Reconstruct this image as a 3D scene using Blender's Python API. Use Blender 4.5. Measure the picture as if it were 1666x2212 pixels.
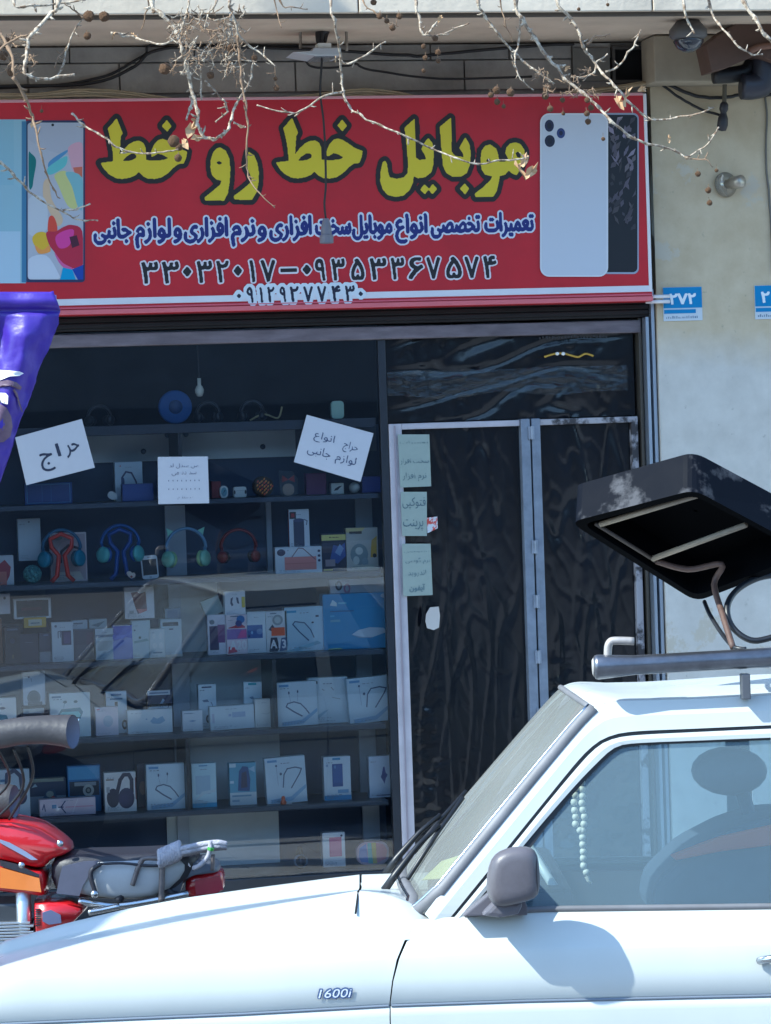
import bpy, bmesh, math, random
import numpy as np
from mathutils import Vector, Matrix, noise as mnoise
random.seed(7)
sc = bpy.context.scene
for o in list(bpy.data.objects): bpy.data.objects.remove(o, do_unlink=True)
COL = sc.collection
rad = math.radians
# ------------------------------------------------------------------ camera
F_PX, W_PX, H_PX = 7000.0, 1666.0, 2212.0      # focal length and frame in reading pixels of the photograph
PSI, PITCH, ROLL = rad(11.3), math.atan(156/7000), 0.0325
CAM = Vector((-2.87, -13.59, 2.1))
DH = Vector((math.sin(PSI), math.cos(PSI), 0)); RH = Vector((math.cos(PSI), -math.sin(PSI), 0)); UP = Vector((0, 0, 1))
FWD = DH*math.cos(PITCH) - UP*math.sin(PITCH)
U0 = RH.cross(FWD)
CR = RH*math.cos(ROLL) - U0*math.sin(ROLL)
CU = RH*math.sin(ROLL) + U0*math.cos(ROLL)
cd = bpy.data.cameras.new('camera'); cam = bpy.data.objects.new('camera', cd); COL.objects.link(cam)
cd.sensor_fit = 'VERTICAL'; cd.sensor_height = 36; cd.lens = F_PX/H_PX*36
cd.clip_start = 0.1; cd.clip_end = 3000
cam.matrix_world = Matrix(((CR.x, CU.x, -FWD.x, CAM.x), (CR.y, CU.y, -FWD.y, CAM.y), (CR.z, CU.z, -FWD.z, CAM.z), (0, 0, 0, 1)))
sc.camera = cam
# ------------------------------------------------------------------ sky, sun, exposure
SUN = (RH*-.61 - DH*.31 + UP*.73).normalized()
world = bpy.data.worlds.new('World'); sc.world = world; world.use_nodes = True
wn = world.node_tree.nodes; wl = world.node_tree.links
bg = wn['Background']; sky = wn.new('ShaderNodeTexSky'); sky.sky_type = 'NISHITA'; sky.sun_disc = False
sky.sun_elevation = math.asin(SUN.z); sky.sun_rotation = math.atan2(SUN.x, SUN.y)
sky.air_density = 1.0; sky.dust_density = .4; sky.ozone_density = 1.2
wl.new(sky.outputs[0], bg.inputs[0]); bg.inputs[1].default_value = 0.15
sl = bpy.data.lights.new('sun', 'SUN'); sl.energy = 3.1; sl.angle = rad(0.53); sl.color = (1, .92, .80)
so = bpy.data.objects.new('sun', sl); COL.objects.link(so); so.rotation_euler = (-SUN).to_track_quat('-Z', 'Y').to_euler(); so.location = (-20, -20, 30)
vs = sc.view_settings; vs.view_transform = 'Standard'; vs.look = 'None'; vs.gamma = 1; vs.use_curve_mapping = False; vs.exposure = 1.45
vs.use_white_balance = True; vs.white_balance_temperature = 5700; vs.white_balance_tint = 0
sc.cycles.max_bounces = 8; sc.cycles.transparent_max_bounces = 16; sc.cycles.sample_clamp_indirect = 6
sc.cycles.caustics_reflective = False; sc.cycles.caustics_refractive = False

# ------------------------------------------------------------------ helpers: reading pixels -> points
def ray(u, v): return (FWD*F_PX + CR*(u - W_PX/2) - CU*(v - H_PX/2)).normalized()
def on_y(u, v, y):
    d = ray(u, v); return CAM + d*((y - CAM.y)/d.y)
def on_d(u, v, dep):
    d = ray(u, v); return CAM + d*(dep/d.dot(DH))
def on_z(u, v, z):
    d = ray(u, v); return CAM + d*((z - CAM.z)/d.z)
def ZA(x, y): return x*.2604, 1075.9 + y*.2604
def ZB(x, y): return 416.5 + x*.2708, 1075.9 + y*.2708
def ZC(x, y): return x*.2604, 1423 + y*.2604
def ZD(x, y): return 416.5 + x*.2708, 1423 + y*.2708
def ZE(x, y): return x*.2604, 885 + y*.2604
def ZF(x, y): return 416.5 + x*.2708, 885 + y*.2708
def ZG(x, y): return 520.6 + x*.3646, 1822 + y*.3646
def Z1(x, y): return x*.5, y*.5
def Z2(x, y): return 833 + x*.5, y*.5
def Z3(x, y): return x*.5, 190.9 + y*.5
def Z4(x, y): return 833 + x*.5, 190.9 + y*.5
def Z5(x, y): return x*.5, 607.4 + y*.5

# ------------------------------------------------------------------ helpers: materials
def lin(c): return c/12.92 if c <= .04045 else ((c + .055)/1.055)**2.4
def rgb(*c):
    if len(c) == 1: c = c[0]
    return tuple(lin(x/255) for x in c)
MATS = {}
def M(name, col, rough=.5, metal=0., var=0., vscale=6., bump=0., bscale=40., coat=0., col2=None, thr=None, spec=None, stretch=None, alpha=None, rvar=0.):
    """procedural material: base colour with noise variation (towards col2), optional bump."""
    if name in MATS: return MATS[name]
    m = bpy.data.materials.new(name); m.use_nodes = True; MATS[name] = m
    nt = m.node_tree; n = nt.nodes; l = nt.links; p = n['Principled BSDF']
    c = rgb(col); p.inputs['Base Color'].default_value = (*c, 1); p.inputs['Roughness'].default_value = rough; p.inputs['Metallic'].default_value = metal
    if coat: p.inputs['Coat Weight'].default_value = coat; p.inputs['Coat Roughness'].default_value = .04
    if spec is not None: p.inputs['Specular IOR Level'].default_value = spec
    if var or bump or rvar:
        tc = n.new('ShaderNodeTexCoord'); mp = n.new('ShaderNodeMapping'); l.new(tc.outputs['Object'], mp.inputs[0])
        if stretch: mp.inputs['Scale'].default_value = stretch
    if var:
        nz = n.new('ShaderNodeTexNoise'); nz.inputs['Scale'].default_value = vscale; nz.inputs['Detail'].default_value = 8; nz.inputs['Roughness'].default_value = .62
        l.new(mp.outputs[0], nz.inputs['Vector'])
        rp = n.new('ShaderNodeValToRGB'); a, b = thr if thr else (.3, .7)
        rp.color_ramp.elements[0].position = a; rp.color_ramp.elements[1].position = b
        d = rgb(col2) if col2 else tuple(x*(1 - var) for x in c)
        rp.color_ramp.elements[0].color = (*d, 1); rp.color_ramp.elements[1].color = (*c, 1)
        l.new(nz.outputs[0], rp.inputs[0]); l.new(rp.outputs[0], p.inputs['Base Color'])
    if rvar:
        nr = n.new('ShaderNodeTexNoise'); nr.inputs['Scale'].default_value = vscale*1.7; nr.inputs['Detail'].default_value = 6; l.new(mp.outputs[0], nr.inputs['Vector'])
        mr = n.new('ShaderNodeMapRange'); mr.inputs['To Min'].default_value = max(.02, rough - rvar); mr.inputs['To Max'].default_value = min(1, rough + rvar)
        l.new(nr.outputs[0], mr.inputs[0]); l.new(mr.outputs[0], p.inputs['Roughness'])
    if bump:
        nb = n.new('ShaderNodeTexNoise'); nb.inputs['Scale'].default_value = bscale; nb.inputs['Detail'].default_value = 5; l.new(mp.outputs[0], nb.inputs['Vector'])
        bp = n.new('ShaderNodeBump'); bp.inputs['Strength'].default_value = bump; bp.inputs['Distance'].default_value = .01
        l.new(nb.outputs[0], bp.inputs['Height']); l.new(bp.outputs[0], p.inputs['Normal'])
    return m
def glass(name, tint=(1, 1, 1), ior=1.5, rough=.0, tr=1., dirt_haze=0., dirt_haze_col=(150, 160, 165), dscale=.8):
    """thin architectural glass: Fresnel mix of mirror and tinted transparency, a diffuse share for dust and painted haze."""
    if name in MATS: return MATS[name]
    m = bpy.data.materials.new(name); m.use_nodes = True; MATS[name] = m
    nt = m.node_tree; n = nt.nodes; l = nt.links; n.remove(n['Principled BSDF']); out = n['Material Output']
    fr = n.new('ShaderNodeFresnel'); fr.inputs[0].default_value = ior
    t = n.new('ShaderNodeBsdfTransparent'); t.inputs[0].default_value = (*[c*tr for c in tint], 1)
    g = n.new('ShaderNodeBsdfGlossy'); g.inputs['Roughness'].default_value = rough
    mx = n.new('ShaderNodeMixShader'); l.new(fr.outputs[0], mx.inputs[0]); l.new(t.outputs[0], mx.inputs[1]); l.new(g.outputs[0], mx.inputs[2])
    last = mx
    if dirt_haze:
        df = n.new('ShaderNodeBsdfDiffuse'); df.inputs[0].default_value = (*rgb(dirt_haze_col), 1)
        nz = n.new('ShaderNodeTexNoise'); nz.inputs['Scale'].default_value = dscale; nz.inputs['Detail'].default_value = 3
        tc = n.new('ShaderNodeTexCoord'); l.new(tc.outputs['Object'], nz.inputs['Vector'])
        mu = n.new('ShaderNodeMath'); mu.operation = 'MULTIPLY'; mu.inputs[1].default_value = dirt_haze; l.new(nz.outputs[0], mu.inputs[0])
        m2 = n.new('ShaderNodeMixShader'); l.new(mu.outputs[0], m2.inputs[0]); l.new(mx.outputs[0], m2.inputs[1]); l.new(df.outputs[0], m2.inputs[2]); last = m2
    l.new(last.outputs[0], out.inputs[0]); return m
def print_mat():
    if 'printed ink' in MATS: return MATS['printed ink']
    m = bpy.data.materials.new('printed ink'); m.use_nodes = True; MATS['printed ink'] = m
    n = m.node_tree.nodes; l = m.node_tree.links; p = n['Principled BSDF']; p.inputs['Roughness'].default_value = .42
    a = n.new('ShaderNodeVertexColor'); a.layer_name = 'ink'; l.new(a.outputs[0], p.inputs['Base Color']); return m

# ------------------------------------------------------------------ helpers: meshes
def link(name, me, mat=None, parent=None, smooth=False):
    o = bpy.data.objects.new(name, me); COL.objects.link(o)
    if mat is not None and not me.materials:
        for mm in (mat if isinstance(mat, (list, tuple)) else [mat]): me.materials.append(mm)
    if parent is not None: o.parent = parent
    if smooth: me.polygons.foreach_set('use_smooth', [True]*len(me.polygons))
    return o
def tag(o, label=None, cat=None, group=None, kind=None):
    if label: o['label'] = label
    if cat: o['category'] = cat
    if group: o['group'] = group
    if kind: o['kind'] = kind
    return o
def empty(name, loc=(0, 0, 0), rz=0., label=None, cat=None, group=None):
    o = bpy.data.objects.new(name, None); COL.objects.link(o); o.location = loc; o.rotation_euler = (0, 0, rz); o.empty_display_size = .1
    return tag(o, label, cat, group)
class MB:
    def __init__(s): s.v = []; s.f = []; s.c = []; s.mi = []
    def add(s, vs, fs, col=None, mi=0):
        b = len(s.v); s.v += [tuple(p) for p in vs]; s.f += [tuple(i + b for i in f) for f in fs]; s.c += [col]*len(fs); s.mi += [mi]*len(fs); return s
    def box(s, x0, x1, y0, y1, z0, z1, mi=0):
        return s.add([(x0, y0, z0), (x1, y0, z0), (x1, y1, z0), (x0, y1, z0), (x0, y0, z1), (x1, y0, z1), (x1, y1, z1), (x0, y1, z1)],
                     [(0, 3, 2, 1), (4, 5, 6, 7), (0, 1, 5, 4), (1, 2, 6, 5), (2, 3, 7, 6), (3, 0, 4, 7)], mi=mi)
    def tube(s, pts, r, seg=8, cap=True, mi=0, squash=None):
        pts = [Vector(p) for p in pts]; n = len(pts); rs = r if isinstance(r, (list, tuple)) else [r]*n
        base = len(s.v); prev = None
        for i, p in enumerate(pts):
            t = (pts[min(i + 1, n - 1)] - pts[max(i - 1, 0)]); t = t.normalized() if t.length > 1e-9 else Vector((0, 0, 1))
            if prev is None: a = t.orthogonal().normalized()
            else:
                a = prev - t*prev.dot(t); a = a.normalized() if a.length > 1e-6 else t.orthogonal().normalized()
            prev = a; b = t.cross(a)
            for k in range(seg):
                w = 2*math.pi*k/seg; s.v.append(tuple(p + (a*math.cos(w) + b*math.sin(w))*rs[i]))
        for i in range(n - 1):
            for k in range(seg):
                q = (k + 1) % seg; s.f.append((base + i*seg + k, base + i*seg + q, base + (i + 1)*seg + q, base + (i + 1)*seg + k)); s.c.append(None); s.mi.append(mi)
        if cap:
            s.f.append(tuple(base + k for k in reversed(range(seg)))); s.c.append(None); s.mi.append(mi)
            s.f.append(tuple(base + (n - 1)*seg + k for k in range(seg))); s.c.append(None); s.mi.append(mi)
        return s
    def lathe(s, prof, c=(0, 0, 0), axis=(0, 0, 1), seg=20, mi=0):
        """prof: list of (radius, height along axis)"""
        ax = Vector(axis).normalized(); a = ax.orthogonal().normalized(); b = ax.cross(a); c = Vector(c); base = len(s.v)
        for r, h in prof:
            for k in range(seg):
                w = 2*math.pi*k/seg; s.v.append(tuple(c + ax*h + (a*math.cos(w) + b*math.sin(w))*r))
        for i in range(len(prof) - 1):
            for k in range(seg):
                q = (k + 1) % seg; s.f.append((base + i*seg + k, base + i*seg + q, base + (i + 1)*seg + q, base + (i + 1)*seg + k)); s.c.append(None); s.mi.append(mi)
        for i, rev in ((0, True), (len(prof) - 1, False)):
            if prof[i][0] > 1e-5:
                idx = [base + i*seg + k for k in range(seg)]; s.f.append(tuple(reversed(idx)) if rev else tuple(idx)); s.c.append(None); s.mi.append(mi)
        return s
    def grid(s, rows, mi=0, closed=False, flip=False):
        """rows: list of equally long point lists"""
        base = len(s.v); n = len(rows[0])
        for r in rows: s.v += [tuple(p) for p in r]
        for i in range(len(rows) - 1):
            for k in range(n if closed else n - 1):
                q = (k + 1) % n; f = (base + i*n + k, base + i*n + q, base + (i + 1)*n + q, base + (i + 1)*n + k)
                s.f.append(f[::-1] if flip else f); s.c.append(None); s.mi.append(mi)
        return s
    def prism(s, poly, a, b, axis='y', mi=0):
        """polygon in the plane across an axis, extruded from a to b"""
        def P(p, t): return {'y': (p[0], t, p[1]), 'x': (t, p[0], p[1]), 'z': (p[0], p[1], t)}[axis]
        n = len(poly); base = len(s.v); s.v += [P(p, a) for p in poly] + [P(p, b) for p in poly]
        s.f.append(tuple(base + i for i in range(n))); s.f.append(tuple(base + n + i for i in reversed(range(n))))
        for i in range(n): j = (i + 1) % n; s.f.append((base + i, base + n + i, base + n + j, base + j))
        s.c += [None]*(n + 2); s.mi += [mi]*(n + 2); return s
    def mesh(s, name):
        me = bpy.data.meshes.new(name); me.from_pydata(s.v, [], s.f); me.update()
        if any(c is not None for c in s.c):
            at = me.color_attributes.new('ink', 'FLOAT_COLOR', 'CORNER'); arr = []
            for p in me.polygons: arr += [*(s.c[p.index] or (1, 1, 1)), 1.]*p.loop_total
            at.data.foreach_set('color', arr)
        if any(s.mi): me.polygons.foreach_set('material_index', s.mi)
        return me
    def build(s, name, mat=None, parent=None, smooth=False, bevel=0., bseg=2, fix=True, sub=0):
        me = s.mesh(name)
        if bevel or fix:
            bm = bmesh.new(); bm.from_mesh(me)
            if fix: bmesh.ops.recalc_face_normals(bm, faces=bm.faces)
            if bevel: bmesh.ops.bevel(bm, geom=list(bm.edges), offset=bevel, segments=bseg, affect='EDGES', clamp_overlap=True, profile=.6)
            bm.to_mesh(me); bm.free()
        o = link(name, me, mat, parent, smooth)
        if sub:
            md = o.modifiers.new('s', 'SUBSURF'); md.levels = sub; md.render_levels = sub
        return o
def box(name, x0, x1, y0, y1, z0, z1, mat, parent=None, bevel=0.):
    return MB().box(x0, x1, y0, y1, z0, z1).build(name, mat, parent, bevel=bevel)
def smooth_line(pts, n=6):
    """Catmull-Rom through points"""
    P = [Vector(p) for p in pts]; out = []
    for i in range(len(P) - 1):
        a, b, c, d = P[max(i - 1, 0)], P[i], P[i + 1], P[min(i + 2, len(P) - 1)]
        for k in range(n):
            t = k/n; out.append(.5*((2*b) + (c - a)*t + (2*a - 5*b + 4*c - d)*t*t + (3*b - a - 3*c + d)*t*t*t))
    out.append(P[-1]); return out
def dup(root, loc=None, rz=None, label=None):
    c = root.copy(); COL.objects.link(c)
    if loc is not None: c.location = loc
    if rz is not None: c.rotation_euler[2] = rz
    if label: c['label'] = label
    for ch in list(root.children):
        k = ch.copy(); COL.objects.link(k); k.parent = c
        for g in list(ch.children):
            q = g.copy(); COL.objects.link(q); q.parent = k
    return c

# ------------------------------------------------------------------ helpers: lettering as flat print (rasterised outlines -> clean mesh)
AR = {'ا': 'FE8D FE8E', 'آ': 'FE81 FE82', 'ب': 'FE8F FE90 FE91 FE92', 'پ': 'FB56 FB57 FB58 FB59', 'ت': 'FE95 FE96 FE97 FE98', 'ج': 'FE9D FE9E FE9F FEA0', 'ح': 'FEA1 FEA2 FEA3 FEA4', 'خ': 'FEA5 FEA6 FEA7 FEA8',
      'د': 'FEA9 FEAA', 'ر': 'FEAD FEAE', 'ز': 'FEAF FEB0', 'س': 'FEB1 FEB2 FEB3 FEB4', 'ش': 'FEB5 FEB6 FEB7 FEB8', 'ص': 'FEB9 FEBA FEBB FEBC', 'ط': 'FEC1 FEC2 FEC3 FEC4', 'ع': 'FEC9 FECA FECB FECC', 'ف': 'FED1 FED2 FED3 FED4',
      'ک': 'FB8E FB8F FB90 FB91', 'گ': 'FB92 FB93 FB94 FB95', 'ل': 'FEDD FEDE FEDF FEE0', 'م': 'FEE1 FEE2 FEE3 FEE4', 'ن': 'FEE5 FEE6 FEE7 FEE8', 'و': 'FEED FEEE', 'ی': 'FBFC FBFD FBFE FBFF'}
AR = {k: [chr(int(x, 16)) for x in v.split()] for k, v in AR.items()}
def shape(s):
    """joined letter forms, right to left"""
    if not any(c in AR for c in s): return s
    out = []
    for i, c in enumerate(s):
        if c not in AR: out.append(c); continue
        f = AR[c]; p = s[i - 1] if i else ' '; n = s[i + 1] if i + 1 < len(s) else ' '
        jp = p in AR and len(AR[p]) == 4; jn = n in AR and len(f) == 4
        out.append(f[3] if jp and jn else f[1] if jp else f[2] if jn else f[0])
    return ''.join(reversed(out))
def text_polys(s):
    c = bpy.data.curves.new('lettering', 'FONT'); c.body = shape(s); c.size = 1; c.fill_mode = 'NONE'; c.resolution_u = 3
    o = bpy.data.objects.new('lettering', c); COL.objects.link(o)
    bpy.context.view_layer.update()
    me = bpy.data.meshes.new_from_object(o.evaluated_get(bpy.context.evaluated_depsgraph_get()))
    nv = len(me.vertices); co = [(v.co.x, v.co.y) for v in me.vertices]; nb = [[] for _ in range(nv)]
    for e in me.edges: a, b = e.vertices; nb[a].append(b); nb[b].append(a)
    seen = [False]*nv; polys = []
    for i in range(nv):
        if seen[i] or len(nb[i]) < 2: continue
        loop = [i]; seen[i] = True; cur = i
        # walk along ascending neighbour first, so the winding of the outline is kept
        nxt = i + 1 if (i + 1) in nb[i] else nb[i][0]
        while not seen[nxt]:
            seen[nxt] = True; loop.append(nxt); cand = [q for q in nb[nxt] if not seen[q]]
            if not cand: break
            nxt = cand[0]
        polys.append([co[k] for k in loop])
    bpy.data.objects.remove(o); bpy.data.curves.remove(c); bpy.data.meshes.remove(me)
    return polys
def bbox2(polys):
    xs = [p[0] for q in polys for p in q]; ys = [p[1] for q in polys for p in q]; return min(xs), min(ys), max(xs), max(ys)
def fit(polys, x0, y0, x1, y1):
    a, b, c, d = bbox2(polys); sx = (x1 - x0)/(c - a); sy = (y1 - y0)/(d - b)
    return [[(x0 + (p[0] - a)*sx, y0 + (p[1] - b)*sy) for p in q] for q in polys]
def raster(polys, h, pad):
    x0, y0, x1, y1 = bbox2(polys); x0 -= pad; y0 -= pad; x1 += pad; y1 += pad
    nx = int((x1 - x0)/h) + 2; ny = int((y1 - y0)/h) + 2
    W = np.zeros((ny, nx), np.int32); cx = x0 + np.arange(nx)*h
    for q in polys:
        P = np.array(q); Q = np.roll(P, -1, 0)
        for (ax, ay), (bx, by) in zip(P, Q):
            if ay == by: continue
            lo, hi, sg = (ay, by, 1) if ay < by else (by, ay, -1)
            i0 = max(0, int(math.ceil((lo - y0)/h))); i1 = min(ny - 1, int(math.ceil((hi - y0)/h)) - 1)
            for i in range(i0, i1 + 1):
                xx = ax + (y0 + i*h - ay)*(bx - ax)/(by - ay); k = int((xx - x0)/h) + 1
                if k < nx: W[i, k:] += sg
    return (W != 0), x0, y0
def dilate(A, r):
    k = int(math.ceil(r)); B = A.copy()
    for dy in range(-k, k + 1):
        for dx in range(-k, k + 1):
            if dx*dx + dy*dy <= r*r and (dx or dy):
                B |= np.roll(np.roll(A, dy, 0), dx, 1)
    return B
def mask_mesh(A, x0, y0, h, put):
    """marching squares on a blurred mask; put(x, y) -> 3-D point. Returns verts, faces"""
    F = A.astype(float)
    for _ in range(1):
        F = (F + np.roll(F, 1, 0) + np.roll(F, -1, 0) + np.roll(F, 1, 1) + np.roll(F, -1, 1))/5
    F -= .5; ny, nx = F.shape; V = []; Fc = []; cache = {}
    def vert(key, x, y):
        if key not in cache: cache[key] = len(V); V.append(put(x0 + x*h, y0 + y*h))
        return cache[key]
    def corner(i, k): return vert((i, k), k, i)
    def edge(i, k, i2, k2):
        t = F[i, k]/(F[i, k] - F[i2, k2]); return vert((i, k, i2, k2), k + (k2 - k)*t, i + (i2 - i)*t)
    ins = F > 0
    full = ins[:-1, :-1] & ins[1:, :-1] & ins[:-1, 1:] & ins[1:, 1:]
    anyi = ins[:-1, :-1] | ins[1:, :-1] | ins[:-1, 1:] | ins[1:, 1:]
    for i in range(ny - 1):
        k = 0; row = full[i]
        while k < nx - 1:
            if row[k]:
                j = k
                while j < nx - 1 and row[j]: j += 1
                Fc.append((corner(i, k), corner(i, j), corner(i + 1, j), corner(i + 1, k))); k = j
            else:
                if anyi[i, k]:
                    ring = [(i, k), (i, k + 1), (i + 1, k + 1), (i + 1, k)]; poly = []
                    for a in range(4):
                        p, q = ring[a], ring[(a + 1) % 4]
                        if ins[p]: poly.append(corner(*p))
                        if ins[p] != ins[q]:
                            lo, hi = (p, q) if p < q else (q, p); poly.append(edge(*lo, *hi))
                    if len(poly) >= 3: Fc.append(tuple(poly))
                k += 1
    return V, Fc
def letter_mesh(mb, polys, put, h, grow=0., col=(0, 0, 0)):
    A, x0, y0 = raster(polys, h, grow + 4*h)
    if grow: A = dilate(A, grow/h)
    V, Fc = mask_mesh(A, x0, y0, h, put); mb.add(V, Fc, col=col)
TXT = {}
def tp(s):
    if s not in TXT: TXT[s] = text_polys(s)
    return TXT[s]
# ================================================================== ground
ROADZ, PAVEZ, KERBY = 0.0, 0.12, -2.3
m_road = M('asphalt', (122, 122, 124), .9, var=.2, vscale=1.5, bump=.08, bscale=60)
m_pave = M('pavement concrete', (196, 195, 192), .85, var=.3, vscale=5, bump=.3, bscale=90)
m_kerb = M('kerb concrete', (165, 162, 156), .85, var=.3, vscale=8, bump=.3, bscale=60)
g = MB().add([(-600, -600, ROADZ), (600, -600, ROADZ), (600, 600, ROADZ), (-600, 600, ROADZ)], [(0, 1, 2, 3)]).build('road', m_road); tag(g, kind='structure')
pv = box('pavement', -14, 14, KERBY + .16, .9, ROADZ + .004, PAVEZ, m_pave); tag(pv, kind='structure')
kb = empty('kerb', (0, 0, 0)); tag(kb, kind='structure')
k0 = MB().box(0, .985, 0, .15, 0, PAVEZ + .012).mesh('kerb_stone'); k0.materials.append(m_kerb)
for i in range(20):
    o = link('kerb_stone', k0, None, kb); o.location = (-10 + i, KERBY, ROADZ + .002)
# paving slabs near the shop (thin real slabs with open joints)
sb = MB().box(0, .392, 0, .392, 0, .02).mesh('paving_slab'); m_slab = M('paving slab', (198, 197, 194), .85, var=.3, vscale=3, bump=.25, bscale=80); sb.materials.append(m_slab)
for i in range(12):
    for j in range(5):
        o = link('paving_slab', sb, None, pv); o.location = (-2.6 + i*.4, -2.1 + j*.4, PAVEZ - .012 + random.uniform(0, .003))

# ================================================================== building shell
bld = empty('shop_building', (0, 0, PAVEZ), 0, 'shop building with cream plastered pier and stone overhang', 'building')
bld.location = (0, 0, 0)
m_plaster = None
def wall_mat():
    """old plaster: cream paint above, bluish white below, peeled patches and grime"""
    m = bpy.data.materials.new('two-tone plaster'); m.use_nodes = True; nt = m.node_tree; n = nt.nodes; l = nt.links; p = n['Principled BSDF']; p.inputs['Roughness'].default_value = .8
    tc = n.new('ShaderNodeTexCoord'); sx = n.new('ShaderNodeSeparateXYZ'); l.new(tc.outputs['Object'], sx.inputs[0])
    def nz(scale, det=8, rough=.6):
        q = n.new('ShaderNodeTexNoise'); q.inputs['Scale'].default_value = scale; q.inputs['Detail'].default_value = det; q.inputs['Roughness'].default_value = rough; l.new(tc.outputs['Object'], q.inputs['Vector']); return q
    def ramp(src, a, b, ca, cb):
        r = n.new('ShaderNodeValToRGB'); r.color_ramp.elements[0].position = a; r.color_ramp.elements[1].position = b; r.color_ramp.elements[0].color = (*ca, 1); r.color_ramp.elements[1].color = (*cb, 1); l.new(src, r.inputs[0]); return r
    def mix(fac, a, b):
        q = n.new('ShaderNodeMix'); q.data_type = 'RGBA'
        l.new(fac, q.inputs[0]); l.new(a, q.inputs[6]); l.new(b, q.inputs[7]); return q.outputs[2]
    n1 = nz(1.6); n2 = nz(9); n3 = nz(2.3, 10, .7); n4 = nz(28)
    ad = n.new('ShaderNodeMath'); ad.operation = 'MULTIPLY_ADD'; ad.inputs[1].default_value = .5; l.new(n1.outputs[0], ad.inputs[0]); l.new(sx.outputs['Z'], ad.inputs[2])
    zr = n.new('ShaderNodeMapRange'); zr.inputs['From Min'].default_value = 2.62; zr.inputs['From Max'].default_value = 2.80; l.new(ad.outputs[0], zr.inputs[0])
    cream = ramp(n2.outputs[0], .3, .75, rgb(190, 172, 142), rgb(208, 192, 164))
    white = ramp(n2.outputs[0], .3, .75, rgb(194, 188, 178), rgb(214, 208, 198))
    base = mix(zr.outputs[0], white.outputs[0], cream.outputs[0])
    peel = ramp(n3.outputs[0], .60, .63, (0, 0, 0), (1, 1, 1)); pc = n.new('ShaderNodeRGB'); pc.outputs[0].default_value = (*rgb(196, 186, 168), 1)
    base = mix(peel.outputs[0], base, pc.outputs[0])
    dirt_haze = ramp(n4.outputs[0], .66, .74, (0, 0, 0), (.5, .5, .5)); dc = n.new('ShaderNodeRGB'); dc.outputs[0].default_value = (*rgb(140, 132, 120), 1)
    base = mix(dirt_haze.outputs[0], base, dc.outputs[0]); l.new(base, p.inputs['Base Color'])
    bp = n.new('ShaderNodeBump'); bp.inputs['Strength'].default_value = .35; bp.inputs['Distance'].default_value = .012; l.new(n3.outputs[0], bp.inputs['Height']); l.new(bp.outputs[0], p.inputs['Normal'])
    return m
m_wall = wall_mat()
m_stone = M('grey beam stone', (178, 172, 164), .8, var=.5, vscale=4, bump=.25, bscale=50)
m_fascia = M('fascia stone', (234, 216, 192), .75, var=.28, vscale=3, bump=.2, bscale=40)
m_soffit = M('soffit plaster', (214, 194, 172), .85, var=.3, vscale=2.5, bump=.2, bscale=25)
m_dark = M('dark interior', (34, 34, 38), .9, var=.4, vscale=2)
WALLY = -.10
SOFZ = on_y(833, 96, -.05).z; OVY = -1.04
XR = on_y(1423, 800, WALLY).x
ps = box('pier_wall', XR, XR + 4, WALLY, .35, PAVEZ, SOFZ, m_wall, bld); ps['label'] = 'cream and bluish white peeling plaster pier'
XL = -3.6
# overhang: slab core with separate fascia stones
ov = box('overhang', XL - 2, XR + 4, OVY + .03, .5, SOFZ + .004, SOFZ + .5, m_soffit, bld)
zf = on_y(833, 27, OVY).z
xs = [XL - 2, -2.6, -1.35]; x = on_y(1410, 20, OVY).x
xs = [x - 1.2*k for k in range(6, 0, -1)] + [x, x + 1.2, x + 2.4, x + 3.6]
for a, b in zip(xs, xs[1:]):
    MB().box(a + .003, b - .003, OVY - random.uniform(0, .004), OVY + .028, zf, zf + .55).build('fascia_stone', m_fascia, ov, bevel=.004)
box('drip_edge', xs[0], xs[-1], OVY + .035, OVY + .06, SOFZ - .012, SOFZ + .003, M('soffit edge', (90, 82, 74), .8), ov)
# beam over the shop, two courses of stone tiles
BEY = -.06
zb0 = on_y(833, 196, BEY).z; zb1 = on_y(833, 131, BEY).z
beam = box('beam', XL, XR - .004, BEY + .02, .3, zb0 - .25, SOFZ, m_stone, bld)
def xat(u, v, y): return on_y(u, v, y).x
lo = [XL] + [xat(u, 160, BEY) for u in (-220, 60, 258, 638, 1003, 1236)] + [xat(1320, 160, BEY)]
for a, b in zip(lo, lo[1:]):
    MB().box(a + .003, b - .003, BEY - random.uniform(0, .006), BEY + .018, zb0, zb1 - .003).build('stone_tile', m_stone, beam, bevel=.003)
lo = [XL] + [xat(u, 115, BEY) for u in (-120, 150, 420, 700, 930, 1100, 1236)] + [xat(1320, 115, BEY)]
for a, b in zip(lo, lo[1:]):
    MB().box(a + .003, b - .003, BEY - random.uniform(0, .006), BEY + .018, zb1 + .003, SOFZ - .003).build('stone_tile', m_stone, beam, bevel=.003)
box('vent_panel', xat(1238, 130, BEY - .02), xat(1318, 130, BEY - .02), BEY - .02, BEY - .008, on_y(1280, 176, BEY).z, on_y(1280, 104, BEY).z, M('vent panel', (128, 124, 116), .7, var=.3), beam, bevel=.003)
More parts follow.
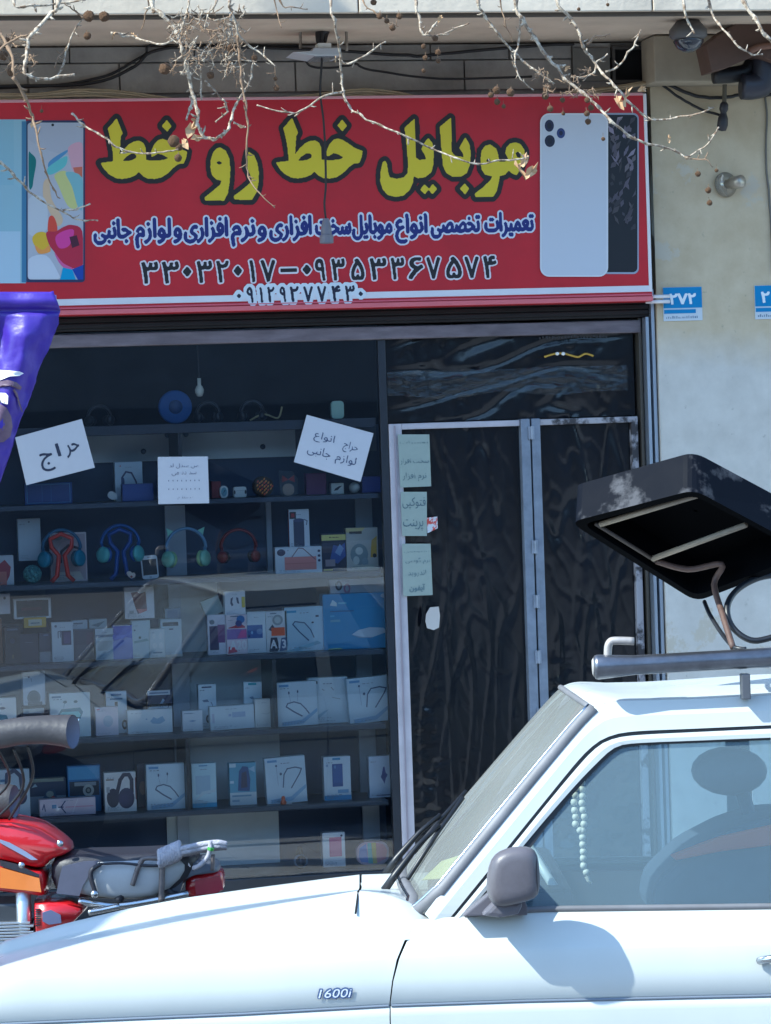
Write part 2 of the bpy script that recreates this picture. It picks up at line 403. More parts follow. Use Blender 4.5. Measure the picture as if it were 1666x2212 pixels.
# square dark vent opening: four bars around a black plate painted as the hole's shade
hx0, hx1 = xat(1320, 140, BEY), xat(1404, 140, BEY); hz0, hz1 = on_y(1360, 180, BEY).z, on_y(1360, 102, BEY).z
vo = MB().box(hx0, hx1, BEY - .03, BEY + .018, hz0, hz0 + .012).box(hx0, hx1, BEY - .03, BEY + .018, hz1 - .012, hz1).box(hx0, hx0 + .012, BEY - .03, BEY + .018, hz0 + .012, hz1 - .012).box(hx1 - .012, hx1, BEY - .03, BEY + .018, hz0 + .012, hz1 - .012)
vo.build('vent_frame', M('vent frame', (70, 66, 62), .6), beam)
box('vent_shade_plate', hx0 + .012, hx1 - .012, BEY + .01, BEY + .017, hz0 + .012, hz1 - .012, M('vent shade black', (10, 10, 11), .9), beam)
# beam over the pier on the right
rb = box('pier_beam', xat(1413, 120, -.3), XR + 4, -.3, WALLY - .003, on_y(1500, 176, -.3).z, SOFZ - .002, M('pier beam plaster', (172, 160, 140), .85, var=.35, vscale=3, bump=.2, bscale=20), bld, bevel=.006)
# dark jamb strip between sign and pier
box('jamb_strip', xat(1409, 400, -.06), XR - .003, -.055, .05, PAVEZ, zb0 - .002, M('jamb', (64, 58, 54), .7, var=.4, vscale=5), bld)
# brackets of the sign on the jamb
# ================================================================== shutter
m_shut = M('shutter header steel', (44, 40, 40), .45, metal=.5, var=.4, vscale=6)
zs0, zs1 = on_y(833, 700, -.02).z, on_y(833, 640, -.02).z
DX0 = xat(837, 900, .0); DXR = xat(1404, 900, 0)
shut = MB().box(XL, DXR, -.05, .12, zs0, zs1 + .25).build('shutter_box', m_shut, bld, bevel=.006)
zl = on_y(833, 690, -.05).z
for k in range(3):
    MB().box(XL, DXR, -.062, -.052, zs0 + .012 + k*.024, zs0 + .032 + k*.024).build('shutter_slat', m_shut, shut, bevel=.003)
zb_ = on_y(833, 733, -.03).z; zt_ = on_y(833, 703, -.03).z
bb = MB().box(XL, xat(1385, 730, -.03), -.035, .01, zb_, zt_ - .004).build('shutter_bottom_bar', M('shutter bar', (132, 122, 128), .5, metal=.4, var=.45, vscale=7, stretch=(1, 1, 5), rvar=.15), bld, bevel=.006)
def bar_letters():
    mb = MB(); x0 = xat(1165, 728, -.037); x1 = xat(1315, 728, -.037); n = 22
    for i in range(n):
        a = x0 + (x1 - x0)*i/n; z = on_y(1240, 728, -.037).z + random.uniform(-.003, .003); w = (x1 - x0)/n
        mb.box(a, a + w*random.uniform(.4, .8), -.0375, -.0355, z - .004, z + random.uniform(.002, .007))
    return mb.build('stamped_lettering', M('stamp ink', (40, 36, 38), .6), bb)
bar_letters()
m_alu = M('aluminium guide', (176, 184, 196), .38, metal=.75, var=.25, vscale=8, stretch=(1, 1, .2), rvar=.1)
gx0, gx1 = xat(1402, 1000, -.07), xat(1422, 1000, -.07)
gd = MB().box(gx0, gx0 + .014, -.085, .0, PAVEZ, zs0).box(gx0 + .026, gx1, -.085, .0, PAVEZ, zs1).box(gx0 + .014, gx0 + .026, -.04, .0, PAVEZ, zs0).build('shutter_guide', m_alu, bld, bevel=.0025)
m_frame_br = M('brown door post', (92, 86, 78), .5, metal=.3, var=.3, vscale=6, stretch=(1, 1, .2))
box('door_post', xat(1384, 1000, .0), gx0 - .003, -.03, .07, PAVEZ, zs0 - .002, m_frame_br, bld, bevel=.004)

# ================================================================== door (two leaves under a dark transom)
m_white = M('lilac white door steel', (192, 186, 192), .5, var=.22, vscale=9, bump=.05, bscale=60, rvar=.15)
m_grey = M('grey hinge steel', (142, 150, 164), .55, metal=.3, var=.35, vscale=14, bump=.1, bscale=120)
m_film = M('dark plastic film', (16, 19, 27), .17, var=.5, vscale=3, stretch=(3, 1, .6), rvar=.08, spec=.6)
DY = .0
zdt = on_y(1000, 911, DY).z; zdi = on_y(1000, 924, DY).z
def film(name, x0, x1, y, z0, z1, amp, seed, parent, nx=60, nz=150, mat=None, st=(6, 2.2)):
    rows = []
    for i in range(nz + 1):
        z = z0 + (z1 - z0)*i/nz; r = []
        for k in range(nx + 1):
            x = x0 + (x1 - x0)*k/nx; e = min(1, 8*min(k/nx, 1 - k/nx))
            q = Vector((x*st[0] + .35*math.sin(z*2 + seed), z*st[1] - x*1.2, seed)); d = .55*mnoise.noise(q) - 1.1*max(0, .16 - abs(mnoise.noise(q*1.7 + Vector((3, 0, 0)))))*4
            d -= .5*max(0, .12 - abs(mnoise.noise(Vector((x*13 + z*3, z*6, seed + 5)))))*5 + .06*mnoise.noise(Vector((x*40, z*30, seed)))
            cr = max(0, 1 - (x - x0)/.16)*max(0, min(1, (1.25 - z)/.3)) + (.5 if seed > 5 else 0)*max(0, min(1, (1.1 - z)/.4))
            d += cr*1.6*mnoise.fractal(Vector((x*16, z*34, seed)), 1., 2., 3)
            r.append((x, y - amp*e*d, z))
        rows.append(r)
    return MB().grid(rows).build(name, mat or m_film, parent, smooth=True, fix=False)
xl0, xl1 = xat(838, 920, DY), xat(1121, 920, DY)
xh0, xh1 = xat(1122, 920, DY), xat(1164, 920, DY)
xr0, xr1 = xat(1164, 920, DY), xat(1376, 920, DY)
xst = xat(866, 920, DY)
door = empty('door', (xl0, 0, PAVEZ)); door.parent = bld; door['label'] = 'two-leaf door with dark wrinkled plastic film and pale steel frame'
def child(o, p):
    o.parent = p; o.matrix_parent_inverse = Matrix.Translation(-p.location); return o
ds = MB().box(xl0, xst, -.02, .03, PAVEZ + .03, zdt).box(xst, xl1, -.019, .029, zdi, zdt).box(xst, xl1, -.018, .028, PAVEZ + .03, PAVEZ + .12)
child(ds.build('door_frame', m_white, None, bevel=.004), door)
lip = MB().box(xl0 + .022, xl0 + .028, -.026, -.0205, PAVEZ + .03, zdt - .008)
child(lip.build('frame_bead', M('bead', (150, 140, 148), .5), None), door)
child(MB().box(xr0, xr1, -.02, .03, zdi, zdt).box(xr1 - .03, xr1, -.019, .029, PAVEZ + .03, zdi).box(xr0, xr1 - .03, -.018, .028, PAVEZ + .03, PAVEZ + .12).build('door_frame', M('right leaf steel', (170, 166, 170), .5, var=.4, vscale=10, col2=(60, 56, 58), thr=(.42, .5)), None, bevel=.004), door)
xm = (xh0 + xh1)/2
child(MB().box(xh0, xm - .003, -.03, .02, PAVEZ + .03, zdt + .004).build('hinge_stile', m_grey, None, bevel=.004), door)
child(MB().box(xm + .004, xh1, -.028, .02, PAVEZ + .03, zdt + .004).build('hinge_stile', m_grey, None, bevel=.004), door)
child(box('stile_gap', xm - .004, xm + .005, -.005, .015, PAVEZ + .03, zdt, M('gap', (14, 14, 16), .9)), door)
for v in (935, 1182, 1300, 1420, 1545, 1680):
    p = on_y(1143, v, -.035); w = .013
    h = MB().box(xm - w, xm + w, -.04, -.031, p.z - .028, p.z + .028).tube([(xm, -.042, p.z - .028), (xm, -.042, p.z + .028)], .005, 8).build('hinge', M('hinge plate', (170, 176, 188), .45, metal=.4, var=.3, vscale=20), None); child(h, door)
child(film('film', xst + .001, xh0 - .001, .012, PAVEZ + .12, zdi - .001, .006, 1.3, None, st=(9, 1.1)), door)
child(film('film', xh1 + .001, xr1 - .031, .012, PAVEZ + .12, zdi - .001, .006, 7.7, None, st=(9, 1.1)), door)
# transom above the door: dark glass with a strip of crumpled film
ztr = zs0 - .004
child(film('transom_film', xl0, xr1, .02, zdt + .005, ztr, .007, 3.1, None, 90, 40, st=(1.5, 6)), door)
cz0, cz1 = on_y(1100, 852, -.02).z, on_y(1100, 795, -.02).z
def crumple():
    rows = []
    for i in range(25):
        r = []
        for k in range(121):
            t = k/120; s = i/24; x = xl0 + (xr1 - .04 - xl0)*t
            z = cz0 + (cz1 - cz0)*s + .02*mnoise.noise(Vector((x*4, s*2, 9)))
            d = mnoise.fractal(Vector((x*9, z*22, 4)), 1., 2., 4); r.append((x, -.012 - .022*abs(d), z))
        rows.append(r)
    return MB().grid(rows).build('tape_strip', glass('clear packing film', (.9, .93, .96), 1.4, .1, dirt_haze=.05), None, smooth=True, fix=False)
child(crumple(), door)

gpts = [on_y(u, v, -.03) for u, v in ((1176, 771), (1195, 765), (1215, 763), (1235, 768), (1250, 771), (1265, 764), (1282, 769))]
go = MB().tube(smooth_line(gpts, 4), .005, 6).build('gold_ornament', M('gold ornament', (196, 160, 70), .3, metal=.6), None, smooth=True); tag(go, 'thin gold ornament with white beads above the door', 'ornament')
for u in (1204, 1217): q = on_y(u, 764, -.036); MB().lathe([(0, -.008), (.007, -.005), (.009, 0), (.007, .005), (0, .008)], q, (0, 0, 1), 10).build('bead', M('white bead', (236, 236, 230), .3), go, smooth=True)
# ================================================================== display window
win = empty('display_window', (0, 0, PAVEZ)); win.parent = bld; win['label'] = 'large reflecting shop window pane'
WX0, WX1 = XL, xat(833, 1000, 0)
m_glass = glass('window glass', (.98, .99, 1.), 1.62, .0, 1., dirt_haze=.008, dirt_haze_col=(120, 160, 210))
SILL = on_y(430, 1903, 0).z
child(MB().box(WX0, WX1 - .02, -.003, .003, SILL, zs0 - .003).build('pane', m_glass, None), win)
m_fr = M('dark window frame', (56, 60, 68), .4, metal=.5, var=.3)
child(MB().box(WX0, WX1, -.02, .03, PAVEZ, SILL).build('window_sill', m_fr, None, bevel=.004), win)
child(MB().box(WX1 - .02, xl0 - .002, -.015, .03, SILL, zs0 - .003).build('window_post', m_fr, None, bevel=.003), win)
# room behind
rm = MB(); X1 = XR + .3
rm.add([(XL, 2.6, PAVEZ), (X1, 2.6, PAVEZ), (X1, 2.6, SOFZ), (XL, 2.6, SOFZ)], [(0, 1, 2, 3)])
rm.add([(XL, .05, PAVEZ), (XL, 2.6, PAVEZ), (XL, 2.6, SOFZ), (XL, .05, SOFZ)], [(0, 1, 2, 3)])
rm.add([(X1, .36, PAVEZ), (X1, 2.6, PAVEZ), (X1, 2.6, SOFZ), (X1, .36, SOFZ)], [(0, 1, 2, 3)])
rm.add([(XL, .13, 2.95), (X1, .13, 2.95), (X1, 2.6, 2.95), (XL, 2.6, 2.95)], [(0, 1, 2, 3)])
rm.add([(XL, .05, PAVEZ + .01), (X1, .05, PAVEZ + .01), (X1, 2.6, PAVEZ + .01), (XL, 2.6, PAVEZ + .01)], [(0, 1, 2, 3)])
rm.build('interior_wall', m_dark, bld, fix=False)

# ================================================================== building across the street (behind the camera, mirrored in the window)
ob = empty('opposite_building', (-4, -36, 0), 0, 'long grey rendered building across the street, seen mirrored in the shop window', 'building')
MB().box(-45, 45, -6, 0, 0, 9).build('wall', M('pale render', (118, 124, 136), .9, var=.3, vscale=2, bump=.3, bscale=20), ob)
wo = MB().box(-.8, .8, 0, .06, 0, 1.5).mesh('window'); wo.materials.append(M('dark opposite glass', (40, 48, 60), .1))
for i in range(22):
    for j in range(2): o = link('window', wo, None, ob); o.location = (-42 + i*4, .003, 4 + j*2.6)
for i in range(11):
    o = MB().box(-3.4 + i*8 - 40, 3.4 + i*8 - 40, .002, .08, .2, 2.7).build('shutter', M('opposite shutter %d' % (i % 3), [(70, 78, 92), (90, 84, 78), (60, 70, 84)][i % 3], .5, metal=.3), ob)
# ================================================================== shop sign
SY = -.18
def sp(u, v, y=SY): p = on_y(u, v, y); return (p.x, p.z)
sx0 = -2.6; sx1 = sp(1403, 430)[0]
sz1 = sp(700, 210)[1]; sz0 = sp(700, 668)[1]
sign = empty('shop_sign', (0, 0, 0), 0, 'red banner sign with yellow Persian title and phone pictures', 'sign')
m_red = M('red banner vinyl', (190, 22, 38), .42, var=.22, vscale=3.5, bump=.25, bscale=2.2, rvar=.1)
m_wht = M('sign white trim', (226, 222, 224), .4)
MB().box(sx0, sx1, SY, SY + .11, sz0, sz1).build('panel', m_red, sign, bevel=.004)
LAY = [0]
def lay():
    LAY[0] += 1; return SY - .0012 - .00008*LAY[0]
INK = print_mat()
def art_part(name, items, parent=sign, start=0):
    """flat print on the sign. items: ('r',u0,v0,u1,v1,col) | ('p',pts,col) | ('e',cu,cv,ru,rv,col) | ('rr',u0,v0,u1,v1,rad,col)"""
    mb = MB(); LAY[0] = start
    for it in items:
        y = lay(); k = it[0]
        if k == 'r':
            u0, v0, u1, v1, c = it[1:]; pts = [(u0, v0), (u1, v0), (u1, v1), (u0, v1)]
        elif k == 'p':
            pts, c = it[1:]
            if len(pts) > 4 and start == 0 and 'colourful' in name:
                q = [Vector((*a, 0)) for a in pts]; pts = [(a.x, a.y) for a in smooth_line([q[-1]] + q + [q[0], q[1]], 4)[4:-4]][:-1]; pts = [(min(179.5, max(60.5, a)), min(603.5, max(266, b))) for a, b in pts]
        elif k == 'e':
            cu, cv, ru, rv, c = it[1:]; pts = [(cu + ru*math.cos(a*math.pi/14), cv + rv*math.sin(a*math.pi/14)) for a in range(28)]
        elif k == 'rr':
            u0, v0, u1, v1, rd, c = it[1:]; pts = []
            for cx, cy, a0 in ((u1 - rd, v0 + rd, -90), (u1 - rd, v1 - rd, 0), (u0 + rd, v1 - rd, 90), (u0 + rd, v0 + rd, 180)):
                pts += [(cx + rd*math.cos(rad(a0 + t*15)), cy + rd*math.sin(rad(a0 + t*15))) for t in range(7)]
        P = [sp(*q) for q in pts]; mb.add([(x, y, z) for x, z in P], [tuple(range(len(P)))], col=rgb(c))
    return mb.build(name, INK, parent, fix=True)
def slant(u0, u1, vl, vr, hgt, c): return ('p', [(u0, vl), (u1, vr), (u1, vr + hgt), (u0, vl + hgt)], c)
# strips along the bottom and right edge (real trim, a few mm thick)
def strip(name, va, vb, col, y0, y1, u=700, x1=sx1, rough=.4):
    a, b = sorted((sp(u, va)[1], sp(u, vb)[1])); return MB().box(sx0, x1, y0, y1, a, b).build(name, M(name + ' vinyl', col, rough, var=.1), sign, bevel=.002)
strip('white_stripe', 633, 647, (222, 220, 226), SY - .0035, SY + .01)
strip('pink_stripe', 651, 655, (214, 96, 112), SY - .005, SY + .01)
strip('rolled_edge', 657, 667, (214, 108, 116), SY - .012, SY + .02)
MB().box(sx1 - .014, sx1, SY - .004, SY + .108, sp(700, 647)[1] + .002, sz1).build('edge_trim', m_wht, sign, bevel=.002)
MB().box(sx0, sx1 - .015, SY - .004, SY + .108, sz1 - .008, sz1 + .004).build('edge_trim', M('top trim', (205, 150, 155), .4), sign, bevel=.002)
for dz in (0, .022):
    MB().tube([(sx1 - .02, SY + .03, sp(1405, 640)[1] - dz), (sx1 + .09, SY + .05, sp(1405, 640)[1] - dz)], .008, 8).build('bracket', m_wht, sign, smooth=True)
# --- pictures of phones
feath = []
rr = random.Random(3)
art_part('blue_phone_picture', [('r', -140, 258, 56, 612, (150, 186, 202)), ('r', -140, 258, 30, 400, (142, 182, 200)), ('r', -140, 500, 44, 612, (176, 200, 218)), ('r', 47, 262, 57, 610, (70, 122, 160))])
art_part('colourful_phone_picture', [
    ('rr', 54, 260, 184, 610, 8, (40, 44, 82)), ('rr', 60, 265, 180, 604, 7, (178, 182, 194)),
    ('p', [(60, 268), (178, 268), (178, 330), (120, 330), (60, 300)], (172, 176, 190)),
    ('p', [(62, 333), (68, 332), (77, 342), (78, 356), (73, 385), (70, 404), (63, 404)], (26, 112, 112)),
    ('p', [(106, 350), (125, 335), (150, 322), (140, 334), (118, 352), (105, 362)], (86, 140, 186)),
    ('p', [(104, 362), (140, 338), (146, 345), (138, 362), (108, 378)], (110, 186, 190)),
    ('p', [(148, 318), (178, 310), (178, 372), (160, 372), (152, 350)], (206, 160, 176)),
    ('p', [(158, 362), (178, 360), (178, 384), (164, 382)], (196, 104, 80)),
    ('p', [(118, 378), (146, 372), (168, 430), (164, 450), (146, 444), (126, 400)], (198, 200, 130)),
    ('p', [(142, 372), (178, 384), (178, 450), (168, 446), (156, 404)], (130, 180, 190)),
    ('p', [(94, 395), (106, 388), (112, 430), (136, 472), (124, 488), (104, 452), (94, 430)], (206, 180, 150)),
    ('p', [(62, 430), (96, 428), (104, 470), (98, 500), (62, 505)], (190, 196, 206)),
    ('p', [(106, 470), (116, 468), (124, 490), (120, 512), (104, 502)], (206, 70, 50)),
    ('p', [(70, 514), (82, 502), (100, 504), (106, 530), (92, 542), (76, 532)], (214, 176, 40)),
    ('p', [(76, 530), (92, 540), (106, 530), (108, 544), (84, 548)], (226, 150, 70)),
    ('p', [(100, 502), (120, 500), (138, 490), (156, 486), (178, 500), (180, 570), (160, 580), (136, 568), (118, 545), (106, 528)], (176, 28, 62)),
    ('p', [(120, 512), (140, 498), (160, 498), (150, 530), (128, 536)], (206, 60, 150)),
    ('p', [(150, 512), (166, 508), (172, 530), (156, 536)], (70, 14, 44)),
    ('p', [(118, 546), (136, 568), (158, 580), (146, 584), (128, 568)], (200, 90, 150)),
    ('p', [(130, 604), (136, 578), (156, 582), (164, 604)], (40, 150, 200)),
    ('p', [(156, 582), (180, 572), (180, 604), (168, 604)], (20, 60, 160)),
    ('p', [(62, 560), (100, 552), (126, 590), (124, 603), (62, 602)], (200, 206, 218)),
    ('e', 114, 270, 3, 3, (20, 20, 26))])
ph = [('rr', 1300, 244, 1380, 592, 12, (150, 158, 176)), ('rr', 1304, 248, 1377, 588, 10, (16, 16, 24))]
for i in range(60):
    u = rr.uniform(1314, 1370); v = rr.uniform(262, 500); L = rr.uniform(10, 34); a = rr.uniform(-1.9, -1.2) + (0.5 if i % 3 else -.4); w = rr.uniform(2, 6)
    t = (540 - v)/280; g = int(50 + 120*rr.random()*t); dx, dy = math.cos(a), math.sin(a)
    q = [(u, v), (u + dx*L*.5 - dy*w, v + dy*L*.5 + dx*w), (u + dx*L, v + dy*L), (u + dx*L*.5 + dy*w, v + dy*L*.5 - dx*w)]
    q = [(min(1373, max(1313, x)), min(580, max(252, y))) for x, y in q]
    ph.append(('p', q, (g, int(g*.92), int(g*1.05) if i % 4 else int(g*.98))))
art_part('black_phone_picture', ph)
art_part('white_phone_picture', [('rr', 1166, 245, 1313, 598, 20, (214, 214, 220)), ('rr', 1169, 248, 1310, 595, 18, (196, 200, 210)),
    ('e', 1186, 272, 10, 13, (30, 34, 66)), ('e', 1186, 272, 5, 7, (16, 18, 40)), ('e', 1187, 305, 11, 13, (24, 26, 52)), ('e', 1187, 305, 5, 7, (12, 14, 34)), ('e', 1211, 288, 9, 11, (44, 58, 112)), ('e', 1211, 288, 4, 5, (20, 26, 60)),
    ('e', 1217, 248, 3, 2, (70, 60, 60))], start=70)
# --- title (outlines read off the photograph, smoothed)
def R2(x, y): return (199.6 + x*.23437, 234.3 + y*.23437)
def R3(x, y): return (572.7 + x*.17708, 234.3 + y*.17708)
def R4(x, y): return (798.3 + x*.21874, 234.3 + y*.21874)
kh = [[(330,115),(365,200),(405,300),(380,335),(375,420),(365,560),(420,490),(480,430),(550,395),(610,390),(660,420),(685,480),(688,560),(690,625),(800,632),(900,622),(960,600),(890,560),(835,545),(780,580),(755,585),(750,550),(755,500),(790,430),(840,380),(890,365),(950,385),(1020,430),(1090,480),(1190,520),(1180,590),(1150,665),(1080,675),(1020,720),(950,790),(870,840),(790,855),(710,850),(650,820),(600,770),(560,810),(490,840),(400,855),(320,845),(240,800),(180,740),(130,660),(200,650),(285,640),(280,520),(260,400),(240,310),(220,240)],
      [(400,635),(450,638),(520,625),(565,600),(570,570),(545,545),(500,550),(440,590)],
      [(940,135),(1000,210),(945,280),(880,210)]]
waw = [[(1180,360),(1230,390),(1262,460),(1272,560),(1265,680),(1250,780),(1215,850),(1040,848),(1035,820),(1110,760),(1180,700),(1190,665),(1140,655),(1100,610),(1088,540),(1092,470),(1115,400),(1150,365)], [(1140,500),(1170,520),(1198,505),(1170,482)],
       [(1440,400),(1490,430),(1520,500),(1535,590),(1530,700),(1510,780),(1470,845),(1310,840),(1300,810),(1380,750),(1450,690),(1470,660),(1450,600),(1425,560),(1415,520),(1425,460)]]
mob = [[(445,100),(450,200),(455,480),(490,510),(560,500),(545,460),(510,400),(540,340),(580,290),(620,340),(635,420),(630,560),(610,630),(550,680),(480,690),(435,670),(430,730),(400,800),(340,860),(260,875),(180,855),(130,800),(105,720),(110,620),(130,530),(155,515),(175,550),(180,620),(200,680),(270,695),(340,680),(375,640),(380,560),(370,400),(355,270),(345,190)],
       [(545,750),(588,795),(545,850),(500,800)], [(625,745),(668,795),(620,850),(582,800)],
       [(805,90),(812,430),(850,470),(930,480),(920,440),(885,390),(945,285),(985,350),(1000,440),(990,560),(960,640),(900,675),(820,675),(760,640),(725,570),(710,400),(700,270),(695,180)],
       [(938,740),(985,790),(945,850),(890,795)],
       [(1190,355),(1250,395),(1272,460),(1280,530),(1340,525),(1370,500),(1340,440),(1350,390),(1390,345),(1440,335),(1490,350),(1530,410),(1535,480),(1500,560),(1480,620),(1450,660),(1400,640),(1375,610),(1340,655),(1285,670),(1275,740),(1255,820),(1220,875),(1045,875),(1040,840),(1120,780),(1200,700),(1210,670),(1140,655),(1105,600),(1095,510),(1105,420),(1140,370)],
       [(1150,510),(1160,530),(1195,515),(1180,490)], [(1440,440),(1455,480),(1490,490),(1490,450),(1465,425)]]
def area(q): return sum(a[0]*b[1] - b[0]*a[1] for a, b in zip(q, q[1:] + q[:1]))
def orient(word, holes):
    out = []
    for i, q in enumerate(word):
        s = area(q); want = -1 if i in holes else 1
        out.append(q if s*want > 0 else q[::-1])
    return out
title = [[R3(*p) for p in q] for q in orient(kh, {1})] + [[(R3(*p)[0] - 379, R3(*p)[1] + 1) for p in q] for q in orient(kh, {1})]
title += [[R2(*p) for p in q] for q in orient(waw, {1})] + [[R4(*p) for p in q] for q in orient(mob, {6, 7})]
title = [[sp(*p) for p in q] for q in title]
def letters(name, polys, h, layers, parent=sign):
    """layers: (grow, colour) from back to front"""
    mb = MB(); LAY[0] = 40 if 'second' in name else 0
    for grow, c in layers:
        LAY[0] += 6; y = lay(); letter_mesh(mb, polys, lambda x, z, y=y: (x, y, z), h, grow, rgb(c))
    return mb.build(name, INK, parent, fix=False)
letters('title_lettering', title, .0025, [(.021, (30, 20, 16)), (0, (214, 194, 36))])
# --- the line of services: each word fitted into its own place in the line
words = [('تعمیرات', 1048, 1152), ('تخصصی', 932, 1036), ('انواع', 855, 922), ('موبایل', 762, 846), ('سخت', 682, 757), ('افزاری', 583, 672), ('و', 557, 574), ('نرم', 500, 550), ('افزاری', 398, 491), ('و', 375, 391), ('لوازم', 293, 368), ('جانبی', 203, 282)]
allp = []
yref = {}
for w, u0, u1 in words:
    P = tp(w); a, b, c, d = bbox2(P); x0, x1 = sp(u0, 490)[0], sp(u1, 490)[0]
    zc = sp((u0 + u1)/2, 503 - (u0 + u1 - 1400)*.009)[1]; zs = .118
    allp += [[(x0 + (p[0] - a)*(x1 - x0)/(c - a), zc + (p[1] - .05)*zs*.92) for p in q] for q in P]
letters('services_lettering', allp, .0022, [(.0115, (214, 216, 228)), (.0048, (24, 34, 112))])
# --- phone numbers, digit by digit
DIG = {'0': [[(.5, .3), (.72, .52), (.5, .74), (.28, .52)]]}
def digits(spec, h):
    out = []
    for ch, u0, v0, u1, v1 in spec:
        if ch == '-': P = [[(0, .45), (1, .45), (1, .6), (0, .6)]]
        elif ch == '0': P = [[(.5, 0), (1, .5), (.5, 1), (0, .5)]]
        else: P = tp('۰۱۲۳۴۵۶۷۸۹'[int(ch)])
        a = sp(u0, v1); b = sp(u1, v0); out += fit(P, a[0], a[1], b[0], b[1])
    return out
def Q7(x): return (330 + x*.5582)/1.1525
n1 = '33' + '0' + '32' + '0' + '17' + '-' + '0' + '9353367574'
e1 = [(38,118),(130,210),(222,266),(285,358),(372,432),(448,492),(520,548),(570,640),(655,738),(755,800),(812,862),(885,950),(972,1036),(1056,1135),(1150,1215),(1226,1300),(1308,1376),(1396,1470),(1478,1548),(1562,1626)]
spec = []
for ch, (a, b) in zip(n1, e1):
    sl_ = -.0175*((a + b)/2 - 830)*.4843; v0, v1 = 560 + sl_, 606 + sl_
    if ch == '0': v0, v1 = 572 + sl_, 592 + sl_
    if ch == '-': v0, v1 = 579 + sl_, 586 + sl_
    spec.append((ch, Q7(a) + 3, v0, Q7(b) - 3, v1))
letters('phone_number_lettering', digits(spec, .002), .0022, [(.0095, (222, 214, 220)), (.0038, (24, 20, 26))])
e2 = [(462,486),(508,540),(565,582),(600,634),(655,685),(700,742),(760,806),(822,866),(886,930),(946,992),(1004,1030)]
spec = []
for ch, (a, b) in zip('09129277430', e2):
    sl_ = -.0175*((a + b)/2 - 745)*.4843; v0, v1 = 619 + sl_, 652 + sl_
    if ch == '0': v0, v1 = 632 + sl_, 642 + sl_
    spec.append((ch, Q7(a) + 2, v0, Q7(b) - 2, v1))
letters('second_phone_number_lettering', digits(spec, .002), .0022, [(.017, (214, 220, 228)), (.0028, (26, 28, 52))])
# ================================================================== house number plates
def plate(u0, v0, u1, v1, txt, label, xr=1.):
    y = WALLY - .006; a = on_y(u0, v1, y); b = on_y(u1, v0, y)
    r = empty('house_number_plate', ((a.x + b.x)/2, y, a.z), 0, label, 'number plate', 'blue house number plates')
    w, h = b.x - a.x, b.z - a.z
    MB().box(-w/2, w/2, 0, .0055, 0, h).build('plate', M('plate enamel white', (206, 214, 222), .3, var=.08), r, bevel=.002)
    MB().box(-w/2 + .001, w/2 - .001, -.0015, -.0001, h*.38, h - .001).build('blue_field', M('plate enamel blue', (38, 132, 190), .3, var=.1), r)
    MB().box(-w/2 + .003, w/2 - .03, -.0015, -.0001, h*.22, h*.335).build('blue_bar', M('plate enamel blue', (38, 132, 190), .3), r)
    mb = MB(); letter_mesh(mb, fit(tp(txt), -w/2 + .03, h*.50, -w/2 + .03 + (w - .06)*xr, h*.80), lambda x, z: (x, -.0025, z), .0012, .0035, rgb(230, 234, 238)); mb.build('number_lettering', INK, r, fix=False)
    mb = MB()
    for i in range(16):
        x = -w/2 + .012 + i*(w - .03)/16; mb.box(x, x + (w - .03)/16*rr.uniform(.3, .7), -.0008, -.0002, h*.07, h*(.10 + .05*rr.random()))
    mb.build('small_lettering', M('plate small print', (110, 130, 150), .4), r)
plate(1434, 619, 1516, 694, '۲۷۲', 'blue house number plate reading 272 beside the sign')
plate(1632, 615, 1714, 690, '۲', 'blue house number plate showing a single figure, farther from the sign', .3)
# ================================================================== display cabinet
cab = empty('display_cabinet', (0, 0, PAVEZ), 0, 'dark shelved display cabinet behind the shop window', 'cabinet'); cab.location = (0, 0, 0)
m_shelf = M('dark shelf laminate', (44, 54, 72), .35, var=.2)
m_post = M('pale aluminium upright', (176, 190, 204), .5, metal=.1, var=.2, vscale=5)
m_backd = M('dark blue cabinet back', (64, 80, 108), .7, var=.25, vscale=2)
m_backl = M('pale cabinet back', (214, 228, 234), .6, var=.2, vscale=3)
CX0, CX1, CYF, CYB = -3.0, WX1 - .03, .035, .42
SHV = [914, 1079, 1249, 1420, 1583, 1750, 1897]
SZ = [on_y(430, v, CYF).z for v in SHV]
for i, z in enumerate(SZ):
    t = .022 if i else .04
    MB().box(CX0, CX1, CYF, CYB, z - t, z).build('shelf', m_shelf, cab, bevel=.002)
    if i: MB().box(CX0, CX1, CYF - .004, CYF - .0005, z - t + .002, z - .003).build('shelf_edge', M('shelf edge strip', (60, 72, 88), .35, metal=.4), cab)
MB().box(CX0, CX1, .03, CYB, PAVEZ, SZ[6] - .03).build('cabinet_base', m_shelf, cab)
def cpanel(name, u0, u1, si, y, mat, v=None, zlo=None, zhi=None, t=.006):
    a = SZ[si]; b = SZ[si - 1] - .024 if si else SZ[0] + .4
    vv = (SHV[si] + SHV[max(si - 1, 0)])/2
    x0, x1 = on_y(u0, vv, y).x, on_y(u1, vv, y).x
    z0 = a + .002 if zlo is None else a + (b - a)*zlo; z1 = b - .002 if zhi is None else a + (b - a)*zhi
    return MB().box(x0, x1, y, y + t, z0, z1).build(name, mat, cab)
BY = .38
for si in range(1, 7): cpanel('back_panel', -300, 836, si, BY + .02, m_backd)
cpanel('back_panel', 110, 640, 1, BY, m_backl, zlo=.56); cpanel('back_panel', 640, 815, 1, BY, M('mid cabinet back', (96, 110, 124), .6), zlo=.6)
cpanel('back_panel', 388, 472, 3, BY, m_backl); cpanel('back_panel', 410, 596, 4, BY, m_backl); cpanel('back_panel', 385, 606, 5, BY, m_backl); cpanel('back_panel', 362, 604, 6, BY, m_backl)
cpanel('back_panel', 0, 100, 3, BY, M('slate cabinet back', (82, 96, 112), .6))
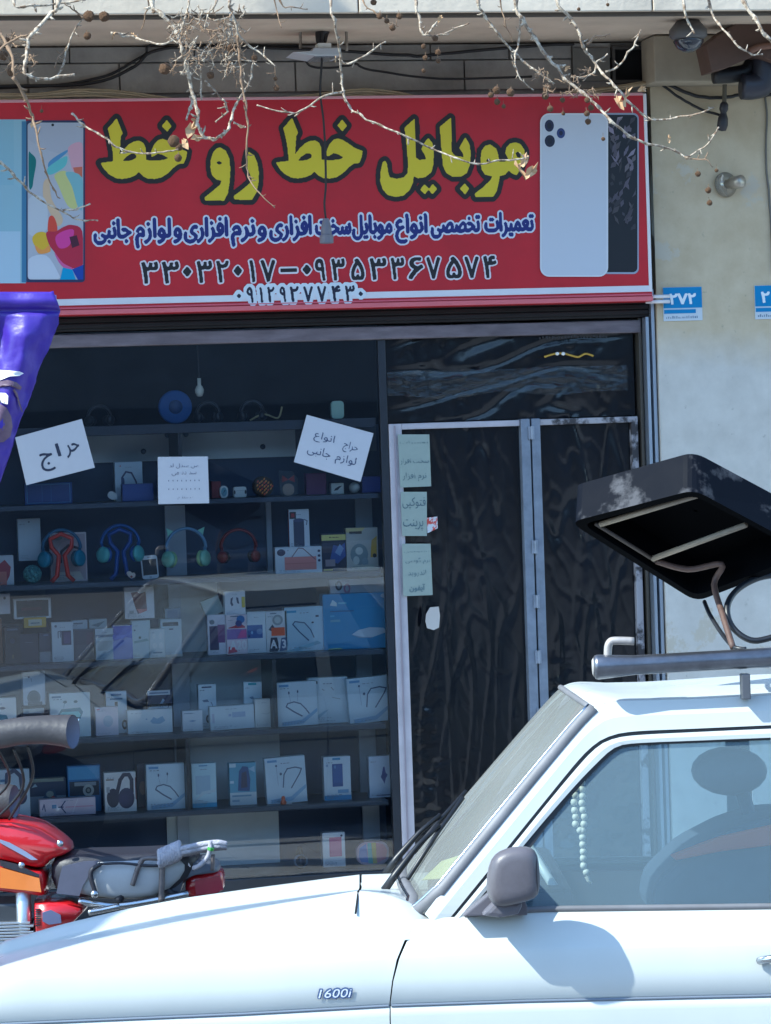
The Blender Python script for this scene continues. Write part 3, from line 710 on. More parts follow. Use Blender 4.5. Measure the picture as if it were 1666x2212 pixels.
for si, us in ((2, ((358, 402), (770, 806))), (3, ((366, 392),)), (4, ((374, 411), (772, 806))), (5, ((380, 396), (778, 814))), (6, ((385, 410), (786, 822)))):
    for a, b in us: cpanel('upright', a, b, si, BY - .03, m_post, t=.02)
cpanel('upright', 577, 588, 2, BY - .03, m_post, t=.02)
for si, a, b in ((1, 386, 394), (4, 590, 599), (5, 403, 412)): cpanel('divider', a, b, si, CYF + .01, M('divider', (24, 30, 40), .4), t=.3, zlo=(.55 if si == 1 else None))
# lock and bolts on the pale panel of the upper row
for u, v in ((362, 940), (372, 955), (402, 938), (310, 975), (568, 965)):
    p = on_y(u, v, BY - .005); MB().lathe([(.012, 0), (.012, .006), (.006, .009), (0, .009)], (p.x, BY - .001, p.z), (0, -1, 0), 10).build('lock', M('lock steel', (60, 74, 92), .35, metal=.6), cab, smooth=True)

# ================================================================== goods
def tube2(pts, w):
    """flat polyline ribbon as quads (2-D)"""
    out = []
    for i in range(len(pts) - 1):
        (x0, y0), (x1, y1) = pts[i], pts[i + 1]; d = math.hypot(x1 - x0, y1 - y0) or 1; nx, ny = -(y1 - y0)/d*w/2, (x1 - x0)/d*w/2
        ex, ey = (x1 - x0)/d*w*.3, (y1 - y0)/d*w*.3
        out.append([(x0 + nx - ex, y0 + ny - ey), (x1 + nx + ex, y1 + ny + ey), (x1 - nx + ex, y1 - ny + ey), (x0 - nx - ex, y0 - ny - ey)])
    return out
def print_on(parent, w, h, items, name='printed_picture'):
    """items in 0..1 of the front face (y up): r, e, p, l(ine), t(ext)"""
    mb = MB(); k = 0
    for it in items:
        kd = it[0]; polys = []
        if kd == 'r': x0, y0, x1, y1, c = it[1:]; polys = [[(x0, y0), (x1, y0), (x1, y1), (x0, y1)]]
        elif kd == 'e':
            cx, cy, rx, ry, c = it[1:]; polys = [[(cx + rx*math.cos(a*math.pi/9), cy + ry*math.sin(a*math.pi/9)) for a in range(18)]]
        elif kd == 'p': pts, c = it[1:]; polys = [pts]
        elif kd == 'l':
            pts, lw, c = it[1:]; polys = [[(x/w, y/h) for x, y in q] for q in tube2([(x*w, y*h) for x, y in pts], lw*w)]
        elif kd == 't':
            s, x0, y0, x1, y1, c = it[1:]; k += 1; P = fit(tp(s), x0*w - w/2, y0*h, x1*w - w/2, y1*h)
            letter_mesh(mb, P, lambda x, z, k=k: (x, -.0006 - .0003*k, z), .0012, .0022, rgb(c)); continue
        for q in polys:
            k += 1; mb.add([((x - .5)*w, -.0006 - .0003*k, y*h) for x, y in q], [tuple(range(len(q)))], col=rgb(c))
    return mb.build(name, INK, parent)
def scrawl(n, x0, x1, y, c, seed=0, s=.02):
    r = random.Random(seed); out = []
    for i in range(n):
        a = x0 + (x1 - x0)*i/n; out.append(('r', a, y, a + (x1 - x0)/n*r.uniform(.4, .9), y + s*r.uniform(.5, 1), c))
    return out
CARD = {}
def goods(Z, x0, y0, x1, y1, si, col, label, items=(), dep=.05, y=.13, on=None, tilt=0., name='product_box', cat='box', rz=0., side=None, group=None, rough=.38):
    """a carton whose front face fills the given zoom rectangle; it stands on shelf si, or (on=True) on the thing under it"""
    u0, v0 = Z(x0, y0); u1, v1 = Z(x1, y1); um, vm = (u0 + u1)/2, (v0 + v1)/2
    a = on_y(u0, vm, y); b = on_y(u1, vm, y); t = on_y(um, v0, y); d = on_y(um, v1, y)
    w = b.x - a.x; h = t.z - d.z; z = (SZ[si] + .001) if not on else d.z
    if min(col) > 140: col = tuple(min(246, int(q*1.1)) for q in col)
    m = M('carton %d %d %d' % tuple(col), col, rough, var=.07, vscale=12, bump=.02, bscale=30)
    me = MB().box(-w/2, w/2, 0, dep, 0, h)
    o = me.build(name, m, None, bevel=.0018); o.location = ((a.x + b.x)/2, y, z); o.rotation_euler = (0, tilt, rz); tag(o, label, cat, group)
    if side: MB().box(-w/2 - .0008, -w/2 + .0002, .002, dep - .002, .002, h - .002).build('side_print', M('side %d %d %d' % tuple(side), side, .4), o)
    if items and min(col) > 140:
        rg = random.Random(len(label)*7 + int(x0)); g_ = (130, 146, 166); items = list(items)
        for k in range(rg.randint(2, 4)): items += scrawl(rg.randint(4, 8), .08, rg.uniform(.35, .7), .05 + k*.035, g_, rg.random(), .014)
        items += scrawl(3, rg.choice((.08, .6)), rg.choice((.3, .92)) if 0 else .34, .86, g_, rg.random(), .02)
    if items: print_on(o, w, h, items)
    return o
NAVY, GREY, BLUE, LB, RED, PINK = (38, 48, 92), (96, 112, 132), (46, 92, 200), (110, 190, 225), (190, 44, 40), (224, 166, 170)
WH, CRM = (222, 228, 232), (206, 206, 198)
def neck(flip=False, c=(86, 104, 136), swoosh=True):
    p = [(.22, .45), (.26, .52), (.42, .55), (.58, .5), (.7, .38), (.78, .27)] if not flip else [(.42, .35), (.46, .62), (.55, .74), (.75, .76), (.9, .72), (.85, .62), (.62, .32)]
    it = [('l', p, .028, c)]
    if not flip: it += [('l', [(.22, .45), (.4, .33), (.6, .22)], .034, c)]
    it += [('e', .3, .76, .02, .035, c), ('e', .52, .78, .02, .035, c), ('l', [(.3, .72), (.34, .55)], .008, (150, 165, 190)), ('l', [(.52, .74), (.5, .56)], .008, (150, 165, 190))] if not flip else [('e', .28, .82, .025, .025, c), ('e', .38, .64, .03, .03, c), ('l', [(.28, .8), (.3, .4)], .008, (150, 165, 190))]
    if swoosh: it += [('p', [(.1, .02), (.62, .05), (.98, .3), (.98, .38), (.6, .14), (.1, .1)], (150, 190, 222))]
    return it + [('r', .06, .9, .3, .95, (120, 170, 215))]
# ---- top shelf (dark row under the header)
def disc(Zc, r_px, si, mat, label, name, cat, dep=.03, y=.14):
    u, v = Zc; p = on_y(u, v, y); r = r_px/505*1.0; o = MB().lathe([(r*.96, 0), (r, .004), (r, dep - .004), (r*.9, dep), (r*.5, dep + .004), (0, dep + .004)], (0, 0, 0), (0, -1, 0), 32).build(name, mat, None, smooth=True)
    o.location = (p.x, y, SZ[si] + r + .001); return tag(o, label, cat)
o = disc((377, 867), 36, 0, M('blue speaker cloth', (34, 84, 150), .7, bump=.3, bscale=300), 'blue round speaker standing on the dark top shelf', 'round_speaker', 'speaker')
MB().lathe([(.03, .034), (.028, .037), (0, .037)], (0, 0, 0), (0, -1, 0), 20).build('speaker_cap', M('speaker cap', (24, 60, 110), .5), o, smooth=True)
def rounded(name, w, h, dep, mat, seg=6, rr_=.3):
    r = rr_*min(w, h); pts = []
    for cx, cz, a0 in ((w/2 - r, h - r, 0), (-w/2 + r, h - r, 90), (-w/2 + r, r, 180), (w/2 - r, r, 270)):
        pts += [(cx + r*math.cos(rad(a0 + 90*t/seg)), cz + r*math.sin(rad(a0 + 90*t/seg))) for t in range(seg + 1)]
    return MB().prism(pts, 0, dep).build(name, mat, None, bevel=.002)
def rgood(Z, x0, y0, x1, y1, si, mat, label, name, cat, dep=.03, y=.13, rr_=.3, on=False, tilt=0.):
    u0, v0 = Z(x0, y0); u1, v1 = Z(x1, y1); vm = (v0 + v1)/2; a = on_y(u0, vm, y); b = on_y(u1, vm, y); t = on_y(u0, v0, y); d = on_y(u0, v1, y)
    o = rounded(name, b.x - a.x, t.z - d.z, dep, mat, 6, rr_); o.location = ((a.x + b.x)/2, y, SZ[si] + .001 if not on else d.z); o.rotation_euler = (0, tilt, 0); tag(o, label, cat)
    o['w'] = b.x - a.x; o['h'] = t.z - d.z; return o
rgood(Z5, 1432, 515, 1487, 592, 0, M('pale green plastic', (190, 222, 200), .4), 'pale green rounded charger on the dark top shelf', 'charger', 'charger')
# headband headphones as dark shapes on the top shelf
def headphones(name, u, v0, v1, half_px, si, cols, label, y=.16, ears=False, stand=None, tilt=0., yaw=.5, cupr=.035):
    """over-ear headphones standing upright: padded band, two sliders and two cups"""
    p = on_y(u, v1, y); top = on_y(u, v0, y); H = top.z - p.z; R = half_px/505.
    r = empty(name, (p.x, y, SZ[si] + .001), 0, label, 'headphones'); r.rotation_euler = (0, 0, 0)
    band, cup, pad = cols; zc = H - R
    if stand: zc = H - R
    pts = [(R*math.cos(a), 0, zc + R*math.sin(a)) for a in [math.pi*k/20 for k in range(21)]]
    mb = MB(); rows = []
    for k, (x, yy, z) in enumerate(pts):
        a = math.pi*k/20; n = (math.cos(a), math.sin(a)); tw = .011; wd = .017
        rows.append([(x + n[0]*tw*c - 0, s*wd, z + n[1]*tw*c) for c, s in ((.5, -1), (.9, -.5), (.9, .5), (.5, 1), (-.2, .8), (-.3, 0), (-.2, -.8))])
    mb.grid(rows, closed=True); mb.f += [tuple(range(7))[::-1], tuple(range(20*7, 21*7))]; mb.c += [None]*2; mb.mi += [0]*2
    mb.build('headband', band, r, smooth=True)
    for s in (-1, 1):
        zz = max(cupr + .002, zc - R*.55)
        MB().tube([(s*R, 0, zc + .005), (s*R*.99, -.004, zc - R*.2), (s*R*.93, -.006, zz)], .007, 8).build('slider', band, r, smooth=True)
        ax = Vector((s, -.85, .1)).normalized()
        MB().lathe([(cupr*.7, -.004), (cupr, .002), (cupr, .012), (cupr*.8, .02), (cupr*.4, .022), (0, .022)], (s*R*.9, -.004, zz), ax, 20).build('ear_cup', cup, r, smooth=True)
        MB().lathe([(cupr*.55, 0), (cupr*.95, -.002), (cupr, -.012), (cupr*.8, -.02), (cupr*.5, -.016)], (s*R*.9, -.004, zz), ax, 20).build('ear_pad', pad, r, smooth=True)
        if ears:
            q = (s*R*.72, -.002, zc + R*.72); e = Vector((s*.8, 0, 1)).normalized(); sd = Vector((s, 0, -.8)).normalized()
            MB().add([Vector(q) - sd*.022 - e*.006, Vector(q) + sd*.022 - e*.006, Vector(q) + e*.04, Vector(q) + Vector((0, .014, 0)) - sd*.02, Vector(q) + Vector((0, .014, 0)) + sd*.02, Vector(q) + Vector((0, .012, 0)) + e*.036],
                     [(0, 1, 2), (3, 5, 4), (0, 3, 4, 1), (1, 4, 5, 2), (2, 5, 3, 0)]).build('cat_ear', cup, r, bevel=.003)
    if stand:
        MB().tube([(-R*.62, -.012, .004), (-R*.3, -.01, .03), (-R*.16, -.006, zc*.8), (-R*.55, -.004, zc + R*.1), (-R*.6, 0, zc + R*.55), (0, 0, zc + R*.82), (R*.6, 0, zc + R*.55), (R*.55, -.004, zc + R*.1), (R*.16, -.006, zc*.8), (R*.3, -.01, .03), (R*.62, -.012, .004)], .010, 8).build('stand', stand, r, smooth=True)
    return r
m_blk = M('black plastic', (26, 28, 34), .4); m_blk2 = M('black ear pad', (18, 18, 22), .7)
for u, lb in ((215, 'black headphones on the dark top shelf beside the tilted sale sheet'), (450, 'black headphones on the dark top shelf right of the blue speaker'), (545, 'black headphones on the top shelf beside the small cable')):
    headphones('headphones', u, 862, 904, 22, 0, (m_blk, m_blk, m_blk2), lb, cupr=.022)
p = on_y(600, 890, .14)
c_ = MB().tube(smooth_line([(p.x - .12, .15, SZ[0] + .006), (p.x - .06, .14, SZ[0] + .03), (p.x, .14, SZ[0] + .012), (p.x + .02, .14, SZ[0] + .06)]), .004, 6).build('charging_cable', M('cream cable', (176, 164, 120), .5), None, smooth=True); tag(c_, 'thin cream cable lying on the dark top shelf', 'cable')
p = on_y(431, 842, .2)
lp = MB().lathe([(0, -.03), (.012, -.028), (.019, -.012), (.02, 0), (.014, .014), (.008, .02), (.008, .05), (0, .05)], tuple(p), (0, 0, 1), 18).build('light_bulb', M('frosted bulb glass', (238, 234, 214), .15, coat=.6), None, smooth=True); tag(lp, 'small white bulb hanging in the dark upper window', 'bulb')
MB().tube([(p.x, p.y, p.z + .05), (p.x, p.y, 2.95)], .003, 6).build('cord', m_blk, lp)
# ---- upper row of small goods
goods(ZE, 205, 590, 600, 770, 1, (30, 76, 150), 'long blue case under the tilted sale sheet', [('r', .04, .06, .96, .94, (70, 130, 190)), ('r', .06, .1, .94, .9, (24, 66, 140)), ('r', .36, .1, .37, .9, (60, 110, 180)), ('r', .55, .1, .56, .9, (60, 110, 180))], y=.1, rough=.25)
goods(ZE, 955, 420, 1185, 745, 1, (176, 194, 206), 'pale box with a headphone picture behind a flat blue box', [('l', [(.25, .25), (.25, .6), (.4, .75), (.6, .72), (.75, .5), (.78, .4)], .06, NAVY), ('e', .28, .5, .06, .12, (40, 60, 110)), ('e', .2, .9, .02, .02, RED)], y=.2)
goods(ZE, 1015, 600, 1275, 745, 1, (30, 62, 140), 'flat blue box in front of the headphone picture box', [('r', .03, .06, .97, .94, (34, 70, 152))], y=.1)
rgood(ZE, 880, 680, 960, 742, 1, M('white plastic', (214, 222, 222), .35), 'small white tilted earpiece beside the flat blue box', 'earpiece', 'earpiece', dep=.012, rr_=.48, tilt=.5, on=True)
goods(ZF, 150, 555, 225, 690, 1, (120, 24, 40), 'dark red box beside the white notice', y=.15)
o = rgood(ZF, 216, 585, 282, 682, 1, M('white plastic', (214, 222, 222), .35), 'white oval timer with a teal face beside the dark red box', 'oval_timer', 'timer', rr_=.49); print_on(o, o['w'], o['h'], [('e', .5, .5, .36, .38, (110, 160, 176)), ('p', [(.3, .3), (.7, .6), (.6, .7)], (50, 80, 110))], 'dial')
o = rgood(ZF, 326, 583, 428, 668, 1, M('white plastic', (214, 222, 222), .35), 'white square earbud case with dark sides', 'earbud_case', 'earbuds', rr_=.2); print_on(o, o['w'], o['h'], [('e', .08, .5, .07, .2, (60, 66, 78)), ('e', .92, .5, .07, .2, (60, 66, 78)), ('r', .2, .62, .8, .65, (150, 160, 170))], 'side_buttons')
o = disc(ZF(552, 608), 22, 1, M('striped cloth', (52, 44, 30), .6), 'round orange and black striped speaker', 'striped_speaker', 'speaker', dep=.05)
mb = MB(); Rr = 22/505.
for i in range(-4, 5):
    for j in range(5):
        x = i*.009 + random.uniform(-.002, .002); z = -.032 + j*.016 + (i % 2)*.006
        if x*x + z*z < (Rr*.82)**2: mb.add([(x - .003, -.0553, z - .006), (x + .004, -.0553, z - .002), (x + .005, -.0553, z + .006), (x - .002, -.0553, z + .003)], [(0, 1, 2, 3)], col=rgb((206, 130, 44) if (i + j) % 3 else (196, 70, 40)))
mb.build('stripe_print', INK, o)
# clear pouch holding a plain pink bow and cream pad
u0, v0 = ZF(690, 470); u1, v1 = ZF(835, 690); a = on_y(u0, v1, .13); b = on_y(u1, v0, .13)
pch = empty('clear_pouch', ((a.x + b.x)/2, .13, SZ[1] + .001), 0, 'small clear bag with a red bow and a cream pad', 'pouch'); w, h = b.x - a.x, b.z - a.z
MB().prism([(-w*.5, h*.95), (-w*.42, 0), (w*.42, 0), (w*.5, h*.6), (w*.2, h*.9)], -.012, .012).build('bag', glass('clear bag', (.8, .85, .88), 1.4, .1, dirt_haze=.25), pch)
rounded('cream_pad', w*.6, h*.45, .012, M('cream pad', (222, 186, 160), .6), rr_=.45).parent = pch
for s in (-1, 1): MB().prism([(0, h*.6), (s*w*.3, h*.75), (s*w*.33, h*.5)], -.008, .008).build('bow_loop', M('red satin', (200, 60, 60), .5), pch)
goods(ZF, 905, 500, 1065, 672, 1, (96, 30, 96), 'plain purple box on the upper row', y=.16)
o = goods(ZF, 1105, 555, 1205, 642, 1, (206, 216, 214), 'small white box with a dark picture beside the glass ball', [('p', [(.2, .3), (.5, .35), (.85, .75), (.6, .7), (.3, .5)], (44, 60, 80))])
p = on_y(*ZF(1288, 600), .13); o = MB().lathe([(.0, -.025), (.014, -.021), (.023, -.01), (.025, 0), (.023, .01), (.014, .021), (0, .025)], (p.x, .13, SZ[1] + .026), (0, 0, 1), 18).build('glass_ball', M('pearly glass', (196, 206, 206), .12, coat=.6), None, smooth=True); tag(o, 'shiny grey ball on the upper row', 'ball')
MB().lathe([(.012, -.0255), (.02, -.024), (.02, -.0235)], (p.x, .13, SZ[1] + .026), (0, 0, 1), 14).build('ball_foot', m_blk, o)
goods(ZF, 1350, 540, 1560, 672, 1, (24, 44, 130), 'plain blue box at the end of the upper row', [('r', .05, .08, .95, .92, (28, 52, 148))], y=.15)
# ---- headphone row
goods(ZA, 150, 170, 340, 520, 2, (176, 194, 208), 'tall plain pale box behind the mint flower ball', [('e', .5, .92, .04, .02, GREY)], y=.24, on=True)
goods(ZA, -130, 455, 115, 700, 2, (196, 204, 214), 'pale box with a red picture beside the mint flower ball', [('p', [(.45, .0), (.7, .02), (.85, .3), (.9, .6), (.7, .85), (.5, .7)], (170, 70, 84)), ('r', .5, 0, .75, .45, (206, 130, 120))])
p = on_y(*ZA(268, 590), .12)
fb = empty('flower_ball', (p.x, .12, SZ[2] + .001), 0, 'mint green flower shaped ball beside the red headphones', 'ball'); m_mint = M('mint foam', (132, 200, 196), .6, var=.35, vscale=60, col2=(60, 120, 140))
mb = MB()
for i in range(46):
    th = math.acos(1 - 2*(i + .5)/46); ph_ = i*2.4; d = Vector((math.sin(th)*math.cos(ph_), math.sin(th)*math.sin(ph_), math.cos(th))); c = Vector((0, 0, .041)) + d*.03
    mb.lathe([(.004, -.002), (.010, .003), (.008, .009), (.003, .007), (0, .006)], c, d, 6)
mb.build('petals', m_mint, fb, smooth=True)['kind'] = 'stuff'; MB().lathe([(0, -.03), (.021, -.021), (.03, 0), (.021, .021), (0, .03)], (0, 0, .041), (0, 0, 1), 12).build('core', m_mint, fb, smooth=True)
goods(ZA, 420, 285, 722, 690, 2, (206, 196, 200), 'carton with a headset picture behind the red headphones', [('r', .04, .03, .96, .97, (186, 172, 180)), ('e', .5, .62, .3, .22, (206, 190, 196)), ('l', [(.28, .4), (.3, .62), (.5, .74), (.75, .68)], .07, (60, 40, 52)), ('e', .2, .9, .14, .05, (130, 150, 140)), ('p', [(.1, .03), (.9, .03), (.8, .2), (.2, .2)], (220, 214, 206))], y=.22)
mp = lambda n, c, r=.4: M(n, c, r)
headphones('headphones', ZA(520, 0)[0], ZA(0, 258)[1], ZA(0, 690)[1], 39, 2, (mp('steel blue band', (52, 110, 150)), mp('teal blue cup', (54, 150, 186)), mp('dark teal pad', (40, 80, 100))), 'blue headphones hung on an orange red stand', y=.13, stand=M('orange red plastic', (214, 62, 44), .35))
headphones('headphones', ZA(1008, 0)[0], ZA(0, 240)[1], ZA(0, 690)[1], 39, 2, (mp('blue band', (40, 96, 176)), mp('mint cup', (120, 206, 206)), mp('blue pad', (40, 90, 170))), 'mint and blue headphones beside the small white phone', y=.13, stand=M('deep blue plastic', (30, 76, 160), .35))
p = on_y(*ZA(1088, 590), .08)
hp = MB().prism([(-.016, .03), (-.02, .022), (-.012, .008), (0, 0), (.014, .004), (.018, .016), (.014, .026), (.004, .024), (-.004, .032)], -.006, .006).build('heart_pad', M('cream plastic', (220, 210, 200), .4), None, bevel=.002); hp.location = (p.x, .08, SZ[2] + .008); tag(hp, 'small cream heart shaped pad beside the mint headphones', 'pad')
MB().prism([(-.006, .01), (.0, .014), (.006, .01), (0, .003)], -.0075, -.0062).build('pad_spot', M('red spot', (150, 40, 50), .4), hp)
o = rgood(ZA, 1180, 467, 1318, 664, 2, M('white phone plastic', (214, 222, 230), .3), 'small white smartphone standing on the headphone shelf', 'smartphone', 'phone', dep=.01, rr_=.18, tilt=-.06); print_on(o, o['w'], o['h'], [('r', .08, .17, .92, .83, (22, 26, 38)), ('e', .5, .08, .08, .045, (180, 190, 200)), ('r', .4, .91, .6, .93, (90, 100, 110))], 'screen')
headphones('headphones', 404, ZA(0, 238)[1], ZA(0, 640)[1], 41, 2, (mp('pale blue band', (120, 160, 196)), mp('pale green cup', (150, 214, 190)), mp('yellow green pad', (170, 214, 150))), 'pale blue headphones with green cat ears', y=.12, ears=True)
headphones('headphones', ZB(370, 0)[0], ZB(0, 205)[1], ZB(0, 560)[1], 37, 2, (mp('dark red band', (120, 30, 32)), mp('dark red cup', (130, 40, 36)), m_blk2), 'dark red headphones between cat ear headphones and cartons', y=.2, cupr=.026)
goods(ZB, 770, 90, 930, 400, 2, (206, 214, 222), 'tall white speaker carton with a red side, on the pink bag carton', [('r', .04, .76, .36, .94, (40, 40, 52)), ('r', .12, .8, .28, .9, (180, 50, 60)), ('r', .22, .06, .74, .72, (52, 62, 92)), ('e', .48, .72, .26, .05, (70, 82, 120)), ('e', .48, .07, .26, .05, (40, 50, 84)), ('l', [(.74, .74), (.9, .7), (.86, .6)], .04, (80, 90, 120))], side=(170, 40, 36), on=True, dep=.075, y=.14, rz=-.12)
goods(ZB, 660, 400, 1030, 610, 2, (206, 214, 222), 'wide white carton with a pink speaker picture', [('r', .2, .12, .88, .62, (222, 146, 140)), ('r', .2, .36, .88, .38, (196, 110, 110)), ('l', [(.36, .62), (.5, .95), (.6, .93), (.86, .5)], .02, (120, 96, 112)), ('e', .13, .8, .09, .13, (36, 44, 90)), ('e', .94, .82, .03, .05, NAVY), ('e', .94, .64, .03, .05, NAVY), ('e', .94, .46, .03, .05, NAVY)], y=.12, rz=-.05)
goods(ZB, 1030, 262, 1235, 565, 2, (26, 34, 66), 'dark blue carton with a yellow label beside the grey and gold carton', [('r', 0, .82, .95, .97, (228, 220, 130))] + scrawl(6, .3, .68, .885, (70, 70, 50), 2, .03) + [('p', [(.3, .3), (.45, .7), (.7, .65), (.9, .75), (.92, .4), (.6, .2)], (54, 84, 160)), ('p', [(.5, .5), (.7, .72), (.85, .6), (.7, .4)], (130, 160, 206)), ('r', .12, .14, .5, .32, (150, 140, 150)), ('r', .04, .03, .4, .07, (206, 190, 90))], y=.14)
goods(ZB, 1225, 215, 1478, 556, 2, (176, 178, 172), 'grey and gold carton with a busy picture', [('p', [(0, 1), (.6, 1), (.45, .86), (0, .9)], (206, 196, 140)), ('r', .1, .86, .5, .92, (60, 60, 60)), ('p', [(.75, .3), (.95, .3), (.97, .8), (.8, .7)], (206, 170, 60)), ('e', .4, .38, .28, .25, (130, 150, 156)), ('e', .4, .46, .12, .09, (206, 214, 210)), ('e', .3, .24, .1, .1, (196, 206, 202)), ('e', .58, .2, .1, .1, (140, 160, 170)), ('e', .88, .34, .06, .05, (40, 36, 30)), ('p', [(.1, .05), (.9, .04), (.8, .14), (.2, .12)], (180, 190, 180))], y=.13)
# ---- phone carton row
goods(ZA, -140, 975, 20, 1350, 3, (150, 110, 84), 'brown box at the left end of the phone carton row', y=.2)
goods(ZA, -140, 795, 85, 965, 3, (196, 198, 206), 'white box with a dark dot on the brown box', [('e', .8, .78, .05, .07, (60, 60, 70))], on=True, y=.22)
goods(ZA, 20, 1000, 200, 1320, 3, (20, 24, 34), 'black carton behind the black camera', y=.24)
goods(ZA, 115, 830, 425, 1000, 3, (206, 212, 216), 'white framed black alarm clock above the camera', [('r', .07, .1, .93, .9, (22, 24, 30)), ('r', .2, .4, .75, .55, (80, 26, 36)), ('r', .5, .75, .55, .88, (10, 10, 12))], on=True, y=.22, name='alarm_clock', cat='clock')
goods(ZA, 200, 990, 385, 1075, 3, (206, 174, 44), 'yellow box with a white label above the navy box', [('r', .2, .2, .8, .8, (200, 206, 190)), ('r', .3, .4, .7, .5, (80, 110, 120))], on=True, y=.2)
o = rgood(ZA, 40, 1060, 170, 1370, 3, M('navy black plastic', (26, 30, 46), .3), 'black upright camera at the left of the phone cartons', 'camera', 'camera', dep=.05, rr_=.12); print_on(o, o['w'], o['h'], [('r', .15, .9, .85, .95, (90, 100, 120)), ('e', .5, .62, .28, .13, (14, 16, 26)), ('e', .5, .62, .16, .075, (40, 50, 80)), ('r', .45, .15, .55, .25, (110, 96, 60))], 'lens')
goods(ZA, 165, 1085, 320, 1330, 3, (38, 44, 70), 'navy box between the black camera and the grey carton', [('r', .3, .7, .7, .72, (90, 96, 120))], y=.13)
goods(ZA, 325, 1090, 455, 1330, 3, (44, 58, 90), 'slate blue carton beside the white phone carton', [('r', .3, .9, .6, .95, (90, 110, 150)), ('r', 0, 0, 1, .35, (150, 160, 172))], y=.17)
goods(ZA, 430, 1000, 610, 1330, 3, (196, 208, 216), 'white carton with a purple phone picture', [('r', .45, .42, .9, .78, (52, 50, 92)), ('r', .55, .46, .86, .74, (92, 76, 130)), ('l', [(.3, .6), (.3, .76), (.42, .78), (.4, .62)], .03, NAVY), ('e', .2, .9, .06, .03, GREY)], y=.13)
goods(ZA, 600, 978, 730, 1300, 3, (186, 200, 210), 'tall pale carton behind the slate carton', [('r', .1, .9, .7, .94, GREY)], y=.26)
goods(ZA, 612, 1045, 792, 1300, 3, (62, 74, 96), 'slate carton with a purple stripe', [('r', .05, .5, .95, .95, (50, 58, 84)), ('r', .6, .5, .95, .9, (70, 54, 86))], y=.18)
goods(ZA, 745, 985, 892, 1310, 3, (170, 190, 196), 'pale teal carton behind the blue carton', [('p', [(.1, .85), (.5, .8), (.9, .95)], (110, 140, 150))], y=.26)
goods(ZA, 792, 1050, 948, 1312, 3, (182, 198, 208), 'pale grey carton beside the bright blue carton', [('r', .02, .72, .98, .8, (90, 120, 150)), ('r', .1, .3, .9, .6, (170, 186, 196))], y=.13)
goods(ZA, 937, 1030, 1100, 1312, 3, (60, 84, 206), 'bright blue phone carton in the phone carton row', [('p', [(0, .0), (1, 0), (1, .6), (.6, .66), (0, .52)], (130, 140, 214)), ('p', [(0, .72), (.6, .7), (1, .84), (1, .76), (.5, .6), (0, .6)], (90, 110, 220)), ('r', .02, .98, .9, 1, (190, 200, 220))], y=.13)
goods(ZA, 1097, 1000, 1250, 1312, 3, (180, 198, 204), 'pale carton with a dark dot beside the bright blue carton', [('e', .42, .55, .07, .035, (40, 80, 80)), ('p', [(.1, .4), (.9, .46), (.8, .52), (.1, .46)], (140, 170, 176)), ('e', .15, .75, .05, .02, NAVY)], y=.13)
goods(ZA, 1035, 735, 1280, 1000, 3, (204, 206, 210), 'white carton with a dark red phone picture, on top of pale carton', [('p', [(.22, .82), (.44, .84), (.52, .78), (.72, .84), (.75, .28), (.6, .22), (.44, .14), (.36, .34)], (96, 40, 56)), ('p', [(.4, .3), (.75, .3), (.74, .24), (.5, .16)], (196, 110, 110)), ('r', .15, .16, .3, .26, (170, 174, 180))], on=True, y=.15)
goods(ZA, 1242, 1072, 1370, 1312, 3, (206, 214, 216), 'white carton with pictures of small earphones', [('e', .3, .75, .1, .1, (236, 240, 240)), ('e', .72, .75, .12, .12, (236, 240, 240)), ('e', .32, .42, .14, .1, (240, 244, 244)), ('e', .74, .42, .14, .12, (240, 244, 244)), ('r', .2, .15, .8, .2, (140, 160, 176))], y=.12)
goods(ZA, 1255, 1000, 1370, 1310, 3, (44, 60, 96), 'dark blue carton behind the small earphone carton', y=.22)
goods(ZA, 1335, 1000, 1510, 1312, 3, (176, 192, 200), 'grey carton with a dark band by the aluminium upright', [('r', .1, .82, .85, .92, (36, 46, 70)), ('r', .4, .72, .6, .75, NAVY), ('r', 0, 0, 1, .06, (206, 206, 196))], y=.14)
goods(ZA, 1370, 915, 1500, 1000, 3, (120, 140, 160), 'grey blue box on the dark banded carton', [('r', .15, .1, .8, .8, (96, 120, 150))], on=True, y=.17)
goods(ZB, 105, 790, 255, 930, 3, (146, 166, 166), 'tilted grey green box beside the white earphone carton', y=.2, on=True, tilt=-.35)
goods(ZB, 255, 742, 420, 932, 3, (212, 216, 220), 'white carton with black earphones and yellow edge, on top of the A20 carton', [('p', [(.3, .7), (.42, .75), (.36, .55), (.42, .42), (.34, .36), (.27, .5)], NAVY), ('p', [(.55, .74), (.66, .72), (.7, .45), (.6, .5)], NAVY), ('r', .82, .3, .98, .75, (206, 190, 60)), ('r', .25, .98, .75, 1, (170, 180, 190))], on=True, y=.14)
goods(ZB, 120, 930, 265, 1250, 3, (206, 206, 216), 'white phone carton with a dark purple phone, left of the A20 carton', [('r', .1, .12, .6, .72, (56, 44, 90)), ('r', .55, .3, .95, .75, (120, 70, 130)), ('e', .25, .82, .14, .06, GREY)], y=.13)
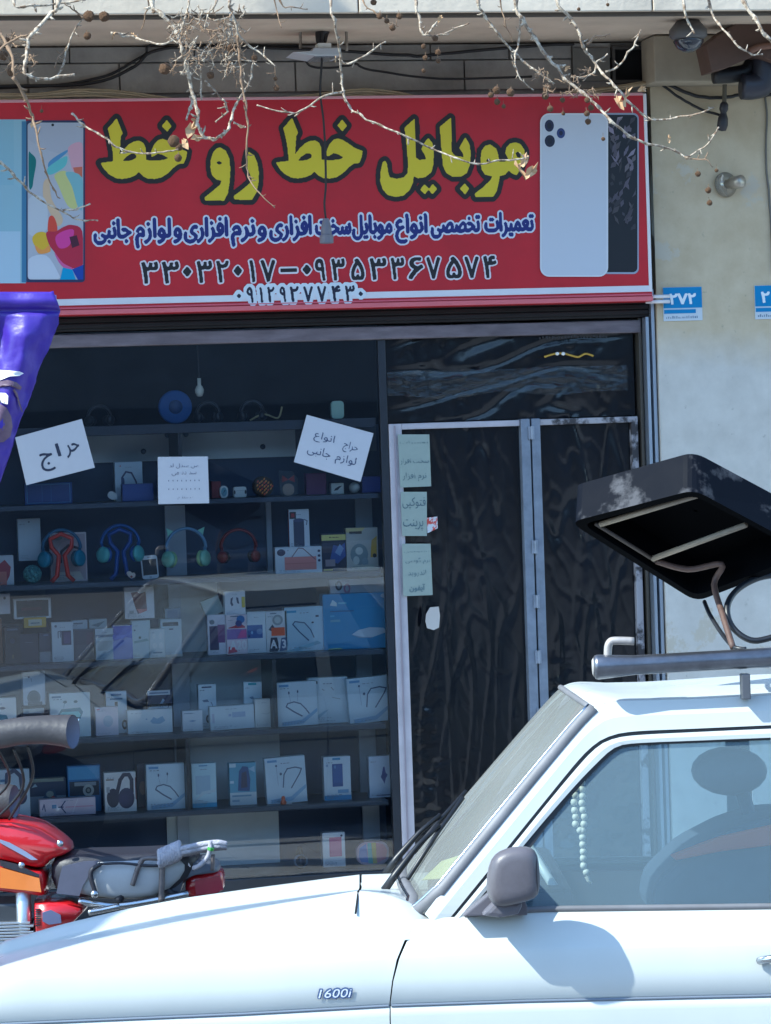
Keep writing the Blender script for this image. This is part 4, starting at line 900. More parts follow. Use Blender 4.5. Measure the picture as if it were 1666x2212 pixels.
goods(ZB, 270, 930, 435, 1245, 3, (216, 206, 214), 'red and blue phone carton marked A20', [('e', .7, .88, .2, .1, (60, 120, 190)), ('p', [(.1, .68), (.4, .72), (.6, .8), (.9, .7), (.9, .66), (.1, .66)], (180, 40, 70)), ('e', .6, .78, .16, .08, (52, 60, 130)), ('r', .02, .38, .98, .64, (150, 120, 190)), ('p', [(.5, .4), (.96, .42), (.96, .62), (.7, .6)], (206, 90, 160)), ('p', [(.05, .02), (.5, .06), (.4, .2), (.1, .2)], (206, 60, 90)), ('t', 'A20', .14, .12, .95, .34, (244, 244, 248)), ('r', .2, .95, .6, .97, GREY)], y=.11)
goods(ZB, 435, 905, 585, 1235, 3, (206, 216, 222), 'white phone carton with a blue phone lying across', [('r', .0, .36, .82, .68, (60, 96, 166)), ('e', .66, .52, .16, .07, (120, 150, 200)), ('e', .25, .5, .06, .04, (150, 190, 230)), ('e', .1, .42, .06, .03, (30, 50, 110))], y=.13)
goods(ZB, 587, 895, 755, 1225, 3, (206, 210, 214), 'white and orange phone carton marked A13', [('e', .55, .78, .25, .13, (150, 160, 166)), ('e', .55, .78, .15, .08, (196, 204, 206)), ('p', [(.1, .55), (.3, .68), (.4, .6), (.3, .5)], (40, 44, 80)), ('r', .24, .4, .88, .6, (226, 96, 44)), ('p', [(.12, .02), (.2, .36), (.5, .36), (.6, .1), (.5, .02)], (40, 44, 70)), ('p', [(.6, .02), (.95, .04), (.95, .36), (.7, .34)], (90, 110, 150)), ('t', 'A13', .18, .1, .9, .3, (240, 242, 246)), ('r', .2, .93, .5, .95, GREY)], y=.12)
goods(ZB, 738, 848, 1055, 1200, 3, (176, 204, 220), 'pale carton with a neckband picture beside the sky blue router carton', [('l', [(.2, .62), (.26, .68), (.5, .64), (.64, .48), (.72, .3)], .026, (70, 96, 140)), ('l', [(.2, .62), (.36, .44), (.58, .24)], .03, (70, 96, 140)), ('r', .06, .88, .3, .93, (90, 170, 215)), ('r', .78, .76, .86, .8, NAVY), ('e', .7, .64, .03, .02, NAVY), ('p', [(.02, .02), (.3, .02), (.9, .16), (.8, .22), (.3, .1)], (140, 190, 214))], y=.12, tilt=-.015)
goods(ZB, 1095, 640, 1560, 770, 3, (190, 200, 214), 'white carton with earphone pictures, on top of the sky blue router carton', [('e', .15, .6, .06, .3, (40, 46, 70)), ('e', .15, .6, .03, .18, (190, 200, 214)), ('e', .29, .4, .06, .3, (180, 130, 170)), ('e', .29, .4, .03, .18, (190, 200, 214)), ('r', .8, .3, .95, .8, (214, 220, 230))], on=True, y=.2)
goods(ZB, 1042, 757, 1598, 1200, 3, (42, 146, 206), 'large sky blue router carton', [('p', [(.1, .8), (.14, .9), (.2, .84), (.2, .78)], (206, 230, 240)), ('r', .22, .82, .34, .85, (120, 200, 230)), ('r', .1, .68, .44, .7, (30, 90, 150)), ('r', .1, .59, .16, .62, (100, 190, 230)), ('r', .1, .5, .24, .54, (120, 180, 210)), ('p', [(.4, .26), (.5, .34), (.66, .38), (.86, .36), (.9, .28), (.7, .2), (.56, .21)], (196, 214, 232)), ('p', [(.4, .26), (.56, .21), (.7, .2), (.66, .185), (.5, .2)], (130, 160, 196)), ('e', .88, .94, .05, .04, (170, 200, 226)), ('r', .06, .01, .25, .025, (170, 200, 120))], y=.11, dep=.08)
goods(ZB, 1345, 545, 1500, 640, 3, (150, 150, 176), 'small lilac box behind the white earphone carton', [('r', .3, .1, .34, .9, (70, 70, 100)), ('r', .6, .1, .64, .9, (70, 70, 100))], on=True, y=.3)
# ---- earphone carton row
goods(ZC, -160, 290, 138, 640, 4, WH, 'white carton with a teal neckband picture at the left end', [('p', [(.2, .3), (.5, .62), (.72, .6), (.78, .46), (.6, .2), (.55, .24), (.66, .46), (.5, .5), (.28, .28)], (40, 120, 140)), ('e', .6, .76, .1, .03, NAVY)], y=.13)
goods(ZC, 188, 385, 380, 640, 4, (32, 32, 44), 'black carton under the white webcam carton', [('r', .05, .8, .95, .95, (176, 186, 190)), ('r', .1, .4, .9, .7, (70, 34, 44))], y=.18)
goods(ZC, 190, 105, 376, 385, 4, (182, 192, 204), 'white carton with a grey webcam picture, on the black carton', [('e', .48, .22, .3, .22, (92, 106, 116)), ('e', .48, .22, .2, .14, (70, 86, 96)), ('r', .2, .0, .85, .1, (80, 92, 104)), ('e', .28, .84, .04, .03, NAVY), ('l', [(.38, .8), (.4, .7)], .02, GREY)], on=True, y=.18)
goods(ZC, 417, 278, 752, 645, 4, (206, 220, 226), 'white carton with a teal neckband seen above the grey handlebar muff', [('p', [(.18, .5), (.28, .64), (.75, .66), (.82, .56), (.74, .4), (.7, .44), (.74, .54), (.66, .58), (.3, .56), (.22, .46)], (44, 130, 150)), ('p', [(.2, .48), (.3, .58), (.7, .58), (.76, .5), (.7, .42), (.3, .42)], (110, 206, 210)), ('e', .38, .8, .05, .03, (60, 96, 110)), ('e', .64, .8, .05, .03, (60, 96, 110)), ('l', [(.36, .78), (.34, .66)], .012, (130, 170, 180)), ('r', .05, .9, .28, .94, (120, 150, 176))], y=.12)
goods(ZC, 882, 262, 1055, 610, 4, (196, 212, 222), 'white carton with a black handset picture behind the pinkish carton', [('r', .42, .45, .56, .75, (40, 46, 60)), ('r', .2, .8, .8, .84, (120, 150, 176)), ('e', .86, .2, .13, .12, (24, 28, 36)), ('e', .86, .2, .06, .06, (180, 190, 200)), ('r', .25, .9, .75, .94, (90, 130, 170))], y=.2)
goods(ZC, 795, 392, 982, 628, 4, (206, 200, 212), 'small pinkish white carton with a faint blue picture', [('e', .55, .5, .22, .2, (176, 196, 216)), ('r', .06, .9, .2, .94, (200, 110, 130))], y=.12)
goods(ZC, 1240, 395, 1432, 625, 4, (210, 218, 224), 'white carton standing behind the wide white carton by the upright', [('l', [(.8, .85), (.86, .85), (.83, .95)], .02, NAVY)], y=.2)
goods(ZC, 1060, 425, 1432, 622, 4, (206, 218, 226), 'wide white carton with a faint blue logo by the upright', [('p', [(.5, .5), (.58, .68), (.66, .6), (.78, .7), (.84, .5), (.72, .38), (.56, .4)], (150, 186, 216)), ('e', .42, .6, .02, .03, (150, 186, 216))], y=.12)
goods(ZC, 1225, 262, 1428, 400, 4, (34, 48, 84), 'dark blue box with a white top on the white cartons', [('r', 0, .72, .93, 1, (200, 212, 222)), ('p', [(.5, .2), (.62, .5), (.7, .4), (.6, .18)], (170, 190, 214)), ('r', .08, .8, .85, .9, (120, 140, 166))], on=True, y=.2)
goods(ZC, 1515, 432, 1682, 602, 4, (208, 216, 222), 'small white carton left of the wide white carton on the pale panel side', [('p', [(.3, .5), (.5, .55), (.7, .5), (.5, .44)], (150, 176, 206)), ('r', .08, .85, .5, .89, (150, 170, 190))], y=.12)
goods(ZD, 48, 215, 190, 570, 4, (200, 216, 226), 'tall white carton with a dark round picture, behind the small white carton', [('r', .2, .92, .75, .95, NAVY), ('p', [(.2, .64), (.5, .66), (.6, .6), (.3, .6)], (120, 140, 166)), ('e', .55, .22, .16, .1, (30, 40, 60)), ('e', .55, .22, .08, .05, (170, 190, 210)), ('l', [(.7, .6), (.8, .5)], .03, (90, 110, 140))], y=.2)
goods(ZD, 140, 382, 494, 570, 4, (204, 218, 228), 'wide white carton with faint lettering in front of two tall cartons', [('r', .42, .55, .48, .65, (170, 190, 220)), ('r', .5, .5, .8, .72, (176, 196, 222)), ('r', .05, .3, .1, .7, (196, 204, 222))], y=.12, tilt=-.02)
goods(ZD, 405, 205, 550, 560, 4, (196, 214, 224), 'tall white carton with a teal logo, behind the cream carton', [('r', .25, .93, .7, .98, (60, 160, 180)), ('p', [(.3, .66), (.5, .68), (.62, .6), (.4, .62)], (130, 160, 186))], y=.2, tilt=.02)
goods(ZD, 497, 325, 650, 552, 4, (206, 210, 208), 'cream carton beside the dark divider', [('l', [(.35, .5), (.6, .46), (.8, .52)], .015, (150, 160, 166))], y=.13)
goods(ZD, 678, 188, 998, 540, 4, (200, 216, 226), 'white carton with a grey neckband loop, right of the divider', neck(), y=.12, tilt=-.02)
goods(ZD, 925, 165, 1240, 532, 4, (190, 204, 210), 'cream carton with a faint earphone picture, partly behind the neckband carton', [('r', .14, .87, .24, .93, (60, 66, 80)), ('l', [(.35, .75), (.4, .72)], .02, (150, 160, 170)), ('l', [(.58, .78), (.64, .72)], .02, (140, 150, 160)), ('l', [(.6, .56), (.8, .52)], .015, (150, 160, 166)), ('p', [(.05, .1), (.4, .28), (.5, .3), (.2, .08)], (160, 190, 206))], y=.17)
goods(ZD, 1250, 155, 1595, 518, 4, (196, 214, 226), 'tilted white neckband carton at the door end of the row', neck(True), y=.12, tilt=-.06)
# ---- lower carton row
goods(ZC, -160, 930, 250, 1330, 5, (186, 200, 212), 'white carton with grey headphones beside the motorcycle mirror', [('l', [(.52, .55), (.55, .9), (.7, .98), (.82, .85), (.85, .5)], .08, (86, 92, 116)), ('e', .55, .5, .12, .16, (70, 76, 100)), ('e', .8, .42, .14, .16, (60, 64, 92)), ('r', .4, .75, .5, .8, (90, 130, 170))], y=.13)
goods(ZC, 228, 885, 545, 1180, 5, (130, 146, 160), 'carton with a busy toy picture and dark top', [('r', 0, .5, 1, 1, (52, 66, 92)), ('r', .0, .9, .95, 1, (130, 140, 130)), ('p', [(.4, .1), (.36, .4), (.52, .66), (.7, .7), (.8, .3), (.66, .05)], (60, 80, 110)), ('e', .58, .55, .1, .09, (150, 160, 150)), ('e', .66, .42, .06, .07, (170, 70, 64)), ('e', .54, .3, .1, .1, (110, 150, 170)), ('e', .66, .2, .08, .09, (140, 170, 150)), ('p', [(.1, .75), (.2, .86), (.26, .78)], (170, 190, 200))], y=.2)
goods(ZC, 330, 1170, 795, 1312, 5, (196, 186, 200), 'long pinkish tripod carton lying in the lower carton row', [('l', [(.05, .4), (.08, .7), (.1, .3)], .02, (90, 100, 140)), ('r', .22, .44, .3, .66, (70, 130, 176)), ('l', [(.33, .5), (.42, .5)], .02, NAVY), ('l', [(.38, .5), (.46, .85)], .02, (50, 70, 120)), ('l', [(.38, .5), (.46, .15)], .02, (50, 70, 120)), ('r', .46, .46, .96, .52, (206, 160, 186)), ('l', [(.58, .1), (.68, .9)], .01, (230, 230, 236))], y=.1)
goods(ZC, 565, 905, 838, 1290, 5, (62, 120, 176), 'blue radio carton behind the tripod carton', [('r', .03, .7, .97, .97, (96, 160, 206)), ('r', .05, .35, .95, .66, (52, 62, 76)), ('r', .2, .56, .86, .64, (150, 160, 166)), ('e', .62, .46, .17, .13, (176, 182, 180)), ('e', .62, .46, .09, .07, (70, 76, 84)), ('e', .62, .46, .05, .04, (150, 150, 140))], y=.2)
goods(ZC, 868, 908, 1130, 1238, 5, (212, 214, 214), 'white carton with black padded headphones picture', [('l', [(.4, .5), (.5, .8), (.62, .93), (.78, .93), (.86, .8), (.86, .5)], .12, (40, 40, 66)), ('e', .26, .36, .2, .24, (36, 38, 66)), ('e', .68, .34, .26, .26, (44, 46, 84)), ('e', .6, .3, .16, .16, (52, 52, 96)), ('r', .05, .8, .3, .84, (150, 140, 130)), ('r', .06, .5, .16, .64, (170, 176, 184)), ('r', .97, .3, 1, .85, (120, 60, 70))], y=.12)
goods(ZC, 1140, 900, 1230, 1260, 5, (52, 56, 76), 'narrow dark carton between headphones carton and neckband carton', [('e', .5, .45, .3, .16, (120, 96, 90))], y=.24)
goods(ZC, 1218, 884, 1552, 1262, 5, (192, 212, 224), 'white carton with a grey neckband loop, left of the lower divider', neck(), y=.12)
goods(ZD, -6, 838, 190, 1190, 5, (186, 214, 230), 'pale blue carton with a blue foot, right of the lower divider', [('r', 0, 0, 1, .1, (90, 180, 220)), ('r', .15, .3, .75, .72, (176, 206, 226)), ('p', [(.05, .12), (.5, .3), (.95, .34), (.95, .4), (.4, .36)], (206, 226, 236)), ('r', .3, .93, .65, .96, (120, 170, 206))], y=.12)
goods(ZD, 295, 845, 508, 1182, 5, (110, 176, 206), 'blue blister carton with a dark speaker inside', [('r', 0, 0, 1, .3, (206, 220, 226)), ('r', 0, .9, .25, .99, (206, 226, 236)), ('r', .02, .52, .16, .58, (206, 226, 236)), ('p', [(.3, .34), (.36, .8), (.5, .92), (.7, .9), (.78, .6), (.74, .32)], (52, 84, 140)), ('p', [(.42, .4), (.46, .76), (.64, .8), (.66, .42)], (60, 60, 90)), ('r', .08, .2, .8, .24, (130, 170, 196)), ('r', .08, .08, .35, .13, (150, 180, 200)), ('p', [(.72, .85), (.95, .92), (.95, .76)], (170, 206, 226))], y=.13)
goods(ZD, 590, 775, 912, 1145, 5, (194, 212, 226), 'tilted white neckband carton in the lower carton row', neck(True), y=.11, tilt=-.04)
goods(ZD, 1048, 790, 1262, 1138, 5, (200, 214, 226), 'white power bank carton with a navy phone picture and blue foot', [('r', 0, 0, 1, .11, (80, 160, 214)), ('r', .31, .31, .7, .83, (48, 82, 150)), ('r', .35, .4, .68, .8, (58, 96, 166)), ('e', .42, .76, .04, .04, (110, 150, 200)), ('r', .5, .16, .9, .24, (130, 176, 216)), ('r', .33, .92, .62, .97, (70, 150, 200)), ('e', .12, .8, .04, .03, (150, 180, 210))], y=.12)
goods(ZD, 1408, 802, 1592, 1132, 5, (190, 206, 226), 'narrow white carton with a blue gadget picture at the door end', [('p', [(.55, .55), (.62, .74), (.68, .74), (.72, .6), (.8, .54), (.72, .46), (.66, .32), (.6, .4), (.5, .5)], (44, 70, 150)), ('r', .3, .04, .9, .07, (110, 120, 150))], y=.13)
p = on_y(*ZD(725, 1135), .07); o = MB().lathe([(.014, 0), (.012, .012), (.007, .02), (.009, .026), (.006, .034), (0, .036)], (p.x, .075, SZ[5] + .001), (0, 0, 1), 12).build('figurine', M('orange plastic', (214, 110, 70), .4), None, smooth=True); tag(o, 'tiny orange and white figurine before the tilted neckband carton', 'figurine')
MB().lathe([(.018, 0), (.018, .004), (0, .004)], (p.x + .02, .08, SZ[5] + .001), (0, 0, 1), 12).build('figurine_base', M('white plastic base', (220, 220, 226), .4), o)
# ---- bottom row
p = on_y(*ZG(355, 115), .13)
wt = empty('smartwatch', (p.x, .13, SZ[6] + .001), 0, 'dark smartwatch with a pale ring in the bottom row', 'watch')
MB().lathe([(.028, 0), (.031, .004), (.028, .01), (0, .01)], (0, 0, .035), (0, -1, 0), 24).build('watch_case', M('blue grey case', (120, 140, 170), .3, metal=.4), wt, smooth=True)
MB().lathe([(.023, .0105), (0, .0108)], (0, 0, .035), (0, -1, 0), 24).build('watch_face', M('dark face', (40, 44, 66), .2), wt, smooth=True)
MB().tube([(0, .004, .062), (0, .02, .085), (0, .05, .07), (0, .05, .01), (0, .02, .003), (0, .004, .01)], .011, 8).build('watch_strap', m_blk, wt, smooth=True)
goods(ZG, 487, 0, 620, 205, 6, (206, 214, 222), 'white carton with a pink speaker picture in the bottom row', [('r', .3, .3, .85, .86, (196, 110, 150)), ('r', .34, .34, .8, .82, (206, 130, 166)), ('e', .85, .9, .05, .03, NAVY)], y=.13)
def tiedye():
    u0, v0 = ZG(688, 22); u1, v1 = ZG(878, 170); a = on_y(u0, v1, .13); b = on_y(u1, v0, .13); w, h = b.x - a.x, b.z - a.z
    o = rounded('rainbow_cushion', w, h, .03, M('pastel rubber', (190, 170, 190), .5), rr_=.42); o.location = ((a.x + b.x)/2, .13, SZ[6] + .001); tag(o, 'pastel rainbow coloured pad in the bottom row', 'pad')
    print_on(o, w, h, [('p', [(.06, .4), (.1, .75), (.3, .92), (.36, .1), (.14, .15)], (110, 140, 206)), ('p', [(.34, .94), (.45, .96), (.5, .05), (.36, .07)], (110, 190, 190)), ('p', [(.46, .96), (.6, .96), (.62, .05), (.5, .05)], (206, 196, 110)), ('p', [(.6, .95), (.82, .88), (.94, .6), (.9, .25), (.62, .06)], (206, 140, 160))])
tiedye()
for i, (u, c, lb) in enumerate(((120, (60, 70, 96), 'slate carton in the bottom row behind the motorcycle seat'), (250, (90, 110, 130), 'grey blue carton in the bottom row behind the grab rail'), (300, (54, 60, 80), 'dark carton in the bottom row beside the grey blue one'))):
    goods(lambda x, y: (x, y), u - 28, 1820 + 8*i, u + 28, 1890, 6, c, lb, [('r', .1, .7, .9, .8, (120, 130, 150))], y=.14)

# ================================================================== paper notices on the glass and the door
m_paper = M('white paper', (190, 192, 200), .7, var=.03, vscale=20)
def sheet(pts, label, lines, y=-.012, mat=m_paper, ink=(60, 66, 84), curl=.006, name='paper_notice'):
    """pts: TL, TR, BR, BL reading pixels; lines: (text, s0, t0, s1, t1) in 0..1 across / down"""
    P = [on_y(u, v, y) for u, v in pts]; c = sum(P, Vector())/4
    o_ = empty(name, c, 0, label, 'notice')
    def at(s, t, off=0.):
        q = (P[0]*(1 - s) + P[1]*s)*(1 - t) + (P[3]*(1 - s) + P[2]*s)*t - c
        q.y = -curl*math.sin(s*2.7)*math.sin(t*2.2) - off; return q
    n = 10; rows = [[at(k/n, i/n) for k in range(n + 1)] for i in range(n + 1)]; rows2 = [[at(k/n, i/n, -.0006) for k in range(n + 1)] for i in range(n + 1)]
    MB().grid(rows).grid(rows2, flip=True).build('sheet', mat, o_, smooth=True, fix=False)
    if lines:
        asp = (P[1] - P[0]).length/(P[0] - P[3]).length
        for tx, s0, t0, s1, t1 in lines:
            mb = MB(); letter_mesh(mb, fit(tp(tx), s0*asp, 1 - t1, s1*asp, 1 - t0), lambda x, z: tuple(at(x/asp, 1 - z, .0012)), .007 if asp*(s1 - s0) > .3 else .005, .005, rgb(ink))
            mb.build('handwriting', INK, o_, fix=False)
    return o_
sheet([(33, 945), (177, 905), (205, 1010), (57, 1048)], 'tilted white sheet with one handwritten word in the window', [('حر', .66, .42, .86, .68), ('ا', .53, .34, .58, .6), ('ج', .27, .46, .46, .84)], ink=(44, 50, 72))
sheet([(341, 987), (449, 986), (452, 1087), (342, 1089)], 'upright white notice with five faint lines in the window', [('س سدل لد', .22, .14, .8, .25), ('سد دد می', .27, .31, .76, .41), ('. . . . . . . .', .2, .49, .82, .53), ('. . . . . . . .', .2, .67, .82, .71), ('سسط م', .38, .82, .68, .92)], ink=(120, 124, 140))
sheet([(663, 896), (807, 936), (779, 1041), (635, 998)], 'white sheet with two handwritten lines, tilted the other way', [('حراج', .62, .28, .84, .52), ('انواع', .18, .26, .48, .48), ('لوازم', .56, .56, .86, .8), ('جانبی', .14, .56, .48, .78)], ink=(74, 84, 112))
m_note = M('pale green paper', (152, 164, 156), .7, var=.06, vscale=30)
def nt(x, y): return 815.6 + (x)*.2668, 885.0 + y*.2668
sheet([nt(165, 200), nt(420, 200), nt(435, 620), nt(185, 630)], 'topmost pale green note on the door', [('تعمیرات', .05, .12, .95, .19), ('سخت افزار', .03, .44, .95, .58), ('نرم افزار', .08, .72, .85, .9)], y=-.03, mat=m_note, ink=(90, 110, 116), curl=.002)
sheet([nt(188, 665), nt(400, 665), nt(400, 1022), nt(200, 1022)], 'middle pale green note on the door reading copy and print', [('فتوکپی', .05, .12, .95, .4), ('پرینت', .05, .62, .85, .88)], y=-.03, mat=m_note, ink=(84, 104, 112), curl=.002)
sheet([nt(200, 1085), nt(430, 1085), nt(447, 1500), nt(208, 1510)], 'lowest pale green note on the door', [('تخصصی', .05, .12, .95, .18), ('نرم گوشی', .1, .26, .95, .4), ('اندروید', .18, .5, .8, .64), ('آیفون', .22, .78, .74, .93)], y=-.03, mat=m_note, ink=(100, 120, 126), curl=.002)
stk = sheet([nt(400, 875), nt(485, 865), nt(488, 960), nt(405, 1000)], 'small red and white sticker beside the middle note', [], y=-.03, mat=M('sticker white', (200, 204, 210), .5, var=.8, vscale=40, col2=(190, 70, 60), thr=(.48, .52)), curl=.001, name='sticker')
p = on_y(*nt(450, 1690), -.03); o = MB().prism([(-.028, .0), (-.034, .03), (-.03, .06), (-.012, .088), (.026, .09), (.03, .05), (.024, 0), (0, -.01)], -.034, -.030).build('torn_paper', M('old cream paper', (196, 190, 184), .8, var=.1), None); o.location = (p.x, 0, p.z - .04); tag(o, 'torn cream scrap of paper stuck to the door film', 'paper scrap')
# ================================================================== white saloon car
CD = 8.75
CARM = Matrix.Translation(CAM + DH*CD - UP*CAM.z)@Matrix.Rotation(-PSI, 4, 'Z')@Matrix.Rotation(rad(-2.2), 4, 'X')
CARI = CARM.inverted()
def cp(u, v, Y):
    o = CARI@CAM; d = CARI.to_3x3()@ray(u, v); t = (Y - o.y)/d.y; p = o + d*t; return p
car = empty('parked_car', (0, 0, 0), 0, 'white saloon car with a steel pipe on its roof', 'car'); car.matrix_world = CARM
WID = 1.60
m_paint = M('white car paint', (204, 208, 206), .3, var=.09, vscale=2.2, coat=.14, spec=.3, rvar=.1)
m_seam = M('dark seam', (20, 20, 22), .8)
m_rub = M('grey window rubber', (120, 120, 124), .55, var=.3, vscale=8)
m_rubd = M('dark rubber', (40, 42, 48), .6)
m_chrome = M('dull chrome', (190, 194, 200), .22, metal=1., var=.15, vscale=12)
m_cglass = glass('car glass', (.74, .86, .90), 1.52, 0., 1., dirt_haze=.42, dirt_haze_col=(160, 186, 200))  # the pale blue share paints the reflected sky haze into the pane
m_wglass = glass('windscreen glass', (.8, .88, .88), 1.52, 0., 1., dirt_haze=.7, dirt_haze_col=(160, 162, 158))
def interp(tab, x):
    if x <= tab[0][0]: a, b = tab[0], tab[1]
    elif x >= tab[-1][0]: a, b = tab[-2], tab[-1]
    else:
        for a, b in zip(tab, tab[1:]):
            if a[0] <= x <= b[0]: break
    return a[1] + (b[1] - a[1])*(x - a[0])/(b[0] - a[0])
def tab(px, Y): return [(p.x, p.z) for p in (cp(u, v, Y) for u, v in px)]
YCR = .12
T_crown = tab([(0, 2095), (187, 2040), (440, 1988), (600, 1957), (780, 1926), (840, 1934), (880, 1948), (914, 1966), (950, 1998)], YCR)
T_sh = tab([(0, 2112), (521, 2083), (850, 2067), (1128, 2050), (1666, 2036)], .004)
T_trim = tab([(0, 2212), (521, 2190), (841, 2172), (1128, 2162), (1666, 2150)], 0)
T_belt = tab([(940, 1984), (1166, 1968), (1666, 1962)], .06)
NX = -1.38
T_crown = [(NX, T_crown[0][1] - .22), (NX + .06, T_crown[0][1] - .10), (NX + .16, T_crown[0][1] - .035)] + T_crown
def crown(x): return interp(T_crown, x)
def seamx(z):
    T = sorted((p.z, p.x) for p in (cp(u, v, .01) for u, v in ((888, 2008), (872, 2040), (856, 2077), (846, 2130), (843, 2161), (843, 2212))))
    return interp(T, z) if z > T[0][0] else T[0][1]
ZF8 = cp(888, 2009, .03).z; XB8 = cp(952, 2008, .06).x
def fsec(x):
    c = crown(x); t = min(interp(T_trim, x), c - .06); s = min(interp(T_sh, x), c - .022)
    return [(.07, .18), (.03, .30), (.006, .42), (0, t - .03), (0, t - .008), (.006, t - .003), (.006, t + .003), (0, t + .009), (0, (t + s)/2), (.0, s - .008), (.006, s + .004), (.02, s + (c - s)*.3), (.05, s + (c - s)*.66), (.085, s + (c - s)*.9), (YCR, c)]
def mirrorY(pts): return [(x, WID - y, z) for x, y, z in pts]
def near_far(rows, name, mat, smooth=True, parent=car, thick=.0):
    """build a near-side panel and its mirror image on the far side"""
    a = MB().grid(rows).build(name, mat, parent, smooth=smooth); b = MB().grid([mirrorY(r) for r in rows]).build(name, mat, parent, smooth=smooth)
    return a, b
def ease(n): return [i/n for i in range(n + 1)]
rows = []
for t in ease(46):
    r = []
    for k in range(15):
        x = NX + (0.02 - NX)*t
        sec = fsec(x)[k]; xe = (min(seamx(sec[1]), .09) if sec[1] < ZF8 else XB8) - .0016; x2 = NX + (xe - NX)*t; y, z = fsec(x2)[k]
        nose = max(0, (NX + .22 - x2)/.22)**2*.16
        r.append((x2, y + nose, z))
    rows.append(r)
MB().grid(rows).build('front_fender', m_paint, car, smooth=True)
T_fs = tab([(0, 2040), (133, 2003), (277, 1969), (400, 1946), (555, 1924), (700, 1905), (850, 1890)], WID - .12)
def farz(x, z):
    c = crown(x); return z if z < .5 else z - max(.05, c - interp(T_fs, x) + .012)*(z - .5)/max(.05, c - .5)
MB().grid([[(x, WID - y, farz(x, z)) for x, y, z in r] for r in rows]).build('front_fender', m_paint, car, smooth=True)
# door skins: front door in view, rear quarter behind
DEND = cp(1712, 2000, 0).x
def bsec(x):
    t = interp(T_trim, x); s = interp(T_sh, x); b = interp(T_belt, x)
    return [(.07, .18), (.03, .30), (.006, .42), (0, t - .03), (0, t - .008), (.006, t - .003), (.006, t + .003), (0, t + .009), (0, (t + s)/2), (0, s - .008), (.006, s + .004), (.022, s + (b - s)*.4), (.04, s + (b - s)*.75), (.052, b - .01), (.062, b)]
def panel(x0f, x1, n, name):
    rows = []
    for t in ease(n):
        r = []
        for k in range(15):
            z = bsec(.6)[k][1]; a = x0f(z); x = a + (x1 - a)*t; y, z = bsec(x)[k]; r.append((x, y, z))
        rows.append(r)
    return near_far(rows, name, m_paint)
panel(lambda z: min(seamx(z), .09) + .0016, DEND, 24, 'door')
REND = 2.75
panel(lambda z: DEND + .006, DEND + .85, 10, 'rear_door'); panel(lambda z: DEND + .856, REND, 12, 'rear_fender')
m_trim = M('grey side trim', (120, 128, 140), .4, metal=.3)
for xa, xb_ in ((NX + .2, seamx(.55) - .004), (seamx(.55) + .004, DEND - .004), (DEND + .01, REND - .1)):
    rows = []
    for i in range(24):
        x = xa + (xb_ - xa)*i/23; z = interp(T_trim, x); rows.append([(x, .004, z - .006), (x, -.0015, z - .004), (x, -.0015, z + .001), (x, .004, z + .003)])
    near_far(rows, 'side_trim', m_trim)
# dark inner shell under all seams
rows = []
for x in [NX + .05 + (REND - .05 - NX - .05)*i/30 for i in range(31)]:
    b = min(crown(x) if x < .05 else interp(T_belt, x), interp(T_belt, x)) - (.16 if x < .15 else .03)
    rows.append([(x, .12, .2), (x, .05, .4), (x, .03, max(.42, b - .14)), (x, .08, b), (x, WID - .08, b), (x, WID - .03, max(.42, b - .14)), (x, WID - .05, .4), (x, WID - .12, .2)])
MB().grid(rows, closed=True).build('inner_body', m_seam, car)
# hood
T_h1 = tab([(0, 2064), (133, 2027), (277, 1993), (400, 1968), (555, 1944), (700, 1924), (800, 1914)], .72)
T_h2 = tab([(0, 2035), (133, 1997), (277, 1963), (400, 1940), (555, 1918), (700, 1899), (800, 1887)], .84)
def shift(T): return [(NX, T[0][1] - .22), (NX + .06, T[0][1] - .10), (NX + .16, T[0][1] - .035)] + T
T_h1, T_h2 = shift(T_h1), shift(T_h2)
HEND = cp(772, 1950, YCR).x
rows = []
for i in range(50):
    x = NX + (HEND - NX)*i/49; c = crown(x); h1 = interp(T_h1, x); h2 = interp(T_h2, x)
    ys = [(YCR + .004, c - .002), (YCR + .02, c + .002), (.2, c*.85 + h1*.15), (.4, c*.5 + h1*.5), (.6, c*.15 + h1*.85), (.7, h1), (.74, h1 + (h2 - h1)*.2), (.79, h1 + (h2 - h1)*.72), (.83, h2), (.88, h2 - .003), (.96, h2 - .016), (1.1, h1 - .03), (1.3, min(h1 - .045, farz(x, c) + .004)), (WID - YCR - .004, farz(x, c) - .002)]
    curve = .05*0
    rows.append([(x + .05*(math.sin(math.pi*y/WID) - .3)*(-1 if i < 6 else 0), y, z) for y, z in ys])
MB().grid(rows).build('hood', m_paint, car, smooth=True)
# cowl panel between hood and windscreen: carries the hood's section on
XW0 = cp(918, 1955, .13).x
def hood_row(x, xs=None):
    c = crown(x); h1 = interp(T_h1, min(x, HEND)); h2 = interp(T_h2, min(x, HEND))
    return [(YCR + .004, c - .002), (YCR + .02, c + .002), (.2, c*.85 + h1*.15), (.4, c*.5 + h1*.5), (.6, c*.15 + h1*.85), (.7, h1), (.74, h1 + (h2 - h1)*.2), (.79, h1 + (h2 - h1)*.72), (.83, h2), (.88, h2 - .003), (.96, h2 - .016), (1.1, h1 - .03), (1.3, min(h1 - .045, farz(x, c) + .004)), (WID - YCR - .004, farz(x, c) - .002)]
rows = []
for i in range(14):
    x = HEND + .007 + (XW0 + .12 - HEND)*i/13; rows.append([(x - .05*math.sin(math.pi*y/WID)*(i/13), y, z) for y, z in hood_row(x)])
MB().grid(rows).build('cowl_panel', m_paint, car, smooth=True)

